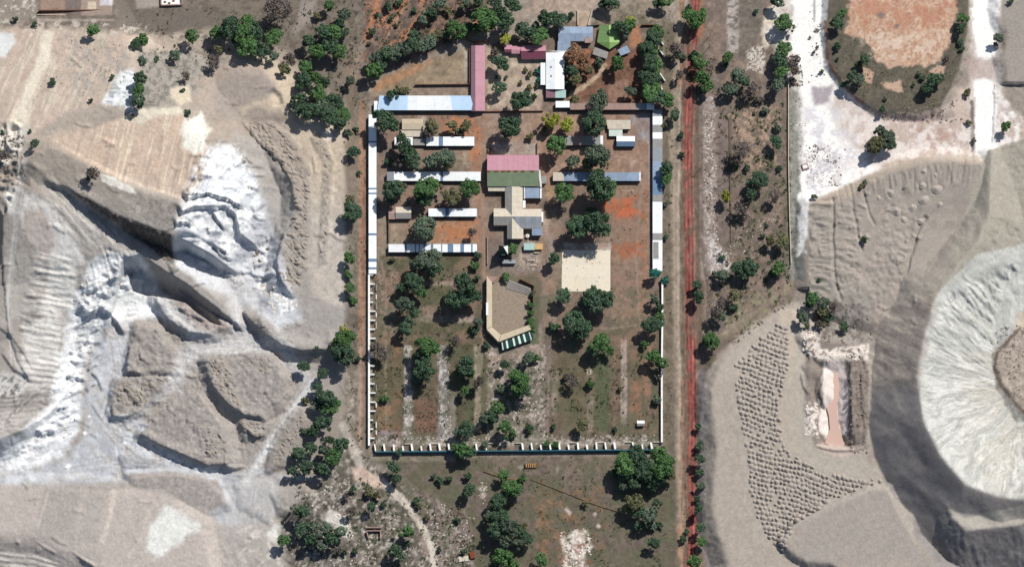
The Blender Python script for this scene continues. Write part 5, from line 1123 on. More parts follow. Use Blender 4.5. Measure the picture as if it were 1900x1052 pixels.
# walled yard with roofed stands and the striped awning
r_ = thing('walled_yard', 'walled yard with cream sloping roofs round a bare brown floor', 'building', at(944, 570))
sheets(r_, P(903, 512, 4.2), P(903, 610, 4.2), P(913, 606, 3.2), P(913, 524, 3.2), 6, CREAMY, 'stand_roof')
prism('stand_roof', [P(903, 512, 4.2), P(913, 524, 3.2), P(924, 514, 3.2)], RUSTY, r_, depth=.08)
sheets(r_, P(903, 611, 4.2), P(925, 634, 4.2), P(929, 621, 3.2), P(913, 607, 3.2), 2, CREAMY, 'stand_roof')
sheets(r_, P(926, 634, 4.2), P(986, 611, 4.2), P(981, 603, 3.2), P(930, 621, 3.2), 4, CREAMY, 'stand_roof')
def wall_between(root, a, b_, z0, z1, th, m, name):
    A, B = P(a[0], a[1], z1), P(b_[0], b_[1], z1); dx, dy = B[0]-A[0], B[1]-A[1]; L = math.hypot(dx, dy); nx, ny = -dy/L*th/2, dx/L*th/2
    prism(name, [(A[0]+nx, A[1]+ny, z1), (B[0]+nx, B[1]+ny, z1), (B[0]-nx, B[1]-ny, z1), (A[0]-nx, A[1]-ny, z1)], m, root, z0=z0)
wall_between(r_, (903.5, 513), (903.5, 610), -.3, 4.05, .3, PLAST, 'outer_wall'); wall_between(r_, (904, 612), (925, 633), -.3, 4.05, .3, PLAST, 'outer_wall'); wall_between(r_, (927, 633), (985, 611), -.3, 4.05, .3, PLAST, 'outer_wall')
prism('wall_cap', [P(902, 561, 4.5), P(906, 561, 4.5), P(906, 585, 4.5), P(902, 585, 4.5)], WWALL, r_, depth=.5)
wall_between(r_, (964, 517), (991, 530), -.3, 2.6, .3, BRICK, 'rear_wall'); wall_between(r_, (991, 531), (989, 560), -.3, 2.6, .3, BRICK, 'rear_wall')
for i in range(5):
    a, b_ = (944+i*-1.2, 519+i*3.2), (985+i*.2, 535+i*2.6)
    A, B = P(a[0], a[1], 1.6-i*.3), P(b_[0], b_[1], 1.6-i*.3)
    dx, dy = B[0]-A[0], B[1]-A[1]; L = math.hypot(dx, dy); nx, ny = dy/L*.8, -dx/L*.8
    prism('terrace_step', [A, B, (B[0]+nx, B[1]+ny, B[2]), (A[0]+nx, A[1]+ny, A[2])], GCON, r_, z0=-.2)
FLOORM = mat('yard_floor', (152, 138, 122), .95, .12, .6, stain=(128, 114, 100), bump=.1)
o = prism('courtyard', [P(906, 526, .03), P(946, 522, .03), P(982, 545, .03), P(981, 606, .03), P(928, 623, .03), P(906, 604, .03)], FLOORM, None, z0=-.3); o['kind'] = 'structure'
r_ = thing('awning', 'dark green and white striped awning along south side of walled yard', 'awning', at(956, 635))
GSH = mat('green_awning', (24, 66, 58), .7, .08, 1); WSH = mat('white_awning', (226, 236, 230), .7, .04, 1)
cuts = [0, .03, .06, .16, .22, .38, .44, .55, .62, .72, .78, .92, .95, 1]
for i in range(len(cuts)-1):
    t0, t1 = cuts[i]+.001, cuts[i+1]-.001
    A, B = P(929, 635, 2.9), P(985, 614, 2.9); A2, B2 = P(931, 650, 2.4), P(990, 629, 2.4)
    prism('stripe', [lerp(A, B, t0), lerp(A, B, t1), lerp(A2, B2, t1), lerp(A2, B2, t0)], WSH if i % 2 else GSH, r_, depth=.05)
for t0 in (0.02, .35, .68, .97):
    v = lerp(P(931, 650, 2.3), P(990, 629, 2.3), t0); box('post', v[0]-.08, v[0]+.08, v[1]+.1, v[1]+.26, -.2, 2.34, DKGRN, r_)
# pale concrete court
pv = prism('pavement', [P(1043, 464, .06), P(1133, 464, .06), P(1130, 541, .06), P(1042, 541, .06)], CONC, None, z0=-.3); pv['kind'] = 'structure'
CONCS = [CONC]+[mat('pale_concrete_'+nm_, c_, .9, .07, .35, stain=s_t, bump=.1) for nm_, c_, s_t in (('warm', (229, 218, 196), (190, 172, 146)), ('grey', (227, 218, 200), (184, 170, 148)))]
for i in range(4):
    for j in range(3):
        x0_, x1_ = 1043+i*22.4+.07, 1043+(i+1)*22.4-.07; y0_, y1_ = 464.4+j*25.4, 464.4+(j+1)*25.4-.14
        prism('slab', [P(x0_, y0_, .10), P(x1_, y0_, .10), P(x1_, y1_, .10), P(x0_, y1_, .10)], CONCS[(i*2+j*3+i*j) % 3], pv, depth=.035)

# roofless cells round the south half
def cells(root, pl, n, depth_px, h, side, thick=.55, tint=WWALL):
    pass
r_ = thing('roofless_cells', 'roofless row of small white-walled cells down the west side', 'ruin', at(691, 668))
wall_between(r_, (684.7, 508.5), (684.7, 826), -.3, 2.3, 1.05, WWALL, 'outer_wall')
y = 510; i = 0
while y < 826:
    wall_between(r_, (686.6, y), (random.choice((696.8, 696.4, 695, 692.5)), y+random.uniform(-.5, .5)), -.3, random.uniform(1.9, 2.3), .6, WWALL, 'partition_wall')
    fr = random.random()
    if fr < .62: y0_ = y+.8+random.uniform(0, 3); wall_between(r_, (698, y0_), (698, min(y+15.6, y0_+random.uniform(4, 14))), -.3, random.uniform(.5, 1.7), .45, random.choice((WWALL, CREAM, GCON)), 'front_wall')
    y += 16.8; i += 1
r_ = thing('roofless_cells', 'roofless row of small white-walled cells along south side of compound', 'ruin', at(960, 834))
wall_between(r_, (696, 838), (1226, 834), -.3, 2.5, .5, TEAL, 'outer_wall')
x = 697; i = 0
while x < 1222:
    yy = 837.5-(x-696)/530*4
    if i not in (13, 14, 15, 27): wall_between(r_, (x-1.6+random.uniform(-.6, .6), yy-14+random.choice((0, 0, 1, 4))), (x, yy-1.2), -.3, random.uniform(1.9, 2.4), random.uniform(.7, 1.1), WWALL, 'partition_wall')
    if i % 3 == 0 and i: wall_between(r_, (x+2, yy-14), (x+14, yy-14.2), -.3, .9, .4, CREAM, 'front_wall')
    x += 17.1; i += 1
wall_run('boundary_wall', 'thin bright white boundary wall down the south-east side of compound', 'wall', [(1229, 518), (1229, 600), (1228.5, 640), (1228, 690), (1228, 760), (1228, 822)], 2.3, .95, WWALL, z=0)
wall_run('boundary_wall', 'low dark wall stub in the north field beside pink roofed block', 'wall', [(770, 159), (871, 158)], 1.9, .35, BRICK, z=0)
wall_run('boundary_wall', 'dark wall along the west side of pink roofed block', 'wall', [(871.5, 92), (871.5, 156)], 1.9, .35, BRICK, z=0)
wall_run('boundary_wall', 'diagonal brown wall behind the pink roofed block at top of field', 'wall', [(862, 72), (880, 80), (908, 78)], 1.6, .3, BRICK, z=0)
wall_run('boundary_wall', 'brown wall across the plaza north of the main hall', 'wall', [(898, 208), (1008, 207)], 1.2, .25, BRICK, z=0)
wall_run('boundary_wall', 'dark garden wall beside the green roofed house', 'wall', [(1190, 48), (1218, 48), (1232, 62)], 1.8, .3, BRICK, z=0)
wall_run('boundary_wall', 'dark green garden wall north of the green roofed house', 'wall', [(1088, 50), (1112, 48)], 1.6, .3, DKGRN, z=0)
wall_run('boundary_wall', 'pale wall west of the short cream driveway', 'wall', [(1072, 20), (1072, 48)], 1.2, .4, CREAM, z=0)
wall_run('boundary_wall', 'pale wall on the slanting east side of the short cream driveway', 'wall', [(1099, 20), (1091, 48)], 1.2, .4, CREAM, z=0)
wall_run('boundary_wall', 'dark wall between plaza and west dormitory lane, beside tan yard', 'wall', [(721, 408), (721, 450)], 1.7, .3, BRICK, z=0)
wall_run('boundary_wall', 'short dark wall on the west side of concrete apron north of main hall', 'wall', [(911.5, 271), (911.5, 287)], 2.0, .35, BRICK, z=0)
wall_run('boundary_wall', 'low brick wall on the east side of concrete apron north of main hall', 'wall', [(996.5, 266), (996.5, 287)], 1.4, .3, BRICK, z=0)
for i, (a, b_, lb) in enumerate((((1224, 73), (1231, 85), 'white slab fence piece beside the tall hedge trees, northernmost'), ((1222, 92), (1233, 107), 'white slab fence piece beside the tall hedge trees, second from north'),
                                 ((1224, 137), (1234, 152), 'white slab fence piece beside the tall hedge trees, third from north'), ((1226, 159), (1232, 180), 'white slab fence piece beside the tall hedge trees, southernmost'))):
    wall_run('slab_fence', lb, 'fence', [a, b_], 1.9, .5, WWALL, 'white slab fence pieces east of the hedge trees', z=0)
wall_run('boundary_wall', 'thin dark retaining wall west of the walled yard', 'wall', [(904, 440), (904, 492)], 1.3, .35, RUSTY, z=0)
# grey yard and its walls at the top left
r_ = wall_run('boundary_wall', 'dark wall round the walled plot at the top left', 'wall', [(72, -40), (72, 31), (211, 30), (211, -40)], 2.2, .5, BRICK)
wall_run('boundary_wall', 'pale low wall below the walled plot at the top left', 'wall', [(70, 38), (213, 39)], .7, .3, CREAM)
g0 = G(316, 4); r_ = thing('cottage', 'small white walled hut with pink outline at top edge', 'hut', g0)
z0 = g0[2]
for a, b_ in (((299, -14), (299, 10)), ((299, 10), (338, 9)), ((338, 9), (336, -14))): 
    A, B = P(a[0], a[1], z0+1.6), P(b_[0], b_[1], z0+1.6); dx, dy = B[0]-A[0], B[1]-A[1]; L = math.hypot(dx, dy); nx, ny = -dy/L*.3, dx/L*.3
    prism('wall', [(A[0]+nx, A[1]+ny, z0+1.6), (B[0]+nx, B[1]+ny, z0+1.6), (B[0]-nx, B[1]-ny, z0+1.6), (A[0]-nx, A[1]-ny, z0+1.6)], RUSTY, r_, z0=z0-.3)
prism('floor', [P(300, -14, z0+.2), P(337, -14, z0+.2), P(337, 8, z0+.2), P(300, 9, z0+.2)], WWALL, r_, z0=z0-.3)
for a in ((306, 4), (314, 6), (322, 2), (318, -3)):
    v = P(a[0], a[1], z0+.6); box('debris', v[0]-.6, v[0]+.7, v[1]-.3, v[1]+.4, z0+.21, z0+.7, RUST, r_)

# small things on the southern land
g0 = G(985, 864); r_ = thing('ruined_trailer', 'yellowish broken trailer with slatted sides south of cells', 'trailer', g0)
x0, y0 = g0[0], g0[1]; z0 = g0[2]
box('bed', x0-3.0, x0+3.2, y0-1.2, y0+1.2, z0+.7, z0+.9, WOOD, r_)
for k in range(6): box('slat', x0-2.9+k*1.2, x0-2.75+k*1.2, y0-1.15, y0+1.15, z0+.91, z0+1.7, WOOD, r_)
for sx in (-2, 2):
    for sy in (-1.25, 1.25): 
        v = [(x0+sx+.45*math.cos(k/10*6.283), y0+sy+d_, z0+.42+.45*math.sin(k/10*6.283)) for d_ in (-.12, .12) for k in range(10)]
        mesh_obj('wheel', v, [tuple(range(9, -1, -1)), tuple(range(10, 20))]+[(k, (k+1) % 10, 10+(k+1) % 10, 10+k) for k in range(10)], DOORM, r_)
r_ = thing('hut', 'tiny white roofed hut in the south-east garden strips', 'hut', at(1187, 788))
gable(r_, 1182, 780, 1196, 790, 'x', WHITE, FIBRE, 1.9, .5, BRICK, (1, 1), 785)
g0 = G(692, 985); z0 = g0[2]
r_ = thing('ruined_hut', 'roofless three-sided brown hut in the south-west scrub', 'ruin', g0)
for a, b_ in (((680, 984), (706, 984)), ((706, 985), (706, 999)), ((680, 985), (684, 998)), ((680, 978), (707, 978))):
    A, B = P(a[0], a[1], z0+1.8), P(b_[0], b_[1], z0+1.8); dx, dy = B[0]-A[0], B[1]-A[1]; L = math.hypot(dx, dy); nx, ny = -dy/L*.25, dx/L*.25
    prism('wall', [(A[0]+nx, A[1]+ny, z0+1.8), (B[0]+nx, B[1]+ny, z0+1.8), (B[0]-nx, B[1]-ny, z0+1.8), (A[0]-nx, A[1]-ny, z0+1.8)], RUSTY, r_, z0=z0-.3)
g0 = G(874, 1030); r_ = thing('rusty_shed', 'rusty orange sheet beside a white slab at bottom edge', 'shed', g0); z0 = g0[2]
prism('sheet', [P(870, 1024, z0+1.6), P(880, 1022, z0+1.9), P(882, 1034, z0+1.5), P(874, 1036, z0+1.2)], RUST, r_, z0=z0-.2); prism('slab', [P(850, 1032, z0+.5), P(869, 1030, z0+.5), P(869, 1040, z0+.5), P(852, 1042, z0+.5)], CREAM, r_, z0=z0-.2)
g0 = G(1493, 310); z0 = g0[2]; r_ = thing('drain_box', 'small pink concrete box at the edge of the white wash', 'box', g0)
prism('box_wall', [P(1487, 305, z0+.9), P(1498, 303, z0+.9), P(1502, 312, z0+.9), P(1490, 316, z0+.9)], RUSTY, r_, z0=z0-.3); prism('lid', [P(1489, 307, z0+1), P(1497, 306, z0+1), P(1499, 311, z0+1), P(1491, 313, z0+1)], WWALL, r_, depth=.09)

# fences and poles
def fence(name, label, pl, h, sp, m, strand=.05, group=None, rail=(.35, .7, 1.0)):
    pts = [G(*p) for p in pl]; root = thing(name, label, 'fence', pts[0], group)
    for a, b_ in zip(pts[:-1], pts[1:]):
        L = math.hypot(b_[0]-a[0], b_[1]-a[1]); k = max(1, int(L/sp))
        for i in range(k):
            x, y = a[0]+(b_[0]-a[0])*i/k, a[1]+(b_[1]-a[1])*i/k; z = drop(x, y)
            box('post', x-.1, x+.1, y-.1, y+.1, z-.3, z+h, m, root)
        dx, dy = (b_[0]-a[0])/L, (b_[1]-a[1])/L
        for r in rail:
            z0, z1 = drop(a[0], a[1])+h*r, drop(b_[0], b_[1])+h*r
            v = [(a[0]-dy*strand, a[1]+dx*strand, z0), (b_[0]-dy*strand, b_[1]+dx*strand, z1), (b_[0]+dy*strand, b_[1]-dx*strand, z1), (a[0]+dy*strand, a[1]-dx*strand, z0)]
            v += [(p[0], p[1], p[2]-.1) for p in v]
            mesh_obj('rail', v, [(0, 1, 2, 3), (7, 6, 5, 4), (0, 4, 5, 1), (1, 5, 6, 2), (2, 6, 7, 3), (3, 7, 4, 0)], m, root)
fence('fence', 'long straight post and rail fence beside the eastern white wash', [(1463, 150), (1463, 300), (1465, 400), (1468, 490)], 1.6, 9, CREAM, .2)
fence('fence', 'thin fence through the scrub east of rubble strip', [(1354, 222), (1355, 330), (1357, 450)], 1.2, 9, WOOD, .05)
fence('fence', 'diagonal pale fence across the field south of compound', [(985, 889), (1060, 918), (1105, 936), (1160, 953)], 0.6, 8, WOOD, .05)
fence('fence', 'broken fence beside the trailer south of cells', [(898, 874), (940, 888), (965, 890)], 1.0, 6, WOOD, .07)
def pole(px, py, h, label, arm=True):
    g0 = at(px, py); z = drop(g0[0], g0[1]); r = thing('utility_pole', label, 'pole', (g0[0], g0[1], z), 'wooden utility poles')
    v = []; n_ = 8
    for zz, rr in ((-.4, .17), (h, .11)):
        v += [(g0[0]+rr*math.cos(k/n_*6.283), g0[1]+rr*math.sin(k/n_*6.283), z+zz) for k in range(n_)]
    mesh_obj('pole', v, [(k, (k+1) % n_, n_+(k+1) % n_, n_+k) for k in range(n_)]+[tuple(range(n_, 2*n_))], WOOD, r)
    if arm: box('crossarm', g0[0]-1.1, g0[0]+1.1, g0[1]-.26, g0[1]-.12, z+h-.7, z+h-.5, WOOD, r)
for px, py, lb in ((1028, 640, 'utility pole beside the dusty path east of the striped awning'), (1318, 66, 'upper utility pole east of red road at its top end'), (1316, 88, 'lower utility pole east of red road at its top end'), (1284, 935, 'utility pole at the south end of red road'), (1302, 310, 'utility pole beside the red road and rubble strip')):
    pole(px, py, 8.5, lb)

# pink muddy pond
MUD, n, l, b = new_mat('muddy_water')
b.inputs['Base Color'].default_value = alb((206, 176, 162))+[1]; b.inputs['Roughness'].default_value = .25; b.inputs['Specular IOR Level'].default_value = .3
z_w = 3.0
pond = [(1531, 690), (1545, 684), (1556, 688), (1558, 720), (1554, 745), (1553, 770), (1558, 795), (1570, 826), (1550, 829), (1530, 822), (1540, 795), (1538, 770), (1530, 745), (1534, 720)]
hz = min(height(px, py) for px, py in ((1545, 750), (1545, 780), (1548, 720), (1550, 810)))
o = prism('water', [P(px, py, hz+1.25) for px, py in pond], MUD, None, z0=hz-1.0); o['kind'] = 'structure'

# ================================================================== TREES
LEAF = {}
def leaf_mat(key, c, c2, sub=.0):
    m, n, l, b = new_mat(key+'_leaves')
    geo = n.new('ShaderNodeNewGeometry'); oi = n.new('ShaderNodeObjectInfo')
    no = n.new('ShaderNodeTexNoise'); no.inputs['Scale'].default_value = .9; no.inputs['Detail'].default_value = 3
    l.new(geo.outputs['Position'], no.inputs['Vector'])
    mx = n.new('ShaderNodeMix'); mx.data_type = 'RGBA'; mx.inputs['A'].default_value = alb(c)+[1]; mx.inputs['B'].default_value = alb(c2)+[1]
    rp = n.new('ShaderNodeMapRange'); rp.inputs['From Min'].default_value = .3; rp.inputs['From Max'].default_value = .7; l.new(no.outputs['Fac'], rp.inputs['Value'])
    l.new(rp.outputs['Result'], mx.inputs['Factor'])
    mr = n.new('ShaderNodeMapRange'); mr.inputs['To Min'].default_value = .6; mr.inputs['To Max'].default_value = 1.35
    ad = n.new('ShaderNodeMath'); ad.operation = 'MULTIPLY_ADD'; l.new(geo.outputs['Random Per Island'], ad.inputs[0]); ad.inputs[1].default_value = .6
    sc_ = n.new('ShaderNodeMath'); sc_.operation = 'MULTIPLY'; l.new(oi.outputs['Random'], sc_.inputs[0]); sc_.inputs[1].default_value = .4; l.new(sc_.outputs[0], ad.inputs[2])
    l.new(ad.outputs[0], mr.inputs['Value'])
    vm = n.new('ShaderNodeVectorMath'); vm.operation = 'SCALE'; l.new(mx.outputs['Result'], vm.inputs[0]); l.new(mr.outputs['Result'], vm.inputs['Scale'])
    l.new(vm.outputs['Vector'], b.inputs['Base Color']); b.inputs['Roughness'].default_value = .6; b.inputs['Specular IOR Level'].default_value = .25
    LEAF[key] = m
leaf_mat('d', (60, 88, 66), (90, 114, 86)); leaf_mat('g', (72, 106, 64), (102, 138, 80)); leaf_mat('b', (86, 104, 88), (116, 132, 108))
leaf_mat('y', (132, 146, 58), (176, 176, 72)); leaf_mat('o', (98, 102, 74), (132, 130, 92)); leaf_mat('k', (100, 92, 88), (122, 112, 104)); leaf_mat('t', (40, 108, 100), (58, 134, 118)); leaf_mat('r', (138, 104, 80), (164, 126, 98))
BARK = mat('bark', (104, 88, 76), .9, .2, 2)
NAME_C = {'d': 'dark green', 'g': 'green', 'b': 'grey-green', 'y': 'yellow-green', 'o': 'olive', 'k': 'bare greyish brown', 't': 'teal green', 'r': 'rusty orange'}
PROTO = {}
def crown_mesh(kind, size, var):
    key = (kind, size, var)
    if key in PROTO: return PROTO[key]
    r = np.random.RandomState(100+var*17+{'L': 0, 'M': 1, 'S': 2}[size]*5)
    nl, per, ls = {'L': (46, 95, .058), 'M': (26, 80, .085), 'S': (11, 60, .15)}[size]
    if kind == 'k': nl = int(nl*1.1); per = int(per*.38)
    off = r.normal(0, .10, 2)
    cen = []; rad = []
    el = 1+.16*np.array([math.cos(var*1.3), -math.cos(var*1.3)])
    for i in range(nl):
        a = r.rand()*6.283; q = math.sqrt(r.rand())*.80
        q *= 1-.34*abs(math.sin(a*(1+var*.5)+var*2.1))*r.rand()
        top = math.sqrt(max(0, 1-q*q))
        z = top*.62*(1 if r.rand() < .72 else r.uniform(-.2, .7))+r.normal(0, .05)-.06
        cen.append((q*math.cos(a)*el[0]+off[0]*q, q*math.sin(a)*el[1]+off[1]*q, z)); rad.append(r.uniform(.17, .30)*(1.15 if size == 'S' else 1))
    cen = np.array(cen); rad = np.array(rad)
    ci = np.repeat(np.arange(nl), per)
    dr = r.normal(0, 1, (len(ci), 3)); dr[:, 2] = np.where(dr[:, 2] < -.3, -dr[:, 2]*.6, dr[:, 2]); dr /= np.linalg.norm(dr, axis=1)[:, None]
    pos = cen[ci]+dr*rad[ci][:, None]*r.uniform(.72, 1.08, (len(ci), 1))
    nrm = dr+r.normal(0, .55, dr.shape); nrm /= np.linalg.norm(nrm, axis=1)[:, None]
    t1 = np.cross(nrm, r.normal(0, 1, dr.shape)); t1 /= np.linalg.norm(t1, axis=1)[:, None]; t2 = np.cross(nrm, t1)
    s = ls*r.uniform(.7, 1.5, (len(ci), 1)); asp = r.uniform(.55, .9, (len(ci), 1))
    q = np.stack([pos-t1*s, pos-t2*s*asp, pos+t1*s, pos+t2*s*asp], 1).reshape(-1, 3)
    me = bpy.data.meshes.new('crown'); n_ = len(ci)
    me.vertices.add(len(q)); me.vertices.foreach_set('co', q.astype(np.float32).ravel())
    me.loops.add(n_*4); me.loops.foreach_set('vertex_index', np.arange(n_*4, dtype=np.int32)); me.polygons.add(n_); me.polygons.foreach_set('loop_start', np.arange(0, n_*4, 4, dtype=np.int32))
    me.update(calc_edges=True); me.materials.append(LEAF[kind]); PROTO[key] = me
    return me
def tube(v, f, a, b_, ra, rb, n_=6):
    a, b_ = Vector(a), Vector(b_); d = (b_-a).normalized(); x = d.orthogonal().normalized(); y = d.cross(x); o = len(v)
    for p, rr in ((a, ra), (b_, rb)):
        for k in range(n_):
            t = k/n_*6.283; v.append(tuple(p+x*rr*math.cos(t)+y*rr*math.sin(t)))
    for k in range(n_): f.append((o+k, o+(k+1) % n_, o+n_+(k+1) % n_, o+n_+k))
    f.append(tuple(o+n_+k for k in range(n_)))
TR = {}
def trunk_mesh(kind, var):
    key = ('k' if kind == 'k' else 'x', var)
    if key in TR: return TR[key]
    r = random.Random(var*7+3); v = []; f = []
    tube(v, f, (0, 0, -1.35), (.03, .02, -.45), .075, .055)
    for i in range(12 if kind == 'k' else 6):
        a = i*6.283/(12 if kind == 'k' else 6)+r.uniform(-.4, .4); q = r.uniform(.45, .85); m_ = (.35*q*math.cos(a), .35*q*math.sin(a), -.15+r.uniform(-.1, .2)); e = (q*math.cos(a), q*math.sin(a), r.uniform(.0, .5))
        tube(v, f, (.03, .02, -.5), m_, .045, .03, 5); tube(v, f, m_, e, .03, .008, 5)
    me = bpy.data.meshes.new('trunk'); me.from_pydata(v, [], f); me.materials.append(BARK); me.update(); TR[key] = me
    return me
tree_count = 0
AREAS = {}
def tree(px, py, r, c, area):
    global tree_count
    tree_count += 1
    R = r*S*(1.10 if r <= 9 else 1.11)
    bush = r <= 9
    z = height(px, py); hc = (R*.55 if bush else R*.92+1.4)
    for _ in range(2):
        p = P(px, py, z+hc); z = drop(p[0], p[1])
    size = 'L' if r >= 17 else ('M' if r >= 10 else 'S')
    var = tree_count % 5
    o = bpy.data.objects.new('shrub' if bush else 'tree', None); COL.objects.link(o); o.location = (p[0], p[1], z); o.empty_display_size = 1
    cr = link('crown', crown_mesh(c, size, var), o); cr.location = (0, 0, hc); cr.rotation_euler = (0, 0, random.uniform(0, 6.28)); cr.scale = (R*random.uniform(.9, 1.15), R*random.uniform(.85, 1.05), R*random.uniform(.75, 1.15))
    tk = link('trunk', trunk_mesh(c, var), o); tk.location = (0, 0, hc); tk.scale = (R*.9, R*.9, hc/1.3); tk.rotation_euler = (0, 0, random.uniform(0, 6.28))
    sz = 'large' if r >= 20 else ('mid-sized' if r >= 13 else ('small' if r >= 8 else 'tiny'))
    AREAS.setdefault((sz, c, bush, area), []).append((px, py, o))
def label_trees():
    ordn = ['first', 'second', 'third', 'fourth', 'fifth', 'sixth', 'seventh', 'eighth', 'ninth', 'tenth']
    for (sz, c, bush, area), ls in AREAS.items():
        kind = 'shrub' if bush else 'tree'
        base = f'{sz} {NAME_C[c]} {kind} {area}'
        if len(ls) == 1: ls[0][2]['label'] = base
        else:
            xs = [t[0] for t in ls]; ys = [t[1] for t in ls]
            horiz = max(xs)-min(xs) > max(ys)-min(ys)
            ls.sort(key=lambda t: t[0] if horiz else t[1]); k = len(ls)
            for i, t in enumerate(ls):
                a, z = ('leftmost', 'rightmost') if horiz else ('topmost', 'bottommost')
                w_ = a if i == 0 else (z if i == k-1 else f'{ordn[i]} from {"left" if horiz else "top"}')
                t[2]['label'] = f'{base}, {w_}'
        for t in ls:
            t[2]['category'] = kind; t[2]['group'] = ('shrubs ' if bush else 'trees ')+area
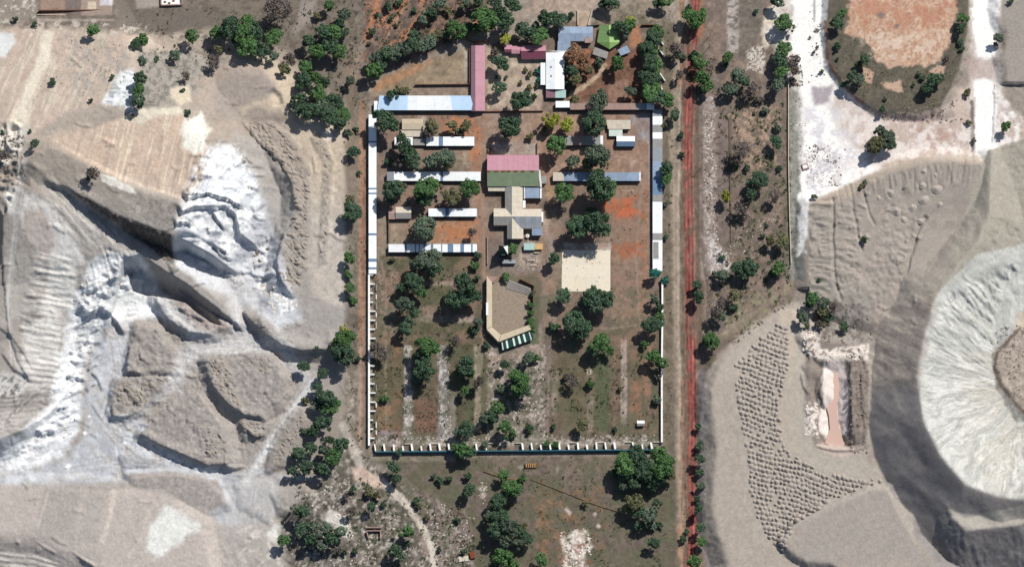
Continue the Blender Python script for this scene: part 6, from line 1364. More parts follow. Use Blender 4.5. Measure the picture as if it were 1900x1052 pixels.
TREES = {
 'on the tan slope at upper left': [(172, 58, 12, 'g'), (98, 153, 8, 'd'), (28, 37, 6, 'd'), (65, 46, 6, 'd')],
 'near the narrow track at far left': [(65, 266, 10, 'd'), (5, 246, 5, 'd'), (56, 244, 4, 'd'), (6, 290, 12, 'k')],
 'on the rise left of big clump': [(263, 77, 15, 'g'), (252, 80, 10, 'd'), (355, 68, 14, 'g'), (265, 114, 9, 'b'), (325, 104, 12, 'b'), (405, 92, 10, 'o'), (290, 112, 7, 'b'), (396, 118, 14, 'k'), (345, 143, 10, 'k')],
 'in the line beside the bluish-white scar': [(258, 145, 13, 'd'), (257, 168, 13, 'g'), (257, 191, 14, 'd')],
 'beside the bluish-white scar': [(207, 143, 6, 'g'), (245, 217, 5, 'o'), (168, 187, 4, 'd')],
 'above the pink-tan fan slope': [(348, 210, 7, 'd'), (338, 169, 5, 'd')],
 'at the west end of dark-faced mesa': [(172, 322, 13, 'k'), (164, 332, 6, 'b')],
 'in the clump at the top of quarry hill': [(404, 62, 14, 'g'), (424, 52, 22, 'd'), (450, 58, 22, 'g'), (474, 62, 18, 'd'), (462, 88, 21, 'g'), (482, 92, 18, 'd'), (507, 68, 18, 'g'), (440, 78, 14, 'd')],
 'right of the tree clump on quarry hill': [(512, 22, 27, 'k'), (505, 108, 12, 'b'), (527, 128, 12, 'o'), (538, 112, 13, 'k')],
 'in the upper wood beside the dirt track': [(610, 13, 12, 'g'), (640, 28, 14, 'b'), (632, 40, 12, 'd'), (600, 62, 15, 'd'), (620, 60, 14, 'g'), (570, 78, 13, 'd'), (590, 97, 17, 'g'), (612, 90, 17, 'd'), (632, 96, 16, 'g'), (640, 62, 10, 'd'), (588, 30, 9, 'o')],
 'in the lower wood beside the dirt track': [(568, 130, 15, 'g'), (565, 152, 17, 'd'), (586, 148, 15, 'g'), (603, 155, 12, 'd'), (556, 186, 16, 'd'), (572, 208, 17, 'd'), (590, 178, 17, 'g'), (600, 200, 16, 'b'), (622, 190, 17, 'd'), (612, 218, 19, 'd'), (634, 214, 17, 'g'), (632, 232, 13, 'd'), (556, 206, 12, 'b')],
 'beside the dirt track west of compound': [(656, 283, 13, 'd'), (647, 248, 9, 'b'), (660, 240, 7, 'd'), (655, 398, 20, 'd'), (650, 372, 8, 'o'), (648, 480, 12, 'g'), (645, 508, 9, 'g'), (650, 535, 11, 'g'), (656, 558, 9, 'g'), (651, 150, 10, 'b'), (666, 322, 6, 'd')],
 'beside the west cells and dirt track': [(636, 632, 20, 'g'), (634, 655, 22, 'd'), (640, 614, 12, 'y'), (663, 667, 6, 'd')],
 'at the head of the pale quarry road': [(563, 680, 12, 'd'), (600, 692, 11, 'd'), (590, 718, 11, 'd'), (567, 744, 8, 'o'), (586, 646, 5, 'd')],
 'in the grove right of the pale quarry road': [(603, 742, 20, 'd'), (612, 758, 17, 'g'), (590, 752, 13, 'd'), (600, 785, 16, 'd'), (584, 800, 13, 'd'), (565, 800, 8, 'b'), (552, 842, 14, 'd'), (578, 832, 13, 'd'), (604, 838, 12, 'b'), (620, 848, 17, 'g'), (632, 828, 16, 'd'), (594, 872, 15, 'd'), (568, 868, 15, 'd'), (545, 876, 12, 'd'), (612, 818, 10, 'd')],
 'in the grove at bottom left': [(526, 1003, 13, 'g'), (558, 980, 14, 'd'), (580, 978, 14, 'b'), (600, 985, 16, 'b'), (575, 1002, 15, 'd'), (614, 1000, 15, 'd'), (630, 988, 12, 'b'), (562, 950, 14, 'd'), (548, 946, 10, 'b'), (596, 1012, 12, 'b'), (628, 1020, 9, 'k')],
 'in the scrub beside the pale curving track': [(732, 868, 13, 'd'), (737, 888, 10, 'd'), (752, 988, 15, 'g'), (735, 1022, 15, 'd'), (746, 1032, 10, 'b'), (689, 942, 10, 'd'), (653, 906, 8, 'd'), (772, 928, 8, 'd'), (712, 934, 6, 'd'), (778, 938, 7, 'o'), (817, 893, 8, 'd'), (806, 884, 6, 'b'), (850, 965, 6, 'd'), (642, 920, 8, 'k'), (652, 948, 10, 'k'), (640, 1026, 6, 'd'), (660, 1022, 7, 'd'), (684, 915, 9, 'o'), (700, 920, 8, 'o'), (757, 1008, 7, 'd'), (815, 1018, 5, 'd'), (862, 1024, 7, 'd'), (793, 960, 6, 'o')],
 'in the hedge row north of the north field': [(692, 131, 16, 'g'), (700, 108, 14, 'b'), (716, 104, 15, 'd'), (733, 100, 16, 'b'), (750, 92, 15, 'b'), (766, 82, 15, 'd'), (782, 86, 13, 'b'), (798, 76, 14, 'b'), (812, 68, 11, 'o'), (770, 68, 12, 'd'), (708, 122, 12, 'd')],
 'on the red earth at top centre': [(690, 60, 8, 'd'), (720, 12, 9, 'd'), (742, 8, 8, 'd'), (785, 34, 12, 'b'), (800, 24, 12, 'd'), (815, 10, 13, 'b'), (832, 22, 9, 'o'), (770, 20, 6, 'd'), (700, 28, 5, 'd'), (726, 36, 5, 'd'), (736, 48, 4, 'o'), (684, 82, 4, 'd')],
 'in the trees north of the pink block': [(846, 58, 18, 'g'), (836, 48, 12, 'd'), (828, 66, 10, 'b'), (870, 52, 12, 'd'), (896, 36, 24, 'g'), (905, 50, 14, 'y'), (882, 56, 12, 'g'), (940, 42, 18, 'd'), (926, 22, 14, 'd'), (954, 12, 17, 'd'), (938, 72, 11, 'y'), (862, 8, 12, 'b'), (886, 4, 12, 'd'), (922, 92, 6, 'o'), (920, 6, 12, 'd')],
 'in the trees behind the stepped pink house': [(969, 56, 16, 'd'), (985, 66, 15, 'd'), (1003, 68, 17, 'g'), (1010, 36, 16, 'd'), (1027, 34, 16, 'd'), (1042, 38, 13, 'd'), (996, 50, 10, 'b'), (1060, 30, 7, 'd')],
 'on the sandy yard west of white hall': [(929, 118, 16, 'd'), (929, 163, 13, 'd'), (922, 144, 4, 'd'), (939, 144, 4, 'd'), (965, 187, 22, 'd'), (975, 130, 5, 'o'), (983, 138, 6, 'o'), (967, 154, 5, 'o'), (982, 163, 6, 'o'), (991, 181, 6, 'd'), (918, 100, 9, 'k')],
 'against the west wall of white hall': [(998, 134, 6, 't'), (998, 148, 6, 't'), (997, 160, 5, 'd')],
 'in the garden below blue-grey house': [(1064, 106, 15, 'r'), (1080, 112, 14, 'r'), (1068, 92, 10, 'r'), (1062, 132, 13, 'd'), (1078, 126, 12, 'r'), (1070, 150, 13, 'o'), (1054, 158, 7, 'd'), (1090, 132, 10, 'o'), (1053, 172, 5, 'd'), (1066, 186, 9, 'o'), (1112, 118, 9, 'b')],
 'round the green roofed house': [(1150, 52, 14, 'd'), (1166, 50, 14, 'g'), (1169, 42, 11, 'y'), (1160, 62, 11, 'b'), (1147, 118, 15, 'g'), (1170, 170, 11, 'b'), (1232, 4, 14, 'g'), (1218, 8, 10, 'd'), (1134, 0, 18, 'd'), (1122, 8, 12, 'd')],
 'in the tall hedge line at the north-east': [(1210, 72, 17, 'd'), (1222, 62, 13, 'g'), (1200, 92, 17, 'd'), (1214, 98, 15, 'g'), (1205, 120, 18, 'd'), (1218, 126, 14, 'g'), (1202, 148, 17, 'd'), (1216, 150, 15, 'd'), (1206, 174, 18, 'g'), (1222, 182, 17, 'd'), (1238, 186, 16, 'g')],
 'in the yard below brown-pink roof': [(1112, 188, 22, 'b'), (1100, 229, 24, 'd'), (1018, 226, 15, 'y'), (1032, 222, 11, 'y'), (1052, 233, 14, 'y'), (1010, 240, 8, 'o')],
 'between plaza and the main hall': [(949, 237, 23, 'd'), (984, 254, 8, 'o')],
 'among the east rows, upper yard': [(1034, 272, 20, 'g'), (1106, 294, 23, 'b'), (1090, 304, 14, 'o'), (1064, 300, 13, 'b'), (1122, 306, 10, 'o')],
 'between blue-grey row and pale court': [(1048, 357, 20, 'g'), (1108, 348, 30, 'd'), (1122, 358, 20, 'g'), (1070, 421, 24, 'd'), (1108, 416, 26, 'd'), (1098, 398, 15, 'd'), (1028, 481, 12, 'd')],
 'over the north end of west wing': [(713, 225, 23, 'd'), (698, 214, 8, 't')],
 'at the pale blue block roof edge': [(728, 176, 11, 'd'), (742, 168, 9, 'o'), (755, 167, 7, 'o')],
 'right of the cream sheet roofed shed': [(800, 234, 14, 'o'), (796, 246, 11, 'k'), (840, 236, 12, 'o'), (866, 234, 12, 'o'), (850, 246, 9, 'b')],
 'between the first and second dormitory rows': [(749, 274, 19, 'd'), (761, 290, 16, 'd'), (773, 302, 14, 'b'), (800, 300, 15, 'b'), (824, 296, 18, 'b'), (836, 302, 12, 'o'), (720, 298, 9, 'd'), (742, 300, 12, 'k')],
 'between the second and third dormitory rows': [(727, 354, 23, 'd'), (744, 350, 12, 'o'), (787, 352, 23, 'g'), (786, 370, 16, 'd'), (810, 350, 12, 'o'), (838, 364, 18, 'o'), (874, 349, 20, 'g'), (726, 374, 10, 'b')],
 'in the tan yard above striped row': [(787, 427, 22, 'b'), (782, 410, 12, 'o'), (796, 440, 10, 'd'), (876, 432, 10, 'k')],
 'just south of the striped-roof dormitory row': [(790, 486, 24, 'b'), (804, 498, 17, 'd'), (774, 494, 14, 'b'), (880, 493, 9, 'g'), (886, 474, 8, 'd'), (727, 482, 6, 'o'), (886, 518, 6, 'd')],
 'on green terraces west of walled yard': [(768, 522, 19, 'd'), (746, 534, 12, 'd'), (780, 540, 14, 'g'), (752, 566, 17, 'b'), (768, 580, 11, 'd'), (755, 604, 16, 'd'), (862, 534, 24, 'd'), (850, 554, 20, 'd'), (874, 548, 18, 'd'), (886, 598, 10, 'b'), (882, 612, 9, 'd'), (846, 632, 12, 'k'), (700, 648, 14, 'k'), (712, 660, 12, 'k')],
 'at the corner of the walled yard': [(904, 640, 8, 'd'), (938, 514, 9, 'g'), (953, 462, 11, 'g'), (944, 470, 7, 'o')],
 'in the hedge east of walled yard': [(983, 565, 7, 'g'), (985, 580, 8, 'g'), (984, 597, 8, 'g'), (987, 612, 8, 'g'), (988, 545, 6, 'd'), (979, 612, 6, 'd')],
 'below the pale court': [(1046, 551, 15, 'd'), (1098, 554, 22, 'd'), (1118, 556, 20, 'd'), (1106, 566, 18, 'b'), (1082, 562, 13, 'b'), (1066, 602, 23, 'd'), (1086, 612, 17, 'd'), (1074, 620, 14, 'd'), (1080, 588, 10, 'b'), (1024, 606, 9, 'd'), (1032, 606, 8, 'g'), (1116, 636, 20, 'g'), (1104, 648, 14, 'd'), (1132, 650, 10, 'g')],
 'along the white boundary wall': [(1214, 603, 18, 'd'), (1222, 590, 11, 'g'), (1214, 554, 11, 'b'), (1222, 570, 9, 'd'), (1212, 662, 14, 'g'), (1226, 674, 12, 'g'), (1216, 508, 11, 't'), (1222, 700, 8, 'k'), (1218, 742, 8, 'b'), (1196, 640, 8, 'g')],
 'in the western garden strips': [(790, 643, 22, 'g'), (784, 662, 17, 'd'), (790, 690, 20, 'd'), (776, 700, 12, 'b'), (866, 676, 16, 'd'), (858, 690, 15, 'd'), (872, 694, 10, 'g'), (713, 741, 8, 'g'), (868, 796, 17, 'd'), (852, 800, 11, 'b'), (862, 724, 10, 'g')],
 'in the rubbly middle garden': [(965, 710, 22, 'g'), (970, 722, 18, 'd'), (954, 700, 13, 'g'), (936, 677, 10, 'd'), (925, 758, 15, 'g'), (914, 772, 13, 'd'), (940, 797, 15, 'g'), (930, 722, 9, 'b'), (888, 710, 13, 'k'), (981, 662, 12, 'b'), (992, 664, 9, 'g'), (900, 775, 12, 'b'), (983, 796, 9, 'd'), (908, 780, 8, 'd'), (950, 806, 7, 'd')],
 'in the eastern garden strips': [(1063, 707, 13, 'k'), (1050, 700, 8, 'k'), (1095, 711, 8, 'g'), (1080, 788, 13, 'o'), (1142, 798, 5, 'd'), (1026, 792, 6, 'd'), (1150, 722, 5, 'o')],
 'growing out of the southern cells': [(857, 836, 15, 'g'), (870, 840, 13, 'd'), (846, 832, 10, 'g'), (742, 840, 9, 'd'), (1015, 824, 8, 'g'), (1030, 826, 7, 'g'), (900, 826, 8, 'b')],
 'in the field just south of the cells': [(871, 908, 13, 'd'), (934, 883, 11, 'g'), (969, 888, 9, 'g'), (952, 898, 8, 'd'), (947, 910, 19, 'g'), (928, 926, 17, 'd'), (962, 908, 12, 'b'), (918, 934, 12, 'o'), (1086, 936, 6, 'o'), (868, 884, 8, 'd'), (832, 888, 7, 'd')],
 'in the grove at the bottom centre': [(928, 962, 20, 'd'), (944, 978, 20, 'b'), (918, 984, 18, 'd'), (936, 1000, 16, 'b'), (964, 988, 15, 'd'), (978, 1000, 14, 'd'), (960, 1008, 11, 'b'), (934, 1038, 20, 'g'), (950, 1048, 13, 'g'), (1005, 1040, 13, 'g'), (918, 1048, 12, 'd'), (972, 976, 9, 'o'), (908, 960, 12, 'b')],
 'in the big clump at compound corner': [(1156, 862, 22, 'g'), (1160, 880, 16, 'd'), (1184, 850, 21, 'd'), (1192, 874, 20, 'd'), (1224, 844, 18, 'g'), (1230, 866, 22, 'g'), (1242, 878, 15, 'o'), (1210, 862, 16, 'b'), (1176, 894, 14, 'd'), (1220, 888, 17, 'd'), (1156, 902, 10, 'b'), (1140, 880, 9, 'd'), (1208, 900, 12, 'd')],
 'below the big south-eastern clump': [(1175, 934, 18, 'o'), (1166, 944, 12, 'o'), (1186, 952, 13, 'd'), (1204, 962, 16, 'b'), (1186, 976, 10, 'd'), (1220, 934, 10, 'd'), (1213, 1006, 12, 'd'), (1210, 976, 9, 'b'), (1224, 974, 7, 'd')],
 'in the strip beside south red road': [(1299, 852, 11, 'd'), (1298, 878, 9, 'd'), (1299, 902, 8, 'b'), (1296, 944, 10, 'd'), (1301, 978, 10, 'd'), (1302, 1006, 10, 'g'), (1268, 1000, 8, 'd'), (1288, 1042, 15, 'g'), (1296, 792, 8, 'd'), (1296, 826, 8, 'd'), (1300, 832, 8, 'b'), (1274, 986, 6, 'b'), (1294, 926, 6, 'd')],
 'at the north end of the red road': [(1280, 32, 15, 'g'), (1298, 34, 17, 'g'), (1276, 14, 7, 'd'), (1296, 116, 14, 'g'), (1290, 104, 9, 'd'), (1302, 146, 16, 'g'), (1314, 160, 13, 'g'), (1254, 92, 14, 'k'), (1256, 100, 11, 'b'), (1262, 140, 10, 'k'), (1240, 192, 10, 'd'), (1252, 216, 11, 'd'), (1270, 106, 6, 'd')],
 'between east wing and the red road': [(1264, 252, 7, 'd'), (1266, 288, 6, 'd'), (1236, 314, 14, 'd'), (1238, 330, 12, 'g'), (1232, 232, 8, 'o'), (1234, 380, 6, 'b'), (1234, 520, 8, 't'), (1236, 440, 6, 'b')],
 'in the upper scrub beyond red road': [(1351, 106, 11, 'g'), (1368, 142, 16, 'b'), (1380, 152, 12, 'd'), (1348, 170, 11, 'b'), (1346, 122, 7, 'd'), (1362, 168, 12, 'b'), (1420, 208, 8, 'b'), (1398, 165, 14, 'k'), (1384, 178, 11, 'k'), (1403, 22, 5, 'd'), (1408, 185, 9, 'k')],
 'in the line beside eastern white wash': [(1455, 42, 17, 'g'), (1466, 50, 10, 'o'), (1452, 92, 16, 'g'), (1448, 112, 15, 'd'), (1452, 132, 14, 'g'), (1444, 158, 15, 'b'), (1464, 116, 11, 'k'), (1474, 134, 12, 'k'), (1478, 112, 9, 'k'), (1440, 4, 13, 'd'), (1472, 152, 8, 'k')],
 'in the middle scrub beyond red road': [(1376, 280, 18, 'k'), (1366, 298, 12, 'k'), (1440, 264, 13, 'd'), (1442, 236, 8, 'b'), (1408, 334, 17, 'd'), (1394, 342, 11, 'd'), (1392, 362, 11, 'd'), (1347, 366, 11, 'y'), (1436, 366, 13, 'k'), (1374, 388, 13, 'k'), (1380, 404, 9, 'k'), (1430, 446, 11, 'o'), (1452, 448, 13, 'o'), (1414, 438, 5, 'd'), (1424, 418, 4, 'd'), (1386, 312, 7, 'd'), (1446, 314, 6, 'd')],
 'in the lower scrub beyond red road': [(1370, 498, 14, 'd'), (1388, 494, 15, 'd'), (1382, 508, 12, 'd'), (1402, 498, 9, 'd'), (1442, 499, 14, 'g'), (1434, 508, 9, 'd'), (1340, 512, 12, 'b'), (1328, 508, 8, 'b'), (1341, 478, 6, 'd'), (1330, 582, 14, 'k'), (1338, 586, 12, 'b'), (1360, 572, 8, 'd'), (1319, 632, 17, 'g'), (1310, 634, 9, 'd'), (1292, 528, 10, 'd'), (1296, 552, 12, 'd'), (1290, 540, 7, 'd'), (1362, 548, 12, 'o'), (1340, 560, 10, 'k')],
 'on the bank above the pink pond': [(1506, 556, 13, 'g'), (1500, 564, 8, 'd'), (1488, 588, 13, 'b'), (1528, 562, 13, 'b'), (1544, 572, 12, 'k'), (1524, 578, 12, 'o'), (1518, 590, 9, 'r'), (1540, 590, 10, 'd'), (1566, 608, 11, 'd'), (1530, 602, 6, 'o'), (1496, 606, 5, 'o'), (1520, 604, 9, 'k')],
 'on the grassy rim of orange dump': [(1564, 24, 9, 'g'), (1556, 46, 11, 'd'), (1552, 36, 8, 'b'), (1554, 88, 8, 'd'), (1554, 110, 4, 'd'), (1604, 110, 11, 'd'), (1592, 118, 9, 'd'), (1582, 142, 11, 'd'), (1594, 148, 10, 'b'), (1732, 150, 14, 'd'), (1722, 164, 12, 'd'), (1744, 146, 10, 'd'), (1712, 146, 6, 'd'), (1704, 138, 5, 'd'), (1695, 158, 4, 'd'), (1642, 184, 4, 'd'), (1640, 202, 7, 'd'), (1788, 36, 12, 'g'), (1784, 54, 10, 'd'), (1782, 80, 7, 'd'), (1784, 92, 6, 'd'), (1755, 110, 7, 'k'), (1564, 158, 7, 'd')],
 'beside the far right white wash': [(1852, 70, 10, 'b'), (1866, 236, 11, 'g'), (1795, 172, 8, 'o'), (1806, 262, 6, 'k'), (1798, 228, 6, 'o'), (1848, 84, 6, 'k'), (1875, 4, 6, 'd')],
 'in the round thicket on the pink wash': [(1628, 266, 17, 'o'), (1648, 258, 17, 'b'), (1636, 248, 15, 'b'), (1622, 278, 13, 'o'), (1652, 270, 13, 'b')],
 'on the white wash bed': [(1516, 56, 4, 'k'), (1516, 88, 4, 'k'), (1510, 98, 4, 'k'), (1524, 134, 4, 'b'), (1503, 70, 3, 'k')],
 'on the edge of ridged tailings dump': [(1512, 366, 6, 'b'), (1604, 340, 6, 'b'), (1598, 346, 6, 'o'), (1604, 446, 6, 'd'), (1520, 520, 5, 'd')],
}
for area, ls in TREES.items():
    for px, py, r, c in ls: tree(px, py, r, c, area)
label_trees()

# ================================================================== HEAPS, STONES, GROUND COVER
TAIL = mat('tailings', (172, 163, 154), .95, .08, .8, bump=.2)
TAILB = mat('brown_spoil', (160, 150, 139), .95, .1, .8, bump=.2)
def heap_mesh(name, seed, m, rings=4, seg=11, lump=.22):
    r = np.random.RandomState(seed); v = [(r.normal(0, .1), r.normal(0, .1), .92)]; f = []
    ph = r.rand(3)*6.283
    for k in range(1, rings+1):
        q = k/rings
        for i in range(seg):
            a = i/seg*6.283
            w_ = 1+lump*(.6*math.sin(a*2+ph[0])+.4*math.sin(a*3+ph[1]))
            zz = (1-q)**1.05*.95+.05*math.sin(a*4+ph[2])*(1-q) if k < rings else -.35
            v.append((q*w_*math.cos(a)*1.02, q*w_*math.sin(a), zz))
    for i in range(seg): f.append((0, 1+i, 1+(i+1) % seg))
    for k in range(rings-1):
        for i in range(seg):
            a, b_ = 1+k*seg+i, 1+k*seg+(i+1) % seg; f.append((a, a+seg, b_+seg, b_))
    me = bpy.data.meshes.new(name); me.from_pydata(v, [], f); me.materials.append(m)
    for p in me.polygons: p.use_smooth = True
    me.update(); return me
def inside(poly, x, y):
    c = False; n = len(poly)
    for i in range(n):
        ax, ay = poly[i]; bx, by = poly[(i+1) % n]
        if (ay > y) != (by > y) and x < (bx-ax)*(y-ay)/(by-ay)+ax: c = not c
    return c
HF = [(1440, 602), (1462, 608), (1466, 640), (1462, 690), (1448, 740), (1446, 790), (1456, 830), (1490, 858), (1535, 880), (1600, 885), (1636, 893), (1600, 906), (1545, 925), (1510, 950), (1478, 972), (1462, 1000), (1456, 1032), (1440, 1018), (1412, 975), (1398, 940), (1388, 880), (1386, 830), (1374, 770), (1366, 730), (1362, 715), (1380, 690), (1358, 678), (1400, 640)]
pts = []
rr = random.Random(11)
ca, sa = math.cos(math.radians(16)), math.sin(math.radians(16))
k = 0; vv = -400
while vv < 400:
    uu = -400+(k % 2)*4.3+rr.uniform(-1, 1)
    bend = rr.uniform(-.7, .7)
    while uu < 400:
        px, py = 1470+uu*ca-vv*sa, 800+uu*sa+vv*ca
        px += rr.uniform(-1.2, 1.2); py += rr.uniform(-1.2, 1.2)+2.5*math.sin(px*.045+vv*.01)
        if inside(HF, px, py) and rr.random() > .03: pts.append((px, py))
        uu += 8.0+rr.uniform(-1.1, 1.3)
    vv += 8.6+rr.uniform(-.8, 1.0); k += 1
HM = [heap_mesh('spoil_heap', 20+i, TAIL) for i in range(4)]
pts.sort(key=lambda p: -p[1])
def place_heap(px, py, R, h, nm='spoil_heap'):
    z = height(px, py); p = P(px, py, z)
    o = link(nm, HM[rr.randrange(4)]); o.location = (p[0], p[1], z); o.scale = (R, R*rr.uniform(.8, 1), h); o.rotation_euler = (0, 0, rr.uniform(0, 6.28)); return o
for px, py in pts[:300]:
    tag(place_heap(px, py, 1.7*rr.uniform(.68, 1.28), 1.4*rr.uniform(.65, 1.3)), 'low grey cone of dumped tailings among tight rows on the plateau', 'spoil heap', 'dumped cones in rows on the tailings plateau')
def merged(name, items, meshes, m, smooth=True):
    """many small pieces as one real mesh; items = (mesh index, x, y, z, sx, sy, sz, rot)"""
    V_, F_, o_ = [], [], 0
    dat = []
    for me in meshes:
        co = np.empty(len(me.vertices)*3, np.float32); me.vertices.foreach_get('co', co)
        dat.append((co.reshape(-1, 3), [tuple(p.vertices) for p in me.polygons]))
    for mi, x, y, z, sx, sy, sz, ro in items:
        co, fc = dat[mi]; c, s = math.cos(ro), math.sin(ro)
        X = co*np.array([sx, sy, sz]); Y = np.stack([X[:, 0]*c-X[:, 1]*s+x, X[:, 0]*s+X[:, 1]*c+y, X[:, 2]+z], 1)
        V_.append(Y); F_ += [tuple(i+o_ for i in q) for q in fc]; o_ += len(co)
    me = bpy.data.meshes.new(name); me.from_pydata(np.concatenate(V_).tolist(), [], F_); me.materials.append(m)
    if smooth: me.polygons.foreach_set('use_smooth', np.ones(len(F_), bool))
    me.update(); o = link(name, me); o['kind'] = 'stuff'; return o
it = []
for px, py in pts[300:]:
    z = height(px, py); p = P(px, py, z); it.append((rr.randrange(4), p[0], p[1], z, 1.7*rr.uniform(.68, 1.28), 1.6*rr.uniform(.8, 1.1), 1.4*rr.uniform(.65, 1.3), rr.uniform(0, 6.28)))
merged('spoil_heaps', it, HM, TAIL)
# older slumped heaps on the western terraces and quarry floor
it = []
for poly, sp, R, h in (([(452, 222), (500, 226), (545, 264), (572, 310), (574, 400), (564, 500), (545, 540), (520, 515), (524, 460), (550, 400), (548, 345), (522, 312), (482, 268)], 8.5, 1.7, 1.0),
                       ([(584, 258), (600, 258), (614, 300), (610, 400), (604, 480), (596, 480), (602, 380), (604, 300)], 8, 1.3, .6),
                       ([(390, 668), (412, 664), (428, 690), (436, 725), (448, 760), (425, 748), (398, 712)], 8, 1.6, 1.0), ([(450, 778), (498, 786), (488, 805), (456, 808)], 8, 1.5, .9), ([(368, 788), (412, 800), (424, 848), (382, 842)], 8, 1.4, .8),
                       ([(512, 830), (535, 795), (560, 765), (568, 780), (540, 848), (510, 866)], 8, 1.4, .8), ([(225, 708), (300, 704), (262, 752), (218, 765)], 10, 2.0, 1.1), ([(440, 660), (500, 664), (505, 690), (450, 680)], 9, 1.6, .8)):
    xs = [p[0] for p in poly]; ys = [p[1] for p in poly]
    y = min(ys)
    while y < max(ys):
        x = min(xs)+rr.uniform(0, sp)
        while x < max(xs):
            px, py = x+rr.uniform(-2, 2), y+rr.uniform(-2, 2)
            if inside(poly, px, py) and rr.random() > .12:
                z = height(px, py); p = P(px, py, z); s_ = rr.uniform(.7, 1.25); it.append((rr.randrange(4), p[0], p[1], z-.25, R*s_*rr.uniform(1, 1.5), R*s_*rr.uniform(.5, .9), h*s_*rr.uniform(.6, 1.2), -.7+rr.uniform(-.7, .7)))
            x += sp
        y += sp*.9
merged('slumped_heaps', it, HM, TAILB)
# separate mounds on the ridged dump
MM = [heap_mesh('mound', 60+i, TAIL, 6, 18, .16) for i in range(3)]
for i, (px, py, r, lb) in enumerate(((1652, 358, 9, 'pale rounded mound at the left of the ridged tailings dump'), (1664, 392, 10, 'pale rounded mound near the reddish patch of ridged dump'), (1693, 386, 10, 'pale rounded mound just right of the reddish patch'),
        (1714, 372, 10, 'large pale mound touching its neighbour in the middle of dump'), (1738, 352, 10, 'pale mound right of centre on the ridged tailings dump'), (1712, 345, 7, 'flatter mound above the middle of the ridged dump'), (1736, 326, 7, 'small pale mound nearest the top of the ridged dump'),
        (1744, 380, 6, 'small mound low on the right of the ridged dump'), (1676, 408, 8, 'dark-shadowed mound at the lower end of mound line'), (1604, 446, 6, 'small pale mound beside a dark bush on the dump'), (1630, 368, 6, 'lowest little mound left of the mound line'), (1714, 318, 5, 'tiny mound under the top edge of ridged dump'), (1706, 410, 7, 'lumpy mound at the scarp below the mound line'))):
    z = height(px, py); p = P(px, py, z); o = link('mound', MM[i % 3]); R = r*S*1.15
    o.location = (p[0], p[1], z-.1); o.scale = (R, R, R*.62); o.rotation_euler = (0, 0, i*1.3); tag(o, lb, 'mound', 'rounded mounds on the ridged tailings dump')
# stones and rubble
def stone_mesh(seed):
    r = np.random.RandomState(seed); import itertools
    v = [(0, 0, .8)]+[(math.cos(a)*r.uniform(.7, 1.1), math.sin(a)*r.uniform(.7, 1.1), r.uniform(.1, .5)) for a in np.arange(6)/6*6.283]+[(math.cos(a)*.9, math.sin(a)*.9, -.3) for a in np.arange(6)/6*6.283]
    f = [(0, 1+i, 1+(i+1) % 6) for i in range(6)]+[(1+i, 7+i, 7+(i+1) % 6, 1+(i+1) % 6) for i in range(6)]
    me = bpy.data.meshes.new('stone'); me.from_pydata(v, [], f); me.update(); return me
SM_ = [stone_mesh(i) for i in range(4)]
STONE = mat('pale_stone', (206, 196, 184), .9, .22, .9); STONEW = mat('white_rock', (228, 218, 206), .9, .15, .6); STONED = mat('dark_rock', (132, 120, 110), .9, .25, .8)
def strew(name, areas, m, seed):
    r = random.Random(seed); it = []
    for poly, n_, s0, s1 in areas:
        xs = [p[0] for p in poly]; ys = [p[1] for p in poly]; c = 0; tries = 0
        while c < n_ and tries < n_*12:
            tries += 1; px, py = r.uniform(min(xs), max(xs)), r.uniform(min(ys), max(ys))
            if not inside(poly, px, py) or vnoise(np.array([px/14.0]), np.array([py/14.0]), seed)[0] < r.uniform(.2, .7): continue
            z = height(px, py); p = P(px, py, z); s = s0+(s1-s0)*r.random()**2.5; it.append((r.randrange(4), p[0], p[1], z-.05, s, s*r.uniform(.6, 1), s*r.uniform(.4, .8), r.uniform(0, 6.28))); c += 1
    return merged(name, it, SM_, m, False)
strew('rubble', [([(1306, 180), (1328, 180), (1330, 440), (1352, 480), (1350, 505), (1314, 505), (1308, 420)], 430, .25, .8), ([(748, 640), (765, 640), (765, 815), (748, 815)], 90, .2, .55), ([(813, 640), (834, 640), (838, 820), (813, 820)], 190, .2, .6), ([(900, 650), (1010, 640), (1012, 822), (900, 822)], 220, .2, .7),
     ([(700, 808), (1226, 806), (1226, 826), (700, 826)], 300, .2, .55), ([(560, 900), (700, 890), (760, 980), (780, 1052), (560, 1052)], 330, .2, .9), ([(760, 900), (880, 960), (880, 1052), (800, 1052)], 320, .2, .6), ([(888, 895), (904, 895), (900, 935), (888, 930)], 50, .3, .7), ([(1390, 90), (1420, 85), (1415, 135), (1385, 130)], 80, .3, .9), ([(1340, 420), (1470, 400), (1460, 470), (1350, 480)], 120, .2, .6), ([(960, 445), (1008, 450), (1005, 500), (960, 500)], 90, .2, .6), ([(1300, 520), (1330, 500), (1330, 620), (1300, 620)], 60, .2, .5)], STONE, 1)
strew('white_rocks', [([(1488, 615), (1518, 615), (1524, 650), (1610, 640), (1610, 668), (1520, 674), (1490, 650)], 110, .3, 1.0), ([(1492, 740), (1524, 740), (1524, 812), (1494, 808)], 70, .35, 1.3), ([(1040, 985), (1095, 980), (1100, 1052), (1040, 1052)], 60, .3, 1.1), ([(330, 380), (480, 380), (520, 560), (340, 490)], 120, .3, .9), ([(150, 500), (250, 480), (300, 560), (170, 640), (140, 800), (40, 850), (100, 750)], 160, .3, 1.0), ([(470, 515), (550, 530), (550, 580), (505, 580)], 90, .3, 1.0), ([(595, 940), (650, 960), (655, 1000), (605, 965)], 60, .3, 1.2), ([(1490, 180), (1560, 230), (1520, 350), (1494, 340)], 140, .2, .7)], STONEW, 2)
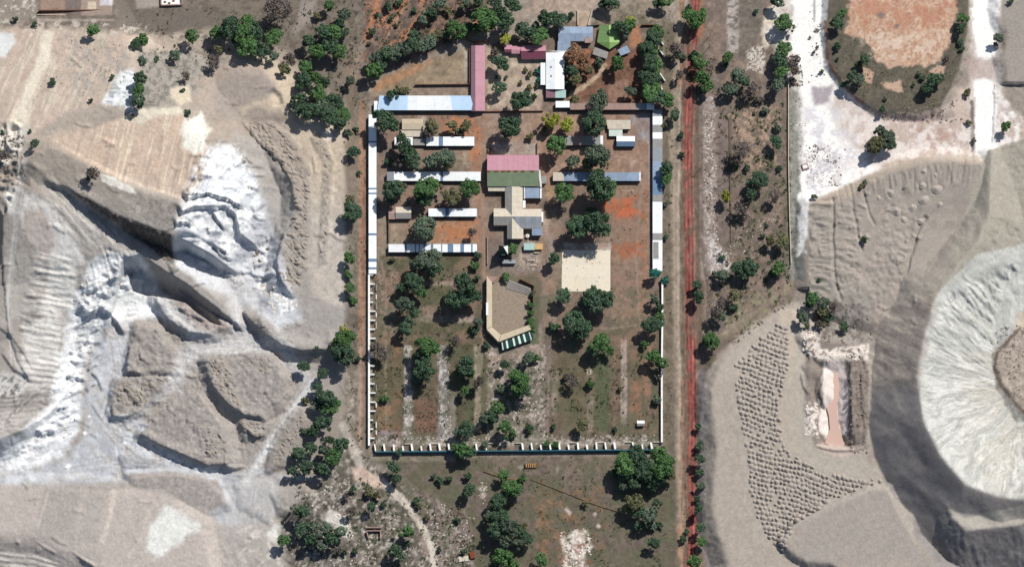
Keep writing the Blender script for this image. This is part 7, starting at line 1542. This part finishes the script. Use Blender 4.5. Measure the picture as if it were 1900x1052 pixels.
strew('dark_rocks', [([(0, 240), (48, 245), (48, 325), (0, 330)], 130, .3, 1.2), ([(255, 90), (400, 100), (380, 160), (260, 200)], 240, .25, .8), ([(1480, 270), (1570, 260), (1560, 345), (1500, 350)], 160, .25, .8), ([(1620, 200), (1800, 170), (1790, 230), (1640, 225)], 160, .3, 1.0), ([(1574, 660), (1612, 660), (1612, 840), (1576, 840)], 190, .3, 1.3), ([(1500, 560), (1610, 560), (1620, 640), (1520, 640)], 150, .3, 1.1), ([(110, 350), (320, 440), (318, 490), (210, 415)], 260, .3, 1.1), ([(1845, 610), (1900, 600), (1900, 760), (1850, 715)], 260, .25, .8), ([(1500, 0), (1530, 0), (1530, 160), (1500, 160)], 60, .2, .8), ([(130, 70), (235, 80), (230, 180), (140, 170)], 150, .2, .6), ([(470, 440), (500, 440), (500, 500), (465, 500)], 30, .5, 1.4)], STONED, 3)
# low scrub and grass
def tuft_mesh(seed, n_, up):
    r = np.random.RandomState(seed); v = []; f = []
    for i in range(n_):
        c = np.array([r.normal(0, .42), r.normal(0, .42), r.uniform(.15, .6)*up]); d = r.normal(0, 1, 3); d[2] = abs(d[2])+.3; d /= np.linalg.norm(d); t1 = np.cross(d, r.normal(0, 1, 3)); t1 /= np.linalg.norm(t1); t2 = np.cross(d, t1); s = r.uniform(.22, .42)
        o = len(v); v += [tuple(c-t1*s), tuple(c-t2*s*.7), tuple(c+t1*s), tuple(c+t2*s*.7)]; f.append((o, o+1, o+2, o+3))
    me = bpy.data.meshes.new('tuft'); me.from_pydata(v, [], f); me.update(); return me
TF = [tuft_mesh(i, 9, 1.2) for i in range(4)]
def cover(name, areas, m, seed, thr=(.3, .75), sc_=16.0):
    r = random.Random(seed); it = []
    for poly, n_, s0, s1 in areas:
        xs = [p[0] for p in poly]; ys = [p[1] for p in poly]; c = 0; tries = 0
        while c < n_ and tries < n_*10:
            tries += 1; px, py = r.uniform(min(xs), max(xs)), r.uniform(min(ys), max(ys))
            if not inside(poly, px, py) or vnoise(np.array([px/sc_]), np.array([py/sc_]), seed)[0] < r.uniform(*thr): continue
            z = height(px, py); p = P(px, py, z); s = s0+(s1-s0)*r.random()**2; it.append((r.randrange(4), p[0], p[1], z, s, s, s, r.uniform(0, 6.28))); c += 1
    return merged(name, it, TF, m, False)
GRASSM = mat('dry_grass', (112, 108, 72), .9, .25, .3); SCRUBM = mat('scrub_leaves', (80, 94, 64), .9, .3, .3); DRYM = mat('dry_scrub', (112, 96, 84), .9, .25, .3)
cover('low_scrub', [([(540, 880), (700, 890), (880, 960), (880, 1052), (540, 1052)], 700, .3, 1.4), ([(880, 846), (1240, 846), (1240, 1052), (880, 1052)], 620, .25, 1.1), ([(1330, 160), (1470, 190), (1475, 520), (1330, 620)], 900, .3, 1.7), ([(560, 0), (700, 0), (650, 240), (560, 220)], 420, .3, 1.4), ([(230, 10), (560, 20), (540, 120), (240, 90)], 420, .25, 1.1), ([(690, 0), (900, 0), (830, 80), (700, 110)], 380, .3, 1.3), ([(640, 100), (684, 100), (684, 860), (650, 860), (640, 640)], 420, .25, 1.0), ([(1230, 60), (1250, 60), (1246, 840), (1232, 840)], 260, .25, .9), ([(1262, 100), (1330, 100), (1310, 180), (1262, 170)], 220, .3, 1.4), ([(690, 500), (902, 500), (902, 820), (690, 820)], 640, .3, 1.4), ([(905, 640), (1225, 640), (1225, 822), (905, 822)], 640, .3, 1.4), ([(700, 210), (890, 210), (890, 470), (700, 470)], 220, .25, .9), ([(1010, 345), (1210, 345), (1210, 640), (1010, 640)], 260, .25, .8), ([(1335, 650), (1475, 520), (1470, 560), (1350, 650)], 130, .25, 1.0), ([(690, 824), (1226, 824), (1226, 836), (690, 836)], 260, .25, .7), ([(686, 510), (697, 510), (697, 824), (686, 824)], 160, .25, .7)], SCRUBM, 5)
cover('grass', [([(1535, 40), (1580, 60), (1640, 130), (1750, 130), (1790, 60), (1790, 120), (1730, 208), (1620, 200), (1545, 130)], 900, .25, .7), ([(700, 472), (895, 472), (895, 622), (700, 622)], 520, .25, .6), ([(700, 622), (745, 622), (745, 800), (700, 800)], 260, .25, .6), ([(1100, 640), (1135, 640), (1135, 800), (1100, 800)], 220, .25, .6), ([(980, 860), (1130, 860), (1120, 1052), (1000, 1052)], 360, .25, .6), ([(1380, 250), (1470, 250), (1470, 420), (1380, 420)], 260, .25, .6), ([(1150, 20), (1245, 20), (1240, 60), (1120, 50)], 160, .25, .6), ([(1466, 180), (1490, 180), (1490, 480), (1468, 480)], 140, .2, .6)], GRASSM, 6, (.25, .7))
cover('dry_scrub', [([(1306, 160), (1350, 160), (1360, 520), (1306, 620)], 380, .25, .9), ([(760, 900), (880, 960), (880, 1052), (800, 1052)], 360, .25, .9), ([(60, 60), (240, 70), (230, 180), (60, 200)], 150, .2, .6), ([(700, 0), (900, 0), (830, 80), (700, 110)], 260, .25, .9), ([(1040, 95), (1190, 95), (1190, 188), (1050, 188)], 160, .25, .8), ([(765, 730), (812, 730), (812, 805), (765, 805)], 130, .25, .8), ([(1470, 100), (1490, 100), (1490, 160), (1466, 160)], 130, .3, 1.2), ([(1600, 205), (1740, 210), (1780, 180), (1760, 215), (1640, 225)], 140, .25, .9)], DRYM, 7)
